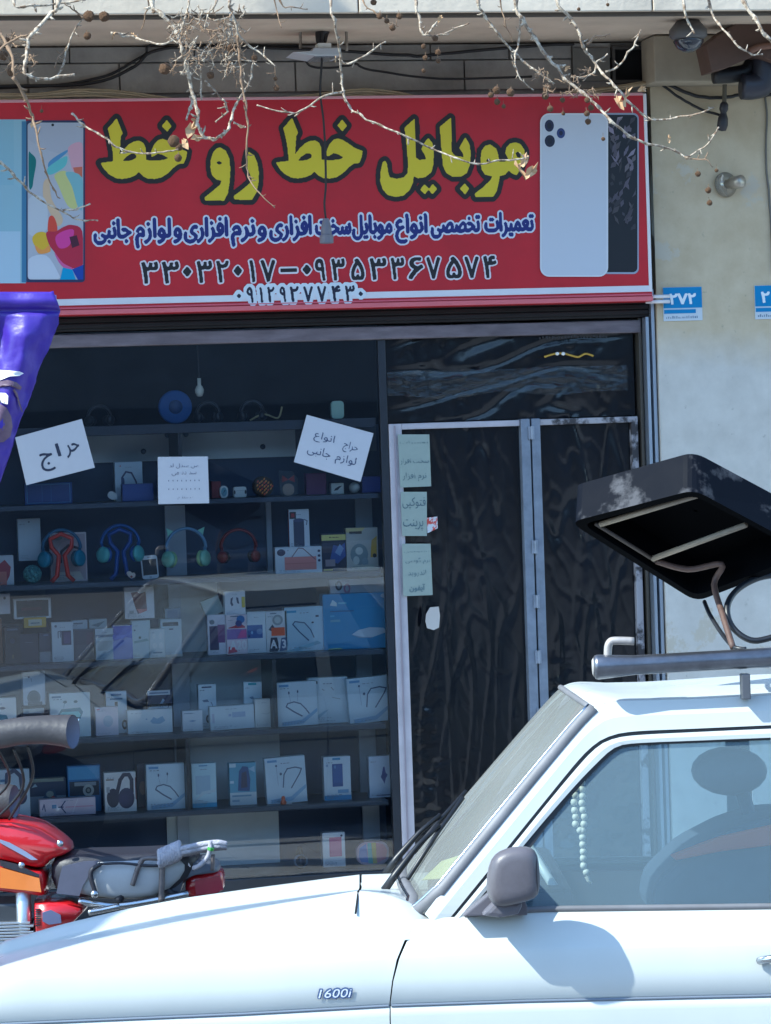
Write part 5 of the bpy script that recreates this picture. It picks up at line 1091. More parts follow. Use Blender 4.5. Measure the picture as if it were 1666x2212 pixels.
# ---------------- greenhouse, near side lines in the picture
def Yg(z): return .062 + max(0, z - .80)*.27
def gp(u, v, off=0.):
    p = cp(u, v, .1)
    for _ in range(4): p = cp(u, v, Yg(p.z) + off)
    return p
def line(px, n=40, off=0., sm=4):
    P = smooth_line([gp(u, v, off) for u, v in px], sm); L = [0]
    for a, b in zip(P, P[1:]): L.append(L[-1] + (b - a).length)
    out = []
    for i in range(n + 1):
        s = L[-1]*i/n; k = 0
        while k < len(L) - 2 and L[k + 1] < s: k += 1
        out.append(P[k].lerp(P[k + 1], (s - L[k])/max(1e-9, L[k + 1] - L[k])))
    return out
A = [(918, 1975), (955, 1925), (1020, 1845), (1100, 1747), (1180, 1650), (1250, 1567), (1284, 1532), (1312, 1517), (1380, 1513), (1500, 1510), (1700, 1500)]
B = [(952, 2008), (1000, 1949), (1100, 1826), (1180, 1727), (1249, 1643), (1285, 1608), (1318, 1590), (1370, 1580), (1500, 1574), (1700, 1565)]
B2 = [(963, 2004), (1008, 1951), (1106, 1831), (1186, 1732), (1255, 1650), (1290, 1615), (1321, 1598), (1370, 1589), (1500, 1582), (1700, 1573)]
Cc = [(1000, 1982), (1040, 1937), (1132, 1826), (1190, 1757), (1252, 1687), (1290, 1648), (1318, 1622), (1345, 1609), (1400, 1604), (1500, 1600), (1700, 1592)]
Cg = [(1046, 1978), (1060, 1950), (1143, 1836), (1196, 1766), (1257, 1694), (1294, 1655), (1322, 1628), (1347, 1614), (1400, 1609), (1500, 1605), (1700, 1597)]
def band(pa, pb, name, mat, th=.03, offa=0., offb=0., parent=car, n=44, both=True, bulge=0.):
    a, b = line(pa, n, offa), line(pb, n, offb); rows = []
    for p, q in zip(a, b):
        m_ = (p + q)/2 - Vector((0, bulge, 0)); rows.append([(p.x, p.y + th, p.z), tuple(p), tuple(m_), tuple(q), (q.x, q.y + th, q.z)])
    r = MB().grid(rows).build(name, mat, parent, smooth=False)
    if both: MB().grid([mirrorY(x) for x in rows]).build(name, mat, parent)
    return r
band(A, B, 'windscreen_pillar', m_paint, th=.05, bulge=.006)
band(B, B2, 'gutter_seal', m_rubd, th=.01, offa=.008, offb=.008)
band(B2, Cc, 'window_frame', m_paint, th=.03, offa=-.004, offb=-.002, bulge=.003)
band(Cc, Cg, 'window_seal', m_rubd, th=.012, offa=.003, offb=.006)
g1 = line(Cg, 44, .012); rows = []
for p in g1:
    zb = interp(T_belt, p.x) - .01; rows.append([tuple(p), (p.x, Yg((p.z + zb)/2) + .009, (p.z + zb)/2), (p.x, Yg(zb) + .012, zb)])
MB().grid(rows).build('side_window', m_cglass, car, smooth=True); MB().grid([mirrorY(r) for r in rows]).build('side_window', m_cglass, car, smooth=True)
xb0, xb1 = cp(1004, 1980, .06).x, DEND
rows = []
for i in range(20):
    x = xb0 + (xb1 - xb0)*i/19; z = interp(T_belt, x); rows.append([(x, .075, z - .004), (x, .058, z - .003), (x, .054, z + .006), (x, .06, z + .012), (x, .078, z + .012)])
near_far(rows, 'belt_moulding', m_rub)
# B pillar and rest of the greenhouse
zb = interp(T_belt, DEND)
pB = gp(1706, 1590); 
rows = [[(DEND - .01, Yg(zb) - .001, zb - .01), (DEND + .075, Yg(zb) - .001, zb - .01)], [(DEND - .02, Yg(pB.z) - .001, pB.z), (DEND + .055, Yg(pB.z) - .001, pB.z)]]
near_far(rows, 'middle_pillar', m_paint, smooth=False)
zt = gp(1700, 1597).z
rows = [[(DEND + .075, Yg(zb) + .012, zb), (DEND + .95, Yg(zb) + .012, zb)], [(DEND + .055, Yg(zt) + .012, zt), (DEND + .62, Yg(zt) + .012, zt)]]
near_far(rows, 'rear_window', m_cglass, smooth=False)
rows = [[(DEND + .95, Yg(zb), zb), (DEND + 1.25, Yg(zb), zb)], [(DEND + .62, Yg(zt), zt + .02), (DEND + .8, Yg(zt), zt + .02)]]
near_far(rows, 'rear_pillar', m_paint, smooth=False)
rows = [[(DEND + .8, Yg(zt), zt + .03), (DEND + .8, WID - Yg(zt), zt + .03)], [(DEND + 1.25, Yg(zb), zb), (DEND + 1.25, WID - Yg(zb), zb)]]
MB().grid(rows).build('rear_windscreen', m_cglass, car)
rows = [[(DEND + 1.2, .06, zb - .005), (DEND + 1.2, WID - .06, zb - .005)], [(REND - .05, .06, zb - .04), (REND - .05, WID - .06, zb - .04)], [(REND, .05, zb - .1), (REND, WID - .05, zb - .1)], [(REND, .05, .25), (REND, WID - .05, .25)]]
MB().grid(rows).build('boot_lid', m_paint, car)
rows = [[(NX + .002, .16, crown(NX)), (NX + .002, WID - .16, crown(NX))], [(NX - .02, .16, .45), (NX - .02, WID - .16, .45)], [(NX + .02, .16, .2), (NX + .02, WID - .16, .2)]]
MB().grid(rows).build('grille', m_rubd, car)
# ---------------- roof: from the gutter over the crown, and the windscreen header
T_rs = [(p.x, p.z) for p in (cp(u, v, .62) for u, v in ((1284, 1506), (1310, 1497), (1349, 1490), (1420, 1484), (1540, 1476), (1666, 1467), (1760, 1463)))]
gl = line(A[6:], 40, .0)
rows = []
xr = [gl[0].x - .002 + (DEND + .8 - gl[0].x)*((i/44)**1.5) for i in range(45)]
def gz(x): return interp([(p.x, p.z) for p in gl], min(x, gl[-1].x))
for x in xr:
    e = gz(x); yz = Yg(e); tcen = interp(T_rs, x) if x < T_rs[-1][0] else T_rs[-1][1] - (x - T_rs[-1][0])**2*.07
    fr_ = max(0, 1 - (x - xr[0])/.12); tcen = max(tcen, e + .02)*(1 - fr_) + (e + .034)*fr_; r = []
    prof = [(0, 0), (.02, .14), (.06, .36), (.12, .6), (.2, .8), (.32, .94), (.5, 1), (.68, .94), (.8, .8), (.88, .6), (.94, .36), (.98, .14), (1, 0)]
    for s, hgt in prof:
        bow = -.058*math.sin(math.pi*s)**.8*max(0, 1 - (x - xr[0])/.25); r.append((x + bow, yz + (WID - 2*yz)*s, e + (tcen - e)*hgt))
    rows.append(r)
MB().grid(rows).build('roof', m_paint, car, smooth=True)
front_roof = rows[0]
# ---------------- windscreen with rubber
al = line(A[:7], 30, .004)
rows = []
NW = 16
for i, p in enumerate(al):
    r = []
    for k in range(NW + 1):
        s = k/NW; y0 = p.y + .012; bow = -.085*math.sin(math.pi*s)**.8
        nrm = Vector((-.62, 0, .78)); q = Vector((p.x - .004, y0 + (WID - 2*y0)*s, p.z)) + Vector((nrm.x, 0, nrm.z*.55))*(-bow)
        r.append(tuple(q))
    rows.append(r)
wb = MB().grid(rows).build('windscreen', m_wglass, car, smooth=True)
edge_near = [Vector(r[0]) for r in rows]; edge_far = [Vector(r[-1]) for r in rows]; base = [Vector(q) for q in rows[0]]; top = [Vector(q) for q in rows[-1]]
def corner_round(a, b, c, n=6): return [a.lerp(b, t/n).lerp(b.lerp(c, t/n), t/n) for t in range(n + 1)]
loop_pts = [p + Vector((.004, -.004, 0)) for p in edge_near[::-1][:-3]] + corner_round(edge_near[3], edge_near[0] + Vector((-.05, 0, -.035)), base[2]) + base[3:-3] + corner_round(base[-3], edge_far[0] + Vector((-.03, 0, -.03)), edge_far[3]) + edge_far[4:]
MB().tube(loop_pts, .021, 8).build('windscreen_rubber', m_rub, car, smooth=True)
MB().tube([p + Vector((-.014, -.002, .012)) for p in loop_pts], .006, 6).build('windscreen_trim', m_chrome, car, smooth=True)
MB().tube(top, .009, 8).build('windscreen_rubber', m_rub, car, smooth=True)
# sheet under the windscreen base: dashboard
mid = lambda t, y: Vector(rows[0][8]).lerp(Vector(rows[-1][8]), t)
dz = edge_near[0].z
MB().box(edge_near[0].x + .02, edge_near[0].x + .42, .12, WID - .12, dz - .16, dz + .05).build('dashboard', M('dashboard vinyl', (52, 52, 56), .6, bump=.2, bscale=200), car, bevel=.03)
dp = cp(985, 1868, .5)
# folded yellow leaflet on the dashboard
lf = MB().add([(dp.x - .1, .42, dz + .06), (dp.x + .1, .4, dz + .07), (dp.x + .13, .52, dz + .15), (dp.x - .04, .55, dz + .1)], [(0, 1, 2, 3)]).add([(dp.x - .1, .42, dz + .058), (dp.x + .1, .4, dz + .068), (dp.x + .13, .52, dz + .148), (dp.x - .04, .55, dz + .098)], [(3, 2, 1, 0)]).build('leaflet', M('yellow leaflet', (222, 222, 150), .6, var=.2, vscale=20), None, fix=False)
lf.matrix_world = CARM; tag(lf, 'crumpled yellow leaflet lying under the windscreen', 'leaflet')
# ---------------- wipers
for yy, L in ((.55, .46), (1.12, .46)):
    def on_ws(s, t):
        i = min(len(rows) - 2, int(t*(len(rows) - 1))); f = t*(len(rows) - 1) - i; k = min(NW - 1, int(s*NW)); g_ = s*NW - k
        a = Vector(rows[i][k]).lerp(Vector(rows[i][k + 1]), g_); b = Vector(rows[i + 1][k]).lerp(Vector(rows[i + 1][k + 1]), g_); return a.lerp(b, f)
    s0 = yy/WID; n_ = Vector((-.6, 0, .8))
    wr = MB().tube([on_ws(s0, 0) + Vector((-.06, 0, -.015)), on_ws(s0, 0) + n_*.04, on_ws(s0 + .03, .14) + n_*.035, on_ws(s0 + .05, .26) + n_*.022], [.012, .011, .008, .006], 8).build('wiper_arm', m_blk, car, smooth=True)
    MB().tube([on_ws(s0 - .05, .03) + n_*.012, on_ws(s0 + .05, .24) + n_*.012, on_ws(s0 + .12, .40) + n_*.012], .007, 6).build('wiper_blade', m_blk, wr, smooth=True)
# ---------------- mirror
mo = [(1058, 1868), (1068, 1848), (1092, 1834), (1128, 1829), (1152, 1832), (1165, 1846), (1169, 1885), (1170, 1928), (1160, 1946), (1130, 1954), (1085, 1966), (1058, 1958), (1052, 1915)]
P = [cp(u, v, -.15) for u, v in mo]; c = sum(P, Vector())/len(P)
rows_m = []
for yy, sc_ in ((-.15, .55), (-.145, .86), (-.12, 1.), (-.08, .98), (-.05, .8), (-.035, .5)):
    rows_m.append([(c.x + (p.x - c.x)*sc_ + (.0 if yy < -.06 else -.02), yy, c.z + (p.z - c.z)*sc_ - (.0 if yy < -.06 else .015)) for p in P])
mb = MB().grid(rows_m, closed=True); n = len(P); mb.f += [tuple(range(n)), tuple(reversed(range(5*n, 6*n)))]; mb.c += [None]*2; mb.mi += [0]*2
mirror = mb.build('wing_mirror', M('black mirror plastic', (96, 92, 98), .42, var=.25, vscale=14, bump=.08, bscale=300), car, smooth=True, sub=1)
q = [cp(u, v, -.02) for u, v in ((1000, 1980), (1060, 1930), (1098, 1838), (1140, 1960), (1140, 1978))]
MB().prism([(p.x, p.z) for p in q], -.012, .07).build('mirror_base', M('grey mirror base', (92, 90, 98), .5), mirror, bevel=.004)
q = [cp(u, v, -.06) for u, v in ((1040, 1975), (1075, 1940), (1130, 1945), (1120, 1972), (1080, 1980))]
MB().prism([(p.x, p.z) for p in q], -.10, -.01).build('mirror_arm', M('grey mirror base', (92, 90, 98), .5), mirror, bevel=.012)
MB().add([(max(p.x for p in P) - .004 - .006, -.115 + .02*math.cos(a)*1.5, c.z + .055*math.sin(a)) for a in [2*math.pi*k/20 for k in range(20)]], [tuple(range(20))]).build('mirror_glass', M('mirror silver', (200, 206, 212), .03, metal=1.), mirror)
# ---------------- badge, handle, seams
bp_ = cp(688, 2156, -.004); bq = cp(760, 2135, -.004)
mb = MB(); letter_mesh(mb, fit([[(x + .22*y, y) for x, y in q] for q in tp('1600i')], bp_.x, bp_.z, bq.x, bq.z), lambda x, z: (x, -.006, z), .0012, .0045, rgb(74, 92, 128))
letter_mesh(mb, fit([[(x + .22*y, y) for x, y in q] for q in tp('1600i')], bp_.x, bp_.z, bq.x, bq.z), lambda x, z: (x, -.0075, z), .0012, .0006, rgb(200, 206, 220)); mb.build('model_badge', INK, car, fix=False)
hx = cp(1640, 2075, 0); MB().tube(smooth_line([(hx.x, -.004, hx.z), (hx.x + .03, -.035, hx.z + .008), (hx.x + .12, -.04, hx.z + .01), (hx.x + .16, -.004, hx.z + .006)], 5), .011, 8).build('door_handle', m_chrome, car, smooth=True)
MB().box(hx.x + .02, hx.x + .15, .001, .012, hx.z - .03, hx.z + .03).build('handle_recess', m_seam, car, bevel=.004)
# fender to cowl seam
MB().tube([Vector((HEND + .003, YCR + .01, crown(HEND) + .0005)), Vector((HEND + .001, .085, crown(HEND) - .015)), Vector((HEND - .005, .045, crown(HEND) - .05))], .003, 6).build('panel_seam', m_seam, car)
# ---------------- wheels
def wheel(x, y, s):
    w = empty('wheel', (0, 0, 0)); w.parent = car; w.location = (x, y, .29)
    MB().lathe([(.2, -.07), (.275, -.08), (.29, -.06), (.29, .06), (.275, .08), (.2, .07)], (0, 0, 0), (0, 1, 0), 32).build('tyre', M('tyre rubber', (28, 28, 30), .8), w, smooth=True)
    MB().lathe([(.2, .06), (.19, .0), (.12, -.01), (.05, -.03), (0, -.03)] if s > 0 else [(.2, -.06), (.19, 0), (.12, .01), (.05, .03), (0, .03)], (0, 0, 0), (0, 1, 0), 24).build('rim', m_chrome, w, smooth=True)
for x in (-.82, 1.68):
    wheel(x, .12, 1); wheel(x, WID - .12, -1)
# ---------------- cabin
cabm = M('dark cabin cloth', (70, 72, 78), .8); cov = M('slate seat cover', (74, 84, 100), .8, var=.3, vscale=8); orange = M('orange seat edge', (236, 96, 44), .7)
fl = MB().box(edge_near[0].x + .3, DEND + 1.1, .1, WID - .1, .2, .26).build('cabin_floor', cabm, car)
def seat(yc):
    hc = cp(1575, 1665, yc); s = empty('front_seat', (0, 0, 0)); s.parent = car
    MB().box(hc.x - .3, hc.x + .28, yc - .24, yc + .24, .42, .6).build('seat_cushion', cov, s, bevel=.05)
    pr = [(q.x, q.z) for q in (cp(u, v, yc) for u, v in ((1390, 1960), (1400, 1890), (1470, 1822), (1560, 1775), (1640, 1750), (1760, 1745), (1790, 1960)))]
    MB().prism(pr, yc - .24, yc + .24).build('backrest', cov, s, bevel=.03)
    pr = [(q.x, q.z) for q in (cp(u, v, yc - .25) for u, v in ((1450, 1850), (1560, 1806), (1700, 1774), (1700, 1822), (1560, 1838), (1460, 1858)))]
    MB().prism(pr, yc - .262, yc - .2).build('cover_edge', orange, s, bevel=.006)
    rw = []
    for a in range(11):
        t = -1 + 2*a/10; r_ = math.sqrt(max(.0, 1 - t**4)); rw.append([(hc.x + .105*r_*math.cos(q), yc + .13*t, hc.z + .068*r_*math.sin(q)) for q in [2*math.pi*k/18 for k in range(18)]])
    MB().grid(rw, closed=True).build('headrest', M('dark headrest', (62, 70, 84), .7), s, smooth=True)
    MB().tube([(hc.x + .06, yc, hc.z - .15), (hc.x + .03, yc, hc.z - .04)], .02, 8).build('headrest_post', cov, s)
seat(.42); seat(1.18)
MB().box(DEND + .5, DEND + .75, .12, WID - .12, .45, .92).build('rear_seat', cov, car, bevel=.06)
sw = cp(1212, 1895, .42); st = empty('steering_wheel', (0, 0, 0)); st.parent = car
ax = Vector((.86, 0, .5)).normalized(); a1 = Vector((0, 1, 0)); a2 = ax.cross(a1)
cc = Vector((sw.x + .0, .44, sw.z - .06))
MB().tube([cc + (a1*math.cos(t) + a2*math.sin(t))*.19 for t in [2*math.pi*k/36 for k in range(37)]], .013, 8, cap=False).build('rim', M('steering wheel cover', (206, 210, 206), .4), st, smooth=True)
for t in (0.3, math.pi - .3, -math.pi/2): MB().tube([cc - ax*.04, cc + (a1*math.cos(t) + a2*math.sin(t))*.185], .012, 6).build('spoke', m_blk, st, smooth=True)
MB().lathe([(.05, -.05), (.05, -.02), (.03, -.01), (0, -.01)], cc, ax, 16).build('hub', m_blk, st, smooth=True)
MB().tube([cc - ax*.05, cc - ax*.4], .025, 8).build('column', m_blk, st)
# inner mirror and hanging prayer beads
bt = cp(1262, 1640, .78)
im = MB().box(bt.x - .01, bt.x + .012, .66, .9, bt.z - .02, bt.z + .04).build('interior_mirror', m_blk, car, bevel=.008)
bd = empty('prayer_beads', (0, 0, 0), 0, 'white prayer beads hanging behind the windscreen', 'beads'); bd.matrix_world = CARM
bead_me = MB().lathe([(0, -.011), (.008, -.008), (.0105, 0), (.008, .008), (0, .011)], (0, 0, 0), (0, 0, 1), 10).mesh('bead'); bead_me.materials.append(M('cream beads', (244, 236, 214), .5, var=.1, vscale=90)); bead_me.polygons.foreach_set('use_smooth', [True]*len(bead_me.polygons))
def string(px):
    P = smooth_line([cp(u, v, .78) for u, v in px], 12); acc = 1
    for a, b in zip(P, P[1:]):
        acc += (b - a).length
        if acc > .0195:
            o = link('bead', bead_me, None, bd); o.location = b + Vector((random.uniform(-.003, .003), 0, 0)); acc = 0
string([(1243, 1700), (1240, 1740), (1245, 1780), (1255, 1800), (1258, 1830), (1262, 1870), (1268, 1893)])
string([(1258, 1688), (1256, 1720), (1260, 1755), (1260, 1790), (1259, 1800)])
MB().tube([cp(1250, 1650, .78), cp(1243, 1700, .78)], .002, 5).build('thread', M('thread', (200, 196, 180), .7), bd)
MB().tube([cp(1250, 1650, .78), cp(1258, 1688, .78)], .002, 5).build('thread', M('thread', (200, 196, 180), .7), bd)
MB().tube([cp(1268, 1893, .78), cp(1272, 1903, .78), cp(1278, 1908, .78)], [.008, .006, .003], 6).build('tassel', M('cream beads', (214, 206, 184), .5), bd)
# ---------------- pipe on the roof
rk = empty('roof_pipe', (0, 0, 0), 0, 'thick steel pipe with bent hook lying along the car roof', 'pipe'); rk.matrix_world = CARM
m_steel = M('worn steel pipe', (124, 126, 134), .34, metal=.85, var=.35, vscale=18, rvar=.14, bump=.05, bscale=60)
pa, pb_ = cp(1292, 1441, .17), cp(1666, 1420, .17); dirp = (pb_ - pa).normalized(); pe = pa + dirp*1.9
MB().tube([pa - dirp*.012, pa - dirp*.008, pa, pa + dirp*.03, pa + dirp*.1, pe], [.026, .033, .035, .033, .0275, .0275], 20).build('pipe', m_steel, rk, smooth=True)
MB().lathe([(.027, 0), (.02, .004), (0, .005)], pa - dirp*.012, -dirp, 20).build('end_plate', M('pipe end plate', (176, 172, 168), .6, var=.3, vscale=30), rk, smooth=True)
hk = [cp(u, v, .17) for u, v in ((1313, 1418), (1314, 1398), (1318, 1388), (1328, 1384), (1370, 1385))]
MB().tube(smooth_line(hk, 4), .0115, 10).build('hook', M('worn hook', (186, 178, 172), .5, metal=.4, var=.3, vscale=30), rk, smooth=True)
for u in (1610, 1760):
    c1 = cp(u, 1440, .17); zr_ = gz(c1.x) + .0; MB().box(c1.x - .012, c1.x + .012, .16, .215, zr_ - .006, c1.z - .02).build('clamp', M('clamp', (96, 98, 104), .5, metal=.5), rk, bevel=.003)
# ---------------- black open-bottomed box on a stalk above the roof
bx = empty('black_lamp_hood', (0, 0, 0), 0, 'black open-bottomed box tilted on a stalk above the car roof', 'lamp hood'); bx.matrix_world = CARM
Q = [cp(1231, 1128, .30), cp(1500, 1058, .10), cp(1765, 1200, .28), cp(1504, 1300, .55)]
Qt = [cp(1236, 1050, .36), cp(1500, 976, .16), cp(1768, 1120, .36), cp(1512, 1215, .62)]
m_bx = M('black scuffed fibreglass', (17, 20, 28), .5, var=.5, vscale=6, col2=(78, 78, 82), thr=(.34, .42), bump=.05, bscale=30, rvar=.12, spec=.03)
def roundq(q, r=.09, n=5):
    out = []
    for i in range(4):
        a, b, c = q[i - 1], q[i], q[(i + 1) % 4]; p0 = b.lerp(a, r); p1 = b.lerp(c, r)
        out += [p0.lerp(b, t/n).lerp(b.lerp(p1, t/n), t/n) for t in range(n + 1)]
    return out
lo_, hi_ = roundq(Q), roundq(Qt); cen = sum(hi_, Vector())/len(hi_); cl = sum(lo_, Vector())/len(lo_)
inn = [p + (cl - p)*.10 for p in lo_]; inh = [p + (cen - p)*.12 + (p2 - p)*.15 for p, p2 in zip(hi_, lo_)]
mb = MB().grid([lo_, hi_, [p + (cen - p)*.06 + (hi_[i] - lo_[i])*.08 for i, p in enumerate(hi_)], [cen + (p - cen)*.02 + (hi_[0] - lo_[0])*.1 for p in hi_]], closed=True); mb.build('shell', m_bx, bx, smooth=False)
MB().grid([lo_, inn, inh, [cen + (p - cen)*.02 - (hi_[0] - lo_[0])*.15 for p in hi_]], closed=True).build('inside', M('black inside', (9, 10, 13), .7, spec=.02), bx)
def inq(s, t, d=.1):
    a = Q[0].lerp(Q[1], s); b = Q[3].lerp(Q[2], s); p = a.lerp(b, t); h = Qt[0].lerp(Qt[1], s).lerp(Qt[3].lerp(Qt[2], s), t); return p.lerp(h, d)
m_rod = M('beige rod', (150, 136, 118), .6, var=.2, vscale=30)
MB().tube([inq(.12, .12, .1), inq(.93, .10, .1)], .0085, 8).build('rod', m_rod, bx, smooth=True)
MB().tube([inq(.10, .55, .1), inq(.9, .52, .1)], .0085, 8).build('rod', m_rod, bx, smooth=True)
MB().tube([inq(.10, .10, .1), inq(.10, .58, .1)], .006, 8).build('rod', M('dark rod', (70, 60, 54), .6), bx, smooth=True)
MB().tube(smooth_line([inq(.1, .58, .1), inq(.2, .74, .1), inq(.42, .8, .1), cp(1543, 1262, .42), cp(1562, 1330, .3), cp(1584, 1400, .2)], 5), .009, 8).build('stalk', M('rusty stalk', (96, 72, 62), .6, var=.4, vscale=40), bx, smooth=True)
MB().tube(smooth_line([cp(1522, 1300, .5), cp(1535, 1330, .4), cp(1562, 1372, .3), cp(1586, 1398, .2), cp(1612, 1402, .18)], 5), .0065, 8).build('cable', m_blk, bx, smooth=True)
MB().tube(smooth_line([cp(1700, 1240, .45), cp(1640, 1248, .42), cp(1592, 1275, .38), cp(1571, 1312, .33), cp(1582, 1354, .3), cp(1622, 1383, .28), cp(1672, 1376, .28), cp(1760, 1350, .28)], 6), .0095, 8).build('cable_loop', m_blk, bx, smooth=True)
# ================================================================== red motorcycle between the car and the shop
MD = 10.95
MOM = Matrix.Translation(CAM + DH*MD - UP*CAM.z)@Matrix.Rotation(-PSI, 4, 'Z'); MOI = MOM.inverted(); MCAM = MOI@CAM
def mp_(u, v, Y=0.):
    d = MOI.to_3x3()@ray(u, v); return MCAM + d*((Y - MCAM.y)/d.y)
def ZM(x, y): return 295 + .14583*x, 1787.4 + .14583*y
def ZN(x, y): return .17708*x, 1735.4 + .17708*y
moto = empty('motorcycle', (0, 0, 0), 0, 'red motorcycle with grey seat cover and rope-wrapped grab rail', 'motorcycle'); moto.matrix_world = MOM
def bulge(px, Z, w, name, mat, parent=moto, layers=((-1, .86), (-.75, .97), (-.3, 1.), (.3, 1.), (.75, .97), (1, .86)), smooth=True, sub=1):
    P = [mp_(*Z(*q), -w*.7) for q in px]; c = sum(P, Vector())/len(P); n = len(P)
    rows = [[(c.x + (p.x - c.x)*s, k*w, c.z + (p.z - c.z)*s) for p in P] for k, s in layers]
    mb = MB().grid(rows, closed=True); L = len(layers); mb.f += [tuple(range(n)), tuple(reversed(range((L - 1)*n, L*n)))]; mb.c += [None]*2; mb.mi += [0]*2
    return mb.build(name, mat, parent, smooth=smooth, sub=sub)
m_mred = M('red motorcycle paint', (186, 24, 34), .28, coat=.8, var=.06)
m_mor = M('orange decal', (214, 120, 44), .35, coat=.5, var=.12, vscale=12)
m_mblk = M('black seat vinyl', (38, 38, 48), .5, var=.2, vscale=20, bump=.1, bscale=200)
m_mgr = M('light grey seat cover', (172, 174, 178), .6, var=.2, vscale=5, bump=.15, bscale=12)
m_tubeb = M('brown steel rack', (112, 104, 104), .5, metal=.3, var=.35, vscale=25)
m_rope = M('grey rope', (168, 166, 176), .8, var=.3, vscale=60, bump=.5, bscale=120)
bulge([(-900, 250), (-500, 120), (-200, 150), (0, 230), (140, 185), (330, 240), (470, 260), (620, 350), (780, 470), (925, 605), (700, 660), (600, 710), (580, 780), (500, 800), (300, 770), (60, 690), (-300, 650), (-900, 560)], ZN, .135, 'fuel_tank', m_mred)
bulge([(-600, 640), (0, 690), (130, 720), (300, 770), (490, 830), (580, 780), (585, 1130), (540, 1140), (300, 1110), (0, 1080), (-600, 1000)], ZN, .14, 'side_fairing', m_mred)
def decal(px, Z, name, mat, Y):
    P = [mp_(*Z(*q), Y) for q in px]; return MB().prism([(p.x, p.z) for p in P], Y, Y + .006).build(name, mat, moto)
decal([(0, 780), (250, 850), (480, 915), (505, 1085), (300, 1060), (0, 1030)], ZN, 'orange_decal', m_mor, -.1445)
decal([(0, 695), (200, 740), (480, 870), (478, 905), (230, 835), (0, 765)], ZN, 'dark_stripe', m_mblk, -.1425)
decal([(0, 440), (120, 480), (320, 590), (460, 690), (380, 690), (200, 590), (0, 480)], ZN, 'silver_stripe', M('silver stripe', (150, 160, 190), .3, metal=.5), -.1375)
for x, y in ((265, 755), (735, 490)):
    q = mp_(*ZN(x, y), -.139); MB().lathe([(.012, 0), (.01, .004), (0, .005)], q, (0, -1, 0), 10).build('bolt', m_chrome, moto, smooth=True)
bulge([(590, 710), (700, 660), (930, 620), (1080, 610), (1700, 600), (2300, 570), (2450, 620), (2420, 900), (2000, 1170), (1500, 1190), (980, 1160), (600, 1110)], ZN, .13, 'seat', m_mblk)
bulge([(770, 760), (1000, 700), (1250, 690), (1700, 670), (2250, 640), (2330, 720), (2300, 900), (1950, 1180), (1400, 1185), (700, 1100), (730, 900)], ZN, .150, 'seat_cover', m_mgr, layers=((-1, .86), (-.75, .97), (-.3, 1.), (.3, 1.), (.75, .97), (1, .86)))
decal([(760, 770), (1010, 710), (1210, 700), (1100, 860), (1010, 1010), (970, 1130), (690, 1100), (720, 930)], ZN, 'seat_side_panel', M('slate vinyl', (84, 86, 104), .5, var=.2, vscale=15), -.1525)
q = [mp_(*ZN(*p), -.16) for p in ((1230, 740), (1125, 810), (1110, 900), (1140, 1010), (1160, 1080))]
st_ = MB().tube(smooth_line(q, 4), .008, 6).build('seat_strap', m_mblk, moto, smooth=True)
q = mp_(*ZN(1155, 1105), -.162); MB().lathe([(.014, 0), (.012, .01), (0, .012)], q, (0, -1, 0), 10).build('strap_buckle', m_chrome, st_, smooth=True)
MB().tube(smooth_line([mp_(*ZN(*p), -.158) for p in ((1230, 740), (1500, 730), (1800, 760), (2050, 755))], 4), .005, 6).build('seat_piping', m_mblk, moto, smooth=True)
# rear rack, rope, tail
def rod(px, Z, r, name, mat, Y=-.15, parent=moto, n=4): return MB().tube(smooth_line([mp_(*Z(*p), Y) for p in px], n), r, 8).build(name, mat, parent, smooth=True)
for Y in (-.155, .155):
    rod([(0, 660), (40, 560), (90, 480), (160, 455), (370, 450), (620, 370), (1000, 270), (1300, 255)], ZM, .0085, 'grab_rail', m_tubeb, Y)
    rod([(-60, 860), (-10, 700), (40, 570), (90, 485)], ZM, .008, 'rail_strut', m_tubeb, Y)
    rod([(385, 480), (375, 800), (365, 1100)], ZM, .010, 'rail_strut', m_tubeb, Y)
    rod([(1135, 400), (1125, 640)], ZM, .007, 'rail_strut', m_tubeb, Y)
MB().tube([mp_(*ZM(1290, 262), -.155), mp_(*ZM(1290, 262), .155)], .0085, 8).build('grab_rail', m_tubeb, moto, smooth=True)
for x in (500, 800, 1050): MB().tube([mp_(*ZM(x, 455 - (x - 300)*.2), -.155), mp_(*ZM(x, 455 - (x - 300)*.2), .155)], .006, 8).build('rack_bar', m_tubeb, moto, smooth=True)
# rope: coil round the rail, lengths lying along the rack and a hanging loop
coil = []
for k in range(100):
    t = k/99; u, v = ZM(340 + 300*t, 470 - 130*t); c = mp_(u, v, -.155); a = k*.55; coil.append(c + Vector((0, math.cos(a)*.022, math.sin(a)*.027)))
rope = empty('tie_rope', (0, 0, 0), 0, 'grey rope wound round the motorcycle grab rail', 'rope'); rope.matrix_world = MOM
MB().tube(coil, .0095, 7).build('coil', m_rope, rope, smooth=True)
for k, (dy, oy) in enumerate(((0, -.17), (28, -.15), (55, -.168), (80, -.12), (18, -.05), (30, .05))):
    MB().tube(smooth_line([mp_(*ZM(620, 330 + dy), oy), mp_(*ZM(760, 300 + dy), oy - .006), mp_(*ZM(920, 262 + dy), oy + .006), mp_(*ZM(1080, 235 + dy), oy), mp_(*ZM(1220, 225 + dy*.9), oy - .006), mp_(*ZM(1330, 250 + dy*.5), oy)], 4), .0105, 7).build('strand', m_rope, rope, smooth=True)
MB().tube(smooth_line([mp_(*ZM(1095, 200), -.175), mp_(*ZM(1090, 330), -.185), mp_(*ZM(1050, 450), -.185), mp_(*ZM(930, 570), -.18), mp_(*ZM(850, 600), -.16)], 5), .0085, 7).build('hanging_end', m_rope, rope, smooth=True)
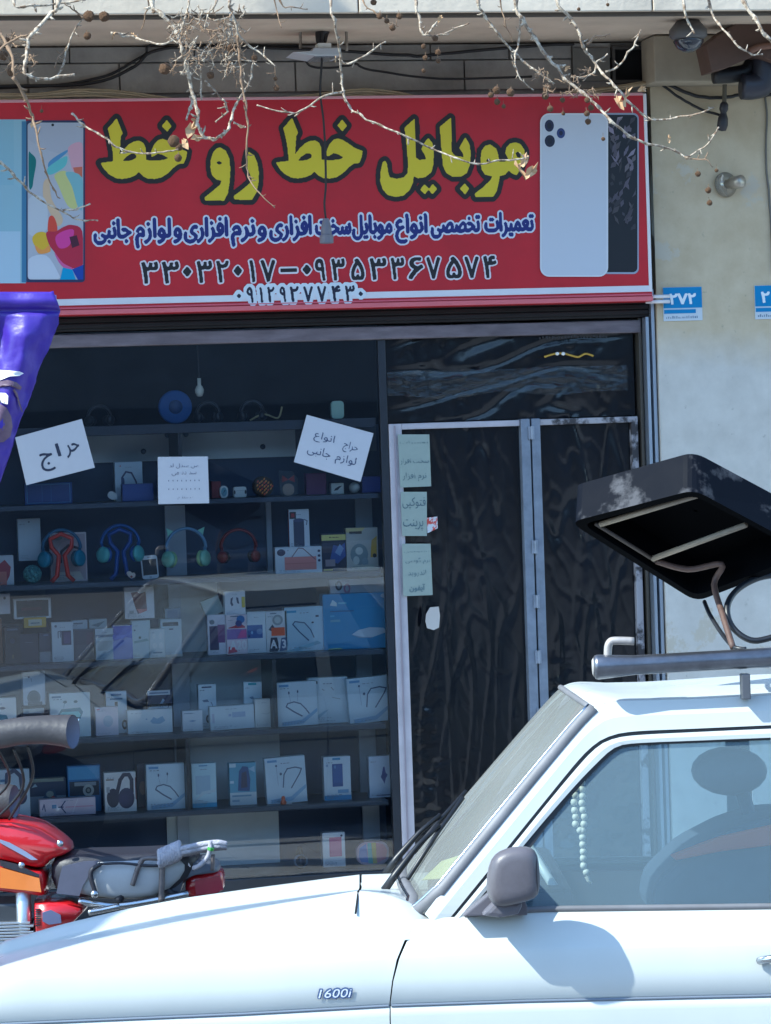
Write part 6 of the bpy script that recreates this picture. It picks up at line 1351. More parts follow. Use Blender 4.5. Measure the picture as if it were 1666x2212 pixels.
MB().tube([mp_(*ZM(1105, 300), -.19), mp_(*ZM(1095, 340), -.19)], .011, 8).build('green_tie', M('green tie', (70, 150, 60), .5), rope)
MB().tube(smooth_line([mp_(*ZM(370, 450), -.175), mp_(*ZM(340, 520), -.18), mp_(*ZM(325, 550), -.18)], 3), .008, 7).build('loose_end', m_rope, rope, smooth=True)
bulge([(400, 560), (640, 500), (1000, 470), (1200, 560), (1230, 640), (900, 680), (700, 760), (640, 980), (560, 1060), (380, 1150), (380, 700)], ZM, .1, 'tail_cowl', M('dark grey tail plastic', (96, 102, 116), .5, var=.2, vscale=9), sub=0)
tp0, tp1 = mp_(*ZM(420, 655), -.112), mp_(*ZM(800, 540), -.112)
mb = MB(); letter_mesh(mb, [[(x, z + (x - tp0.x)*.12) for x, z in q] for q in fit(tp('COMA'), tp0.x, tp0.z + .004, tp1.x, tp0.z + .021)], lambda x, z: (x, -.113, z), .0012, .0012, rgb(206, 200, 206)); mb.build('tail_lettering', INK, moto, fix=False)
tl = bulge([(720, 740), (850, 690), (1060, 640), (1220, 615), (1280, 650), (1300, 760), (1310, 900), (1250, 980), (900, 1060), (720, 1050), (705, 880)], ZM, .07, 'tail_light', M('red tail lens', (176, 20, 36), .2, coat=.7, var=.2, vscale=40))
decal([(860, 780), (1240, 720), (1290, 920), (1200, 960), (880, 1000)], ZM, 'tail_light_lens', M('tail lens face', (150, 40, 60), .25, coat=.6), -.0725)
rod([(-270, 1080), (-200, 960), (-90, 850), (60, 800), (210, 790), (300, 840)], ZM, .016, 'rear_mudguard', m_mblk, -.12); rod([(400, 880), (520, 980), (600, 1010)], ZM, .014, 'mudguard_stay', m_mblk, -.1)
# lower side panel, engine, exhaust, wheels
bulge([(410, 1200), (600, 1180), (850, 1200), (1020, 1260), (1040, 1310), (900, 1450), (700, 1560), (420, 1600)], ZN, .145, 'side_panel', m_mred, sub=0)
decal([(520, 1330), (620, 1300), (740, 1360), (750, 1460), (600, 1480), (520, 1440)], ZN, 'panel_badge', M('panel badge', (110, 116, 150), .3, metal=.4), -.15)
for k in range(8): decal([(430, 1290 + k*28), (490, 1285 + k*28), (490, 1297 + k*28), (430, 1302 + k*28)], ZN, 'vent_slot', m_mblk, -.149)
rod([(960, 1190), (1200, 1230), (1450, 1250), (1900, 1180), (2300, 1100)], ZN, .012, 'frame_tube', m_chrome, -.13); rod([(1080, 1330), (1250, 1300), (1460, 1255)], ZN, .010, 'frame_tube', m_chrome, -.15)
for k in range(12):
    eng = MB()
    p = mp_(*ZN(60, 1400 + k*38), 0); w_ = .10 + .012*(k % 2); eng.box(p.x - w_, p.x + w_, -.13, .1, p.z - .004, p.z + .004)
    eng.build('engine_fin', M('engine aluminium', (190, 194, 200), .3, metal=.85), moto, bevel=.0015)
pE = mp_(*ZN(60, 1600), 0); MB().box(pE.x - .085, pE.x + .085, -.1, .09, pE.z - .2, pE.z + .12).build('engine_block', M('engine dark', (70, 74, 80), .5, metal=.6), moto, bevel=.01)
pS = mp_(*ZN(290, 1250), -.1); MB().lathe([(.02, -.2), (.026, -.19), (.026, .05), (.012, .06), (.012, .12)], pS, (0, 0, 1), 14).build('carburettor', M('engine aluminium', (190, 194, 200), .3, metal=.85), moto, smooth=True)
pF = mp_(-330, 2000); pR = mp_(430, 2000)
for x, nm in ((pF.x, 0), (pR.x, 1)):
    w = empty('wheel', (x, 0, .29)); w.parent = moto
    MB().lathe([(.22, -.03), (.26, -.045), (.29, -.02), (.292, 0), (.29, .02), (.26, .045), (.22, .03)], (0, 0, 0), (0, 1, 0), 36).build('tyre', M('tyre rubber', (28, 28, 30), .8), w, smooth=True)
    MB().lathe([(.22, -.03), (.205, -.01), (.205, .01), (.22, .03)], (0, 0, 0), (0, 1, 0), 36).build('rim', m_chrome, w, smooth=True)
    MB().lathe([(.04, -.06), (.05, -.04), (.05, .04), (.04, .06)], (0, 0, 0), (0, 1, 0), 16).build('hub', m_chrome, w, smooth=True)
    for k in range(12):
        a = k*math.pi/6; MB().tube([(.04*math.cos(a), 0, .04*math.sin(a)), (.21*math.cos(a + .2), 0, .21*math.sin(a + .2))], .003, 5).build('spoke', m_chrome, w)
for Y in (-.08, .08): MB().tube([(pF.x, Y, .29), (pF.x + .22, Y, .95)], .018, 10).build('fork_leg', m_chrome, moto, smooth=True)
for Y in (-.1, .1): MB().tube([(pR.x, Y, .29), (pE.x, Y, .36)], .018, 8).build('swing_arm', m_mblk, moto, smooth=True)
MB().tube([(pE.x - .05, -.14, .3), (pE.x + .1, -.17, .26), (pR.x + .25, -.17, .34)], [.02, .03, .035], 12).build('exhaust', m_chrome, moto, smooth=True)
MB().tube([(pE.x, -.1, .3), (pE.x - .02, -.2, .0)], .01, 6).build('side_stand', m_mblk, moto)
# handlebar with grey leather muffs; near one open towards the rider
hc = mp_(60, 1600, -.36); MB().tube(smooth_line([(hc.x + .1, -.36, hc.z), (hc.x - .12, -.3, hc.z + .01), (hc.x - .2, 0, hc.z - .04), (hc.x - .12, .3, hc.z + .01), (hc.x + .1, .36, hc.z)], 5), .012, 8).build('handlebar', m_chrome, moto, smooth=True)
m_muff = M('grey leather', (64, 62, 66), .55, var=.25, vscale=10, bump=.2, bscale=60)
m_muffi = M('muff lining', (110, 112, 130), .8)
def muff(cuff, body_pts, r0, Y, name='handlebar_muff'):
    """a sleeve: rings from the closed end to the flared open cuff"""
    rows = []; rl = []
    for (u, v, ru, rv) in body_pts:
        c = mp_(u, v, Y); k = 1/639.
        rows.append([(c.x + .35*ru*k*math.cos(a), Y + .9*ru*k*1.6*math.cos(a), c.z + rv*k*math.sin(a)) for a in [2*math.pi*i/18 for i in range(18)]])
    mb = MB().grid(rows, closed=True); mb.f.append(tuple(range(18))); mb.c.append(None); mb.mi.append(0)
    o = mb.build(name, m_muff, moto, smooth=True)
    c = Vector(rows[-1][0])*0
    for q in rows[-1]: c += Vector(q)/18
    inn_ = [[tuple(Vector(p).lerp(c, .03)) for p in rows[-1]], [tuple(Vector(p).lerp(c, .3) + Vector((-.06, 0, 0))) for p in rows[-1]], [tuple(Vector(p).lerp(c, .6) + Vector((-.12, 0, 0))) for p in rows[-1]]]
    mb = MB().grid(inn_, closed=True); mb.f.append(tuple(range(36, 54))); mb.c.append(None); mb.mi.append(0); mb.build('muff_lining', m_muffi, o, smooth=True)
    return o
muff(None, [(-60, 1600, 10, 20), (-40, 1592, 16, 28), (10, 1585, 20, 30), (50, 1578, 22, 29), (100, 1576, 24, 30), (135, 1578, 26, 33), (158, 1581, 30, 36)], .03, -.36)
muff(None, [(-60, 1735, 14, 30), (-30, 1733, 20, 36), (0, 1732, 22, 38), (22, 1732, 24, 38), (32, 1732, 24, 36)], .03, -.02)

# control cables, lever and mirror stem by the handlebar
for k, (a, b, c_) in enumerate((((60, 1612), (70, 1680), (20, 1770)), ((30, 1618), (50, 1700), (-20, 1780)), ((-10, 1610), (20, 1690), (-60, 1760)))):
    MB().tube(smooth_line([mp_(*a, -.34), mp_(*b, -.25 + .03*k), mp_(*c_, -.12)], 6), .005, 6).build('control_cable', m_blk, moto, smooth=True)
# ================================================================== bare plane tree over the pavement
TD = 11.33
tx = on_d(-420, 950, TD + .1)
tree = empty('plane_tree', (tx.x, tx.y, 0), 0, 'bare plane tree with hanging twigs, seed balls and dry leaves', 'tree')
def tb(o): o.parent = tree; o.matrix_parent_inverse = Matrix.Translation((-tx.x, -tx.y, 0)); return o
m_bark = M('plane bark', (186, 178, 160), .85, var=.45, vscale=14, bump=.4, bscale=60, col2=(128, 112, 92))
m_twig = M('pale twig bark', (198, 184, 164), .85, var=.5, vscale=60, bump=.5, bscale=220, col2=(120, 98, 78), thr=(.40, .62))
m_twigb = M('brown twig bark', (150, 122, 96), .85, var=.4, vscale=60, bump=.3, bscale=160)
m_ball = M('seed ball', (120, 88, 60), .95, var=.4, vscale=120, bump=.8, bscale=200)
m_leaf = M('dry leaf', (206, 168, 126), .8, var=.35, vscale=40)
rt = random.Random(11)
def wob(pts, amp, seed):
    out = []
    for i, p in enumerate(pts): out.append(p + Vector((mnoise.noise(Vector((i*.35, seed, 0))), mnoise.noise(Vector((i*.35, seed, 5))), mnoise.noise(Vector((i*.35, seed, 9)))))*amp)
    return out
trunk = [(tx.x, tx.y, -.02), (tx.x + .02, tx.y, .6), (tx.x + .06, tx.y - .03, 1.6), (tx.x + .05, tx.y - .02, 2.8), (tx.x + .1, tx.y - .02, 3.7), (tx.x + .14, tx.y, 4.3)]
tb(MB().tube(smooth_line(trunk, 6), [.17 + .05*max(0, 1 - i/6) - .002*i for i in range(31)], 16).build('trunk', m_bark, None, smooth=True))
LZ = -230
limbs = [[(None, trunk[-1])] + [(None, on_d(u, v, d)) for u, v, d in ((-150, -330, TD + .1), (300, -260, TD), (800, -290, TD - .2), (1300, -250, TD - .1), (1800, -330, TD + .1))],
         [(None, trunk[-2])] + [(None, on_d(u, v, d)) for u, v, d in ((-250, -150, TD + .5), (100, -190, TD + .6), (560, -170, TD + .6), (1000, -200, TD + .6), (1500, -170, TD + .5), (1950, -260, TD + .3))]]
LIMB = []
for L in limbs:
    P = wob(smooth_line([p for _, p in L], 8), .03, len(L)); n = len(P); LIMB.append(P)
    tb(MB().tube(P, [.075*(1 - .75*i/n) + .008 for i in range(n)], 12).build('limb', m_bark, None, smooth=True))
# big limb rising away to the left
tb(MB().tube(wob(smooth_line([trunk[-1], (tx.x - .3, tx.y + .1, 5.2), (tx.x - .9, tx.y + .1, 6.3), (tx.x - 1.2, tx.y, 7.5)], 6), .04, 3), [.11 - .004*i for i in range(19)], 12).build('limb', m_bark, None, smooth=True))
# unseen limb added over the road to cast the shadow band along the hood
hood_px = [(-120, 2120, .45), (0, 2080, .45), (140, 2041, .45), (277, 2008, .45), (420, 1979, .45), (555, 1957, .42), (690, 1935, .38), (800, 1916, .3)]
hl_ = []
for u, v, Y in hood_px:
    w_ = CARM@cp(u, v, Y); hl_.append(w_ + SUN*((5.6 - w_.z)/SUN.z))
over = smooth_line([Vector(trunk[-1]), Vector(trunk[-1]).lerp(hl_[0], .5) + Vector((0, 0, .5))] + hl_, 5); n_ = len(over)
tb(MB().tube(over, [.20 - .12*(i/(n_ - 1))**1.4 for i in range(n_)], 12).build('limb', m_bark, None, smooth=True))
TIPS = []
def twig(Z, pts, r0, r1, d=None, mat=m_twig, hang=True, name='twig', joint=True):
    """a twig traced from the photograph at its own distance; if it leaves the top of the frame it runs on to a limb"""
    d = TD + rt.uniform(-.45, .45) if d is None else d
    px = [Z(*p) for p in pts]; P = [on_d(u, v, d + .12*mnoise.noise(Vector((u*.01, v*.01, d)))) for u, v in px]
    if px[0][1] < 30 and joint:
        best = min((q for L in LIMB for q in L), key=lambda q: (q - P[0] - Vector((0, 0, .25))).length); P = [best.copy(), best.lerp(P[0], .5) + Vector((rt.uniform(-.04, .04), 0, rt.uniform(0, .05)))] + P; r0x = r0*1.5
    S = wob(smooth_line(P, 5), .006, d*7 + pts[0][0]); n = len(S)
    R = [(r0 + (r1 - r0)*i/n)*(1 + .3*max(0, mnoise.noise(Vector((i*.9, d, pts[0][0])))) + (.45 if i % 5 == 0 else 0)) for i in range(n)]
    o = tb(MB().tube(S, R, 7).build(name, mat, None, smooth=True))
    # buds and short spurs along the twig
    mb = MB(); k = 3
    while k < n - 1:
        p = S[k]; a = rt.uniform(0, 6.28); e = Vector((math.cos(a), .3*math.sin(a*2), math.sin(a)*.7 - .15)).normalized(); L = rt.uniform(.008, .035)
        mb.tube([p, p + e*L*.6, p + e*L + Vector((0, 0, .004))], [R[k]*.7, R[k]*.75, R[k]*.25], 5); k += rt.randint(2, 5)
    if mb.v: mb.build('bud', mat, o, smooth=True)['kind'] = 'stuff'
    TIPS.append((S, R)); return S
K = 1/1240   # zoom px (half reading px) to metres at about this distance
T = [(Z1, [(655,0),(700,60),(760,135),(790,220),(815,320),(835,420),(855,480),(855,540),(880,590),(920,600),(965,580),(990,550),(1000,510),(1020,450),(1060,390),(1085,330),(1095,260)], 9, 4, m_twig),
 (Z1, [(838,425),(820,470),(805,520)], 6, 4, m_twig), (Z1, [(990,0),(995,40),(1020,100),(1030,150),(1080,200),(1140,240),(1190,285)], 6, 3, m_twig),
 (Z1, [(1030,150),(1035,250),(1045,350),(1060,440),(1070,520),(1065,650),(1070,720),(1075,770),(1120,832),(1185,897)], 5, 2, m_twigb), (Z1, [(1000,60),(1000,120),(975,190)], 7, 4, m_twig),
 (Z1, [(260,0),(220,60),(160,130),(125,170),(120,210),(110,270),(105,310),(130,330),(200,345),(250,330),(320,320)], 8, 5, m_twig), (Z1, [(250,330),(275,270),(290,210),(330,120),(360,80)], 4, 3, m_twig), (Z1, [(285,215),(250,250),(235,290)], 3, 2, m_twigb),
 (Z1, [(60,0),(150,22),(250,17),(370,0)], 6, 4, m_twig), (Z1, [(360,80),(330,50),(300,30)], 4, 3, m_twigb), (Z1, [(60,330),(110,420),(140,500),(150,540),(180,660),(200,750),(240,830),(260,858)], 6, 2, m_twigb),
 (Z1, [(310,490),(360,540),(430,580),(490,625),(560,655),(640,665),(720,655),(770,645)], 4, 3, m_twig), (Z1, [(480,140),(550,155),(600,150)], 5, 4, m_twig), (Z1, [(590,165),(700,190),(770,165)], 4, 4, m_twig), (Z1, [(640,0),(630,60),(610,130)], 4, 2, m_twigb),
 (Z3, [(-60,300),(0,320),(60,370),(110,430),(160,470),(220,510),(280,540),(340,570),(420,570)], 6, 2.5, m_twig), (Z3, [(270,530),(330,520),(390,500)], 4, 3, m_twig),
 (Z1, [(1430,0),(1440,80),(1460,160),(1470,250),(1475,330),(1485,400),(1510,460),(1560,500),(1640,540),(1766,595),(1866,640),(1966,680),(2066,710),(2146,695),(2226,690),(2286,680)], 5, 3, m_twig), (Z1, [(1475,265),(1520,270),(1600,225),(1666,180)], 4, 3, m_twig), (Z1, [(1480,400),(1400,415),(1300,480),(1230,485),(1110,455)], 4, 2.5, m_twig),
 (Z2, [(560,0),(590,80),(640,160),(700,250),(740,290),(770,340),(850,400),(920,465),(980,525),(1060,590),(1130,620),(1200,630),(1260,655),(1300,680),(1350,655),(1400,610),(1440,550)], 8, 3, m_twig), (Z2, [(400,0),(430,70),(490,150),(550,220),(600,270),(660,310),(730,365)], 6, 4, m_twig),
 (Z2, [(585,85),(575,180),(560,240),(565,300),(590,350),(640,390)], 4, 2.5, m_twig), (Z2, [(495,0),(520,100),(550,180)], 3.5, 2, m_twigb),
 (Z2, [(740,0),(800,80),(840,150),(850,200),(890,250),(940,320),(990,370),(1050,440),(1110,490),(1160,520),(1250,510),(1340,495),(1420,465)], 7, 3, m_twig), (Z2, [(870,190),(910,160),(970,150)], 4, 3, m_twigb), (Z2, [(950,310),(1000,290),(1050,230),(1080,180),(1105,130)], 4, 3, m_twig), (Z2, [(800,330),(850,335),(900,310),(910,270),(960,235)], 4, 3, m_twig),
 (Z2, [(1290,30),(1310,100),(1335,145)], 6, 4, m_twig), (Z2, [(1400,20),(1440,100),(1480,150),(1530,205),(1580,235),(1630,230)], 5, 3, m_twig), (Z2, [(1550,10),(1600,80),(1640,150),(1700,210)], 8, 7, m_twig),
 (Z2, [(130,10),(145,70),(155,140),(190,155),(240,150),(300,125),(360,100)], 6, 3, m_twig), (Z2, [(185,145),(210,110),(235,85)], 4, 3, m_twig), (Z1, [(1570,0),(1620,50),(1666,90),(1720,110)], 4, 2, m_twigb), (Z1, [(1190,0),(1200,60),(1215,120)], 2.5, 2, m_twigb), (Z1, [(1210,0),(1270,30),(1330,40)], 3, 2, m_twigb), (Z1, [(0,150),(40,210),(60,300),(60,330)], 7, 5, m_twigb), (Z1, [(0,215),(70,165),(120,150)], 5, 3, m_twigb),
 (Z1, [(820,0),(800,70),(780,140)], 5, 3, m_twig), (Z1, [(940,0),(900,60),(885,130)], 5, 3, m_twig), (Z1, [(890,350),(930,390),(960,430)], 4, 2, m_twig), (Z1, [(870,300),(868,380),(872,430)], 4, 2.5, m_twig), (Z1, [(960,430),(985,480),(930,525)], 4, 2.5, m_twig), (Z1, [(1010,530),(1040,545),(1060,550)], 4, 3, m_twig), (Z1, [(1190,290),(1192,330)], 3, 2, m_twigb), (Z2, [(1300,685),(1380,690),(1410,720)], 3, 1.5, m_twigb)]
for Z, pts, a, b, mt in T: twig(Z, pts, a*K*1.08, b*K*.95, mat=mt)
# the tangle at the middle top: many short twigs
for i in range(90):
    x = rt.uniform(760, 1060); y = rt.uniform(20, 300); a = rt.uniform(-2.6, -.4); L = rt.uniform(40, 110)
    p = [(x, y)]; 
    for k in range(3): a += rt.uniform(-.6, .6); p.append((p[-1][0] + math.cos(a)*L/3, p[-1][1] - math.sin(a)*L/3*.9))
    twig(Z1, p, rt.uniform(2.2, 3.6)*K, 1.6*K, d=TD + rt.uniform(-.3, .3), mat=m_twig if i % 2 else m_twigb, joint=False)
for i in range(16):
    x = rt.uniform(0, 130); y = rt.uniform(140, 320); a = rt.uniform(-3, 0); p = [(x, y)]
    for k in range(3): a += rt.uniform(-.7, .7); p.append((p[-1][0] + math.cos(a)*18, p[-1][1] - math.sin(a)*18))
    twig(Z1, p, 3*K, 1.8*K, d=TD + rt.uniform(-.2, .2), mat=m_twigb, joint=False)
for i in range(18):
    x = rt.uniform(660, 900); y = rt.uniform(270, 430); a = rt.uniform(-3, 0); p = [(x, y)]
    for k in range(3): a += rt.uniform(-.7, .7); p.append((p[-1][0] + math.cos(a)*16, p[-1][1] - math.sin(a)*16))
    twig(Z2, p, 2.4*K, 1.5*K, d=TD + rt.uniform(-.2, .2), mat=m_twigb, joint=False)
# seed balls (lumpy) on threads
lm = bmesh.new(); bmesh.ops.create_icosphere(lm, subdivisions=2, radius=1)
for v in lm.verts: v.co *= 1 + .22*mnoise.noise(v.co*4.3)
bme = bpy.data.meshes.new('seed_ball'); lm.to_mesh(bme); lm.free(); bme.materials.append(m_ball)
def ball(Z, x, y, r, d=None, up=26):
    d = TD + rt.uniform(-.2, .2) if d is None else d; p = on_d(*Z(x, y), d); o = link('seed_ball', bme, None); o.location = p; s = r*K; o.scale = (s, s, s); o.rotation_euler = (rt.random()*6, rt.random()*6, rt.random()*6)
    MBt = MB().tube([(0, 0, .5), (rt.uniform(-.3, .3), 0, up/r)], .09, 5); c = MBt.build('thread', m_twigb, None); c.parent = o; c.rotation_euler = Matrix(o.rotation_euler.to_matrix().inverted()).to_euler()
    tb(o)
for Z, x, y, r in ((Z1,385,70,24),(Z1,450,72,24),(Z1,378,155,17),(Z1,712,297,26),(Z1,910,325,17),(Z1,1000,210,20),(Z1,1195,380,14),(Z1,1190,340,10),(Z1,750,610,26),(Z1,775,635,18),(Z1,770,682,17),(Z1,1100,250,14),(Z2,165,200,12),(Z2,172,250,12),(Z2,228,225,14),(Z2,228,262,12),(Z2,165,305,10),(Z2,215,165,14),(Z2,480,390,18),(Z2,455,410,13),(Z2,540,400,18),(Z2,482,440,14),(Z2,510,460,10),(Z2,700,385,20),(Z2,690,415,16),(Z2,765,432,12),(Z2,712,470,14),(Z2,872,432,13),(Z2,888,465,14),(Z2,870,490,13),(Z2,875,525,14),(Z2,768,490,9),(Z2,940,600,9),(Z4,1350,370,13),(Z4,1430,355,9),(Z4,1395,440,14),(Z4,1400,495,13),(Z2,60,70,14),(Z2,30,120,14),(Z2,5,90,12),(Z1,15,240,22),(Z1,50,310,20),(Z1,30,175,16),(Z1,180,480,8),(Z1,1640,70,14),(Z1,1615,10,14),(Z2,960,20,8),(Z2,835,40,8)):
    ball(Z, x, y, r)
# dry leaves: crumpled blades
def leaf(Z, x, y, s, a, d=None):
    d = TD - .05 if d is None else d; p = on_d(*Z(x, y), d); n = 7; jj = lambda: rt.uniform(.75, 1.25); out = [(x_*jj()*.62, y_*jj()) for x_, y_ in ((.05, -1), (.4, -.62), (.62, -.2), (.5, .1), (.7, .45), (.3, .5), (.1, 1), (-.2, .62), (-.45, .7), (-.45, .15), (-.7, -.1), (-.4, -.6))]
    V = [Vector((q[0]*s*K, .45*s*K*math.sin(q[0]*3.5 + q[1]*2.5), q[1]*s*K)) for q in out]; R = Matrix.Rotation(a, 3, 'Y')@Matrix.Rotation(rt.uniform(-.7, .7), 3, 'Z')
    V = [R@v for v in V] + [R@(v + Vector((0, .0012, 0))) for v in V]; k = len(out); c = Vector((0, .12*s*K, 0)); V += [R@c, R@(c + Vector((0, .0012, 0)))]
    F = [(i, (i + 1) % k, 2*k) for i in range(k)] + [(k + (i + 1) % k, k + i, 2*k + 1) for i in range(k)]
    o = MB().add(V, F).build('dry_leaf', m_leaf, None, fix=False); o.location = p; tb(o)
for Z, x, y, s, a in ((Z1,825,560,45,.3),(Z1,850,595,30,1.2),(Z1,800,620,30,-.6),(Z1,840,520,20,2),(Z2,1040,420,55,.6),(Z2,1010,440,40,-.5),(Z2,1110,385,30,1.3),(Z2,600,690,40,.2),(Z2,580,730,45,-.4),(Z2,630,740,45,.6),(Z2,1225,600,20,0),(Z1,975,490,16,1),(Z1,1040,545,16,1.4),(Z1,140,535,20,0),(Z1,490,155,18,.5),(Z1,580,150,18,-.7),(Z1,1450,255,16,.2),(Z2,785,295,20,.9),(Z2,700,320,16,.2),(Z2,235,80,22,.5),(Z1,285,210,12,.4)):
    leaf(Z, x, y, s, a)
# ================================================================== purple banner on a line at the kerb side of the overhang
BD = 12.1
def ZP(x, y): return .21186*x, 607.4 + .21186*y
ban = empty('purple_banner', on_d(-100, 640, BD), 0, 'purple satin banner with white print hanging beside the shop sign', 'banner')
BL = ban.location.copy()
def bb_(o): o.parent = ban; o.matrix_parent_inverse = Matrix.Translation(-BL); return o
right = [(545, 110), (585, 200), (620, 300), (600, 350), (600, 440), (545, 560), (500, 700), (440, 800), (390, 920), (350, 1080), (290, 1240), (215, 1400), (150, 1600), (110, 1750), (60, 1880), (0, 2060), (-60, 2200)]
RT = [(y, x) for x, y in right]
rows = []
m_pur = M('purple satin', (66, 44, 158), .38, var=.2, vscale=9, bump=.12, bscale=70)
def rx(y):
    for (a, xa), (b, xb) in zip(RT, RT[1:]):
        if a <= y <= b: return xa + (xb - xa)*(y - a)/(b - a)
    return RT[-1][1]
def cloth(x, y, off=0.):
    u, v = ZP(x, y); fold = .03*math.sin(x*.011 + y*.0016*2.2) + .02*mnoise.noise(Vector((x*.008, y*.003, 2))) + .004*mnoise.noise(Vector((x*.02 + y*.012, y*.012, 7)))
    e = .02*math.exp(-((y - 300)/25)**2) - .015*math.exp(-((y - 200)/60)**2)
    return on_d(u, v, BD + fold*min(1, max(.15, (y - 250)/300)) + e - off)
for i in range(91):
    y = 110 + (2200 - 110)*i/90; r = []; x1 = rx(y) + 8*mnoise.noise(Vector((0, y*.02, 3)))
    for k in range(41):
        x = -900 + (x1 + 900)*(k/40)**.8; r.append(cloth(x, y - (0 if i else 0) - 12*(k == 40)*(i == 0)))
    rows.append(r)
o = bb_(MB().grid(rows).build('cloth', m_pur, None, smooth=True, fix=False)); md = o.modifiers.new('t', 'SOLIDIFY'); md.thickness = .0015
def bprint(polys, name, mat):
    mb = MB()
    for q in polys:
        P = [Vector((x, y, 0)) for x, y in q]
        n = 10
        # fan of small quads so that the print follows the folds
        xs_ = [p.x for p in P]; ys_ = [p.y for p in P]; c = (sum(xs_)/len(xs_), sum(ys_)/len(ys_))
        k = len(P); V = []
        for t in (1., .66, .33): V += [cloth(c[0] + (p.x - c[0])*t, c[1] + (p.y - c[1])*t, .014) for p in P]
        V.append(cloth(*c, .014)); F = []
        for lv in range(2): F += [(lv*k + i, lv*k + (i + 1) % k, (lv + 1)*k + (i + 1) % k, (lv + 1)*k + i) for i in range(k)]
        F += [(2*k + i, 2*k + (i + 1) % k, 3*k) for i in range(k)]; mb.add(V, F)
    return bb_(mb.build(name, mat, None, smooth=True))
m_bw = M('banner white print', (232, 230, 236), .4); m_bb = M('banner brown print', (112, 88, 112), .4, var=.4, vscale=30)
bprint([[(-500, 930), (-200, 915), (0, 905), (140, 915), (200, 920), (245, 940), (200, 965), (100, 970), (0, 1010), (-300, 1020), (-500, 1000)], [(-400, 1130), (-100, 1130), (60, 1140), (85, 1170), (80, 1255), (50, 1250), (45, 1180), (-50, 1200), (-60, 1250), (-400, 1250)]], 'white_print', m_bw)
bprint([[(-100, 1040), (80, 1005), (170, 1030), (225, 1080), (210, 1110), (140, 1060), (60, 1070), (-100, 1090)], [(0, 1250), (70, 1290), (115, 1380), (130, 1480), (110, 1580), (40, 1640), (-60, 1650), (-160, 1560), (-180, 1400), (-100, 1280)], [(130, 1110), (165, 1150), (190, 1250), (225, 1340), (235, 1330), (205, 1240), (180, 1140), (150, 1100)]], 'brown_print', m_bb)
bprint([[(-10, 1380), (30, 1400), (50, 1460), (30, 1520), (-20, 1530), (-60, 1480), (-50, 1410)]], 'emblem_centre', M('banner violet print', (60, 40, 170), .4))
for uu in (-190, -70):
    p0, p1 = on_d(uu, 640, BD), on_d(uu - 8, 30, BD - .02); p1.z = min(p1.z, SOFZ + .2); bb_(MB().tube([p0, p1], .003, 5).build('banner_cord', m_blk, None))
bb_(MB().tube([on_d(-200, 648, BD + .012), on_d(122, 644, BD + .012)], .012, 8).build('banner_rod', M('banner rod', (150, 130, 190), .4), None, smooth=True))
# ================================================================== cables along the front of the building
def cable(px, Z, y, r, label, mat, name='cable', group='cables strung along the shop front', amp=.004):
    P = []
    for i, p in enumerate(px):
        yy = y[i] if isinstance(y, (list, tuple)) else y; P.append(on_y(*Z(*p), yy))
    o = MB().tube(wob(smooth_line(P, 6), amp, px[0][1]), r, 7).build(name, mat, None, smooth=True); return tag(o, label, 'cable', group)
m_cb = M('beige cable', (176, 156, 126), .6, var=.2, vscale=20); m_ck = M('black cable', (30, 28, 30), .5)
bund = 'beige cable of the sagging bundle above the sign'
for k, (dy, w) in enumerate(((0, .007), (9, .006), (17, .008), (26, .006))):
    cable([(-260, 405 + dy), (0, 408 + dy*.8), (170, 405 + dy*.7), (330, 388 + dy), (480, 392 + dy), (650, 412 + dy), (800, 440 + dy*.6), (930, 445 + dy*.6), (1110, 440 + dy*.5), (1300, 415 + dy), (1480, 395 + dy), (1570, 386 + dy), (1700, 398 + dy), (1900, 428 + dy*.5), (2250, 420 + dy), (2500, 395 + dy*.7), (2760, 360 + dy*.4), (2830, 345)], Z1, -.15 - .01*(k % 2), w*.75, bund, m_cb)
cable([(-200, 370), (350, 365), (560, 300), (680, 215), (900, 205), (1280, 210), (1700, 235), (1830, 240), (2100, 215), (2350, 195), (2480, 190)], Z1, -.1, .007, 'black cable looping under the soffit to the floodlight', m_ck)
cable([(-200, 385), (200, 372), (450, 330), (620, 240), (700, 190), (1290, 200)], Z1, -.09, .006, 'dark cable rising along the beam stones', m_ck)
cable([(1310, 240), (1330, 275), (1360, 290), (1440, 292), (1510, 282), (1540, 275), (1600, 300), (1900, 340), (2300, 330)], Z1, -.12, .005, 'thin black cable hanging in a loop below the floodlight', m_ck)
def ZR(x, y): return 1423 + .21182*x, 17.35 + .21182*y
cable([(-60, 760), (100, 780), (250, 850), (450, 910), (650, 912), (800, 890), (870, 870), (1000, 905), (1147, 885), (1500, 860)], ZR, -.14, .008, 'thick black cable sagging across the cream wall', m_ck)
cable([(20, 770), (150, 870), (300, 965), (450, 1040), (640, 1095), (690, 1080)], ZR, -.14, .006, 'black cable running to the hanging lamp holder', m_ck)
cable([(1085, 830), (1090, 950), (1105, 1100), (1095, 1400), (1100, 1650), (1120, 1850), (1147, 2200), (1165, 2700)], ZR, WALLY - .006, .005, 'thin grey cable running down the cream wall', M('grey cable', (110, 106, 100), .6), amp=.002)
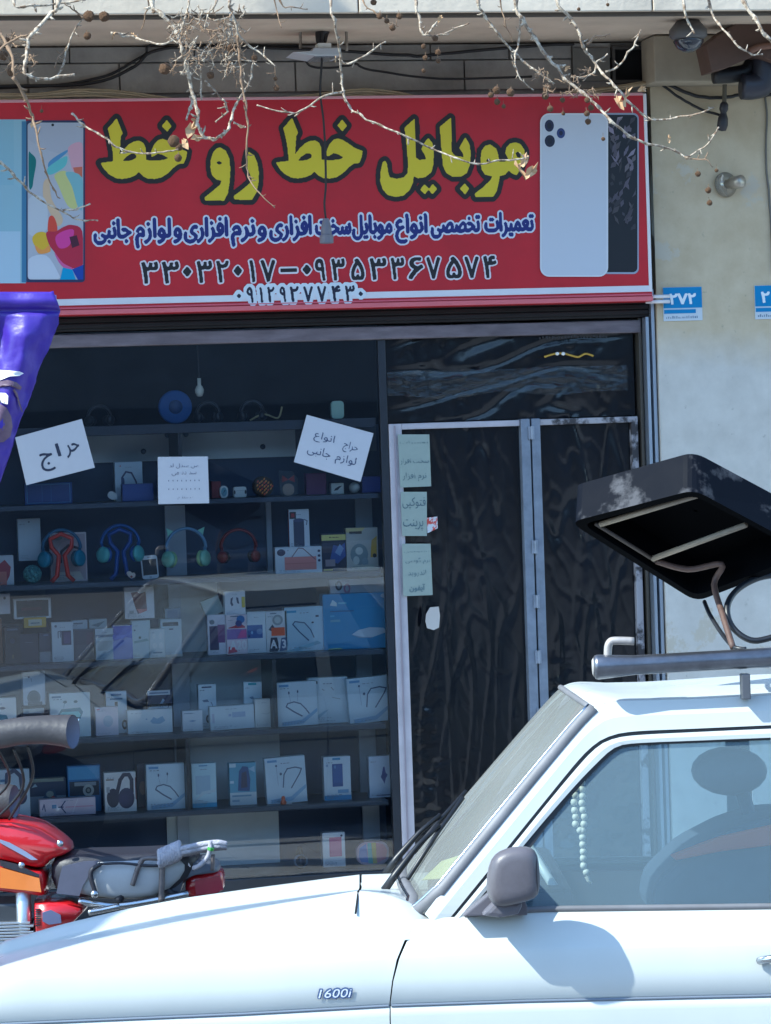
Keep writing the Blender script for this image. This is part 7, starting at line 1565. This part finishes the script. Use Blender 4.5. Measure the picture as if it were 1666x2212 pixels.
# ================================================================== floodlight on its bracket above the sign
def ZQ(x, y): return 590 + .125*x, 34.7 + .125*y
fy = -.55
fl_ = empty('floodlight', on_y(*ZQ(760, 620), fy), 0, 'pale slim floodlight on a wire bracket above the sign', 'floodlight'); FL0 = fl_.location.copy()
def fc(o): o.parent = fl_; o.matrix_parent_inverse = Matrix.Translation(-FL0); return o
a = on_y(*ZQ(350, 630), fy); b = on_y(*ZQ(1180, 620), fy); z0, z1 = on_y(*ZQ(760, 685), fy).z, on_y(*ZQ(760, 545), fy).z
fc(MB().prism([(a.x, (z0 + z1)/2), (a.x + .08, z1 - .012), (a.x + .085, z1), (b.x, z1), (b.x, z0), (a.x + .09, z0)], fy, fy + .2).build('lamp_body', M('pale grey casing', (190, 194, 200), .4, var=.1), None, bevel=.004))
fc(MB().box(a.x + .09, b.x - .02, fy + .02, fy + .18, z0 - .004, z0 - .0005).build('lamp_glass', M('lamp glass', (120, 124, 130), .1), None))
fc(MB().tube(smooth_line([on_y(*ZQ(*p), fy + .1) for p in ((475, 560), (475, 260), (500, 215), (560, 210), (1220, 215), (1265, 250), (1275, 600))], 4), .006, 8).build('bracket', M('bracket steel', (150, 140, 128), .5, metal=.3), None, smooth=True))
c0 = on_y(*ZQ(870, 80), fy + .1)
fc(MB().tube(smooth_line([Vector((c0.x, c0.y, SOFZ)), on_y(*ZQ(880, 200), fy + .1), on_y(*ZQ(820, 320), fy + .09), on_y(*ZQ(810, 480), fy + .08)], 4), [.022, .024, .026, .03, .032, .03, .028, .024, .022, .02, .018, .016, .014], 8).build('mount', m_ck, None, smooth=True))
fc(MB().tube([on_y(*ZQ(930, 210), fy + .1), on_y(*ZQ(880, 440), fy + .08)], .012, 8).build('mount', m_ck, None))
fc(MB().box(on_y(*ZQ(790, 510), fy).x, on_y(*ZQ(1030, 510), fy).x, fy + .02, fy + .1, z1 + .001, z1 + .022).build('white_clip', M('white clip', (235, 238, 235), .4), None, bevel=.006))
# lamp holder hanging on a long black cord in front of the sign
hy = -.5
hl = empty('hanging_lamp_holder', on_y(706, 525, hy), 0, 'grey lamp holder hanging on a black cord before the red sign', 'lamp holder'); HL0 = hl.location.copy()
def hcx(o): o.parent = hl; o.matrix_parent_inverse = Matrix.Translation(-HL0); return o
P = [on_y(u, v, hy) for u, v in ((697, 104), (695, 140), (692, 200), (699, 260), (703, 330), (704, 400), (701, 440), (704, 472))]; P[0].z = SOFZ - .05
hcx(MB().tube(smooth_line([Vector((P[0].x, hy, SOFZ))] + P, 5), .0045, 6).build('cord', m_ck, None, smooth=True))
t_, b_ = on_y(705, 472, hy), on_y(706, 526, hy); H = t_.z - b_.z
hcx(MB().lathe([(.0, H), (.012, H), (.016, H*.86), (.022, H*.6), (.023, H*.34), (.029, H*.32), (.029, .002), (.024, 0), (0, 0)], b_, (0, 0, 1), 16).build('socket', M('grey bakelite', (120, 116, 124), .5, var=.15), None, smooth=False))
# ================================================================== fittings on the right
p = on_y(*Z2(1308, 150), -.75)
dm = empty('ceiling_camera', (p.x, -.75, SOFZ), 0, 'round dark domed security camera under the overhang', 'security camera')
def dmc(o): o.parent = dm; o.matrix_parent_inverse = Matrix.Translation(-Vector((p.x, -.75, SOFZ))); return o
cz = on_y(*Z2(1308, 150), -.75).z; r_ = .078
dmc(MB().lathe([(r_*.6, SOFZ - cz), (r_, .02), (r_, -.008), (r_*.8, -.02)], (p.x, -.75, cz), (0, 0, 1), 24).build('mount_ring', M('camera ring', (90, 88, 88), .5), None, smooth=True))
dmc(MB().lathe([(r_*.82, -.012), (r_*.8, -.03), (r_*.62, -.055), (r_*.3, -.07), (0, -.074)], (p.x, -.75, cz), (0, 0, 1), 24).build('dome', M('dome glass', (36, 40, 52), .1, coat=.8), None, smooth=True))
# rusty sheet and flue elbow at the right edge
rs = empty('rusty_duct', on_y(1600, 150, -.6), 0, 'brown rusty sheet duct with black elbow under the overhang', 'duct'); RS0 = rs.location.copy()
def rsc(o): o.parent = rs; o.matrix_parent_inverse = Matrix.Translation(-RS0); return o
Pp = [on_y(*ZR(*q), -.6) for q in ((480, 375), (700, 210), (1000, 45), (1090, 50), (1300, 60), (1300, 600), (1000, 480), (700, 610), (540, 650))]
rsc(MB().prism([(q.x, q.z) for q in Pp], -.6, -.45).build('sheet', M('rusty brown sheet', (98, 74, 62), .75, var=.35, vscale=7, bump=.1, bscale=30), None, bevel=.004))
rsc(MB().tube(smooth_line([on_y(*ZR(*q), -.45) for q in ((560, 690), (760, 680), (900, 640), (960, 560))], 4), .035, 12).build('lower_rail', m_ck, None, smooth=True))
rsc(MB().tube(smooth_line([on_y(*ZR(*q), -.5) for q in ((1080, 350), (1085, 600), (1060, 760), (960, 800), (850, 800))], 5), .055, 16).build('elbow', M('dark elbow pipe', (60, 60, 68), .45, metal=.4, var=.3, vscale=10), None, smooth=True))
rsc(MB().tube(smooth_line([on_y(*ZR(*q), -.62) for q in ((930, 440), (1020, 400), (1147, 385), (1300, 380))], 4), .014, 8).build('hose', M('brown hose', (120, 86, 70), .6), None, smooth=True))
# hanging lamp holder on the wall
wy = WALLY - .07
wh = empty('black_lamp_holder', on_y(*ZR(700, 1180), wy), 0, 'black lamp holder on a short stem above the round wall lamp', 'lamp holder'); WH0 = wh.location.copy()
def whc(o): o.parent = wh; o.matrix_parent_inverse = Matrix.Translation(-WH0); return o
st0, st1 = on_y(*ZR(675, 740), wy), on_y(*ZR(670, 960), wy); whc(MB().tube([st0, st1], .010, 8).build('stem', M('olive stem', (84, 78, 66), .6), None))
whc(MB().lathe([(.012, 0), (.018, -.01), (.02, -.03), (.013, -.045), (.016, -.055), (.022, -.07), (.024, -.1), (.018, -.122), (0, -.126)], st1, (0.12, 0, 1), 16).build('holder', M('black bakelite', (48, 46, 52), .45), None, smooth=True))
# round glass wall lamp
q = on_y(*ZR(690, 1800), WALLY - .02); R_ = on_y(*ZR(815, 1800), WALLY - .02).x - q.x
wlp = empty('round_wall_lamp', q, 0, 'round clear glass wall lamp with a metal cap', 'wall lamp'); WQ = q.copy()
def wq(o): o.parent = wlp; o.matrix_parent_inverse = Matrix.Translation(-WQ); return o
wq(MB().lathe([(R_*.98, .001), (R_, .008), (R_*.92, .018), (R_*.6, .032), (R_*.3, .04), (R_*.22, .05)], (q.x, WALLY, q.z), (.28, -1, .06), 28).build('glass_dish', glass('dusty lamp glass', (.86, .86, .84), 1.45, .15, dirt_haze=.45, dirt_haze_col=(190, 182, 168)), None, smooth=True))
e = on_y(*ZR(720, 1785), WALLY - .06); wq(MB().lathe([(.02, 0), (.02, .03), (.028, .035), (.028, .085), (.022, .09), (0, .09)], (q.x, WALLY - .03, q.z), (.62, -1, .1), 18).build('metal_cap', M('cap steel', (176, 168, 156), .35, metal=.6, var=.2), None, smooth=True))
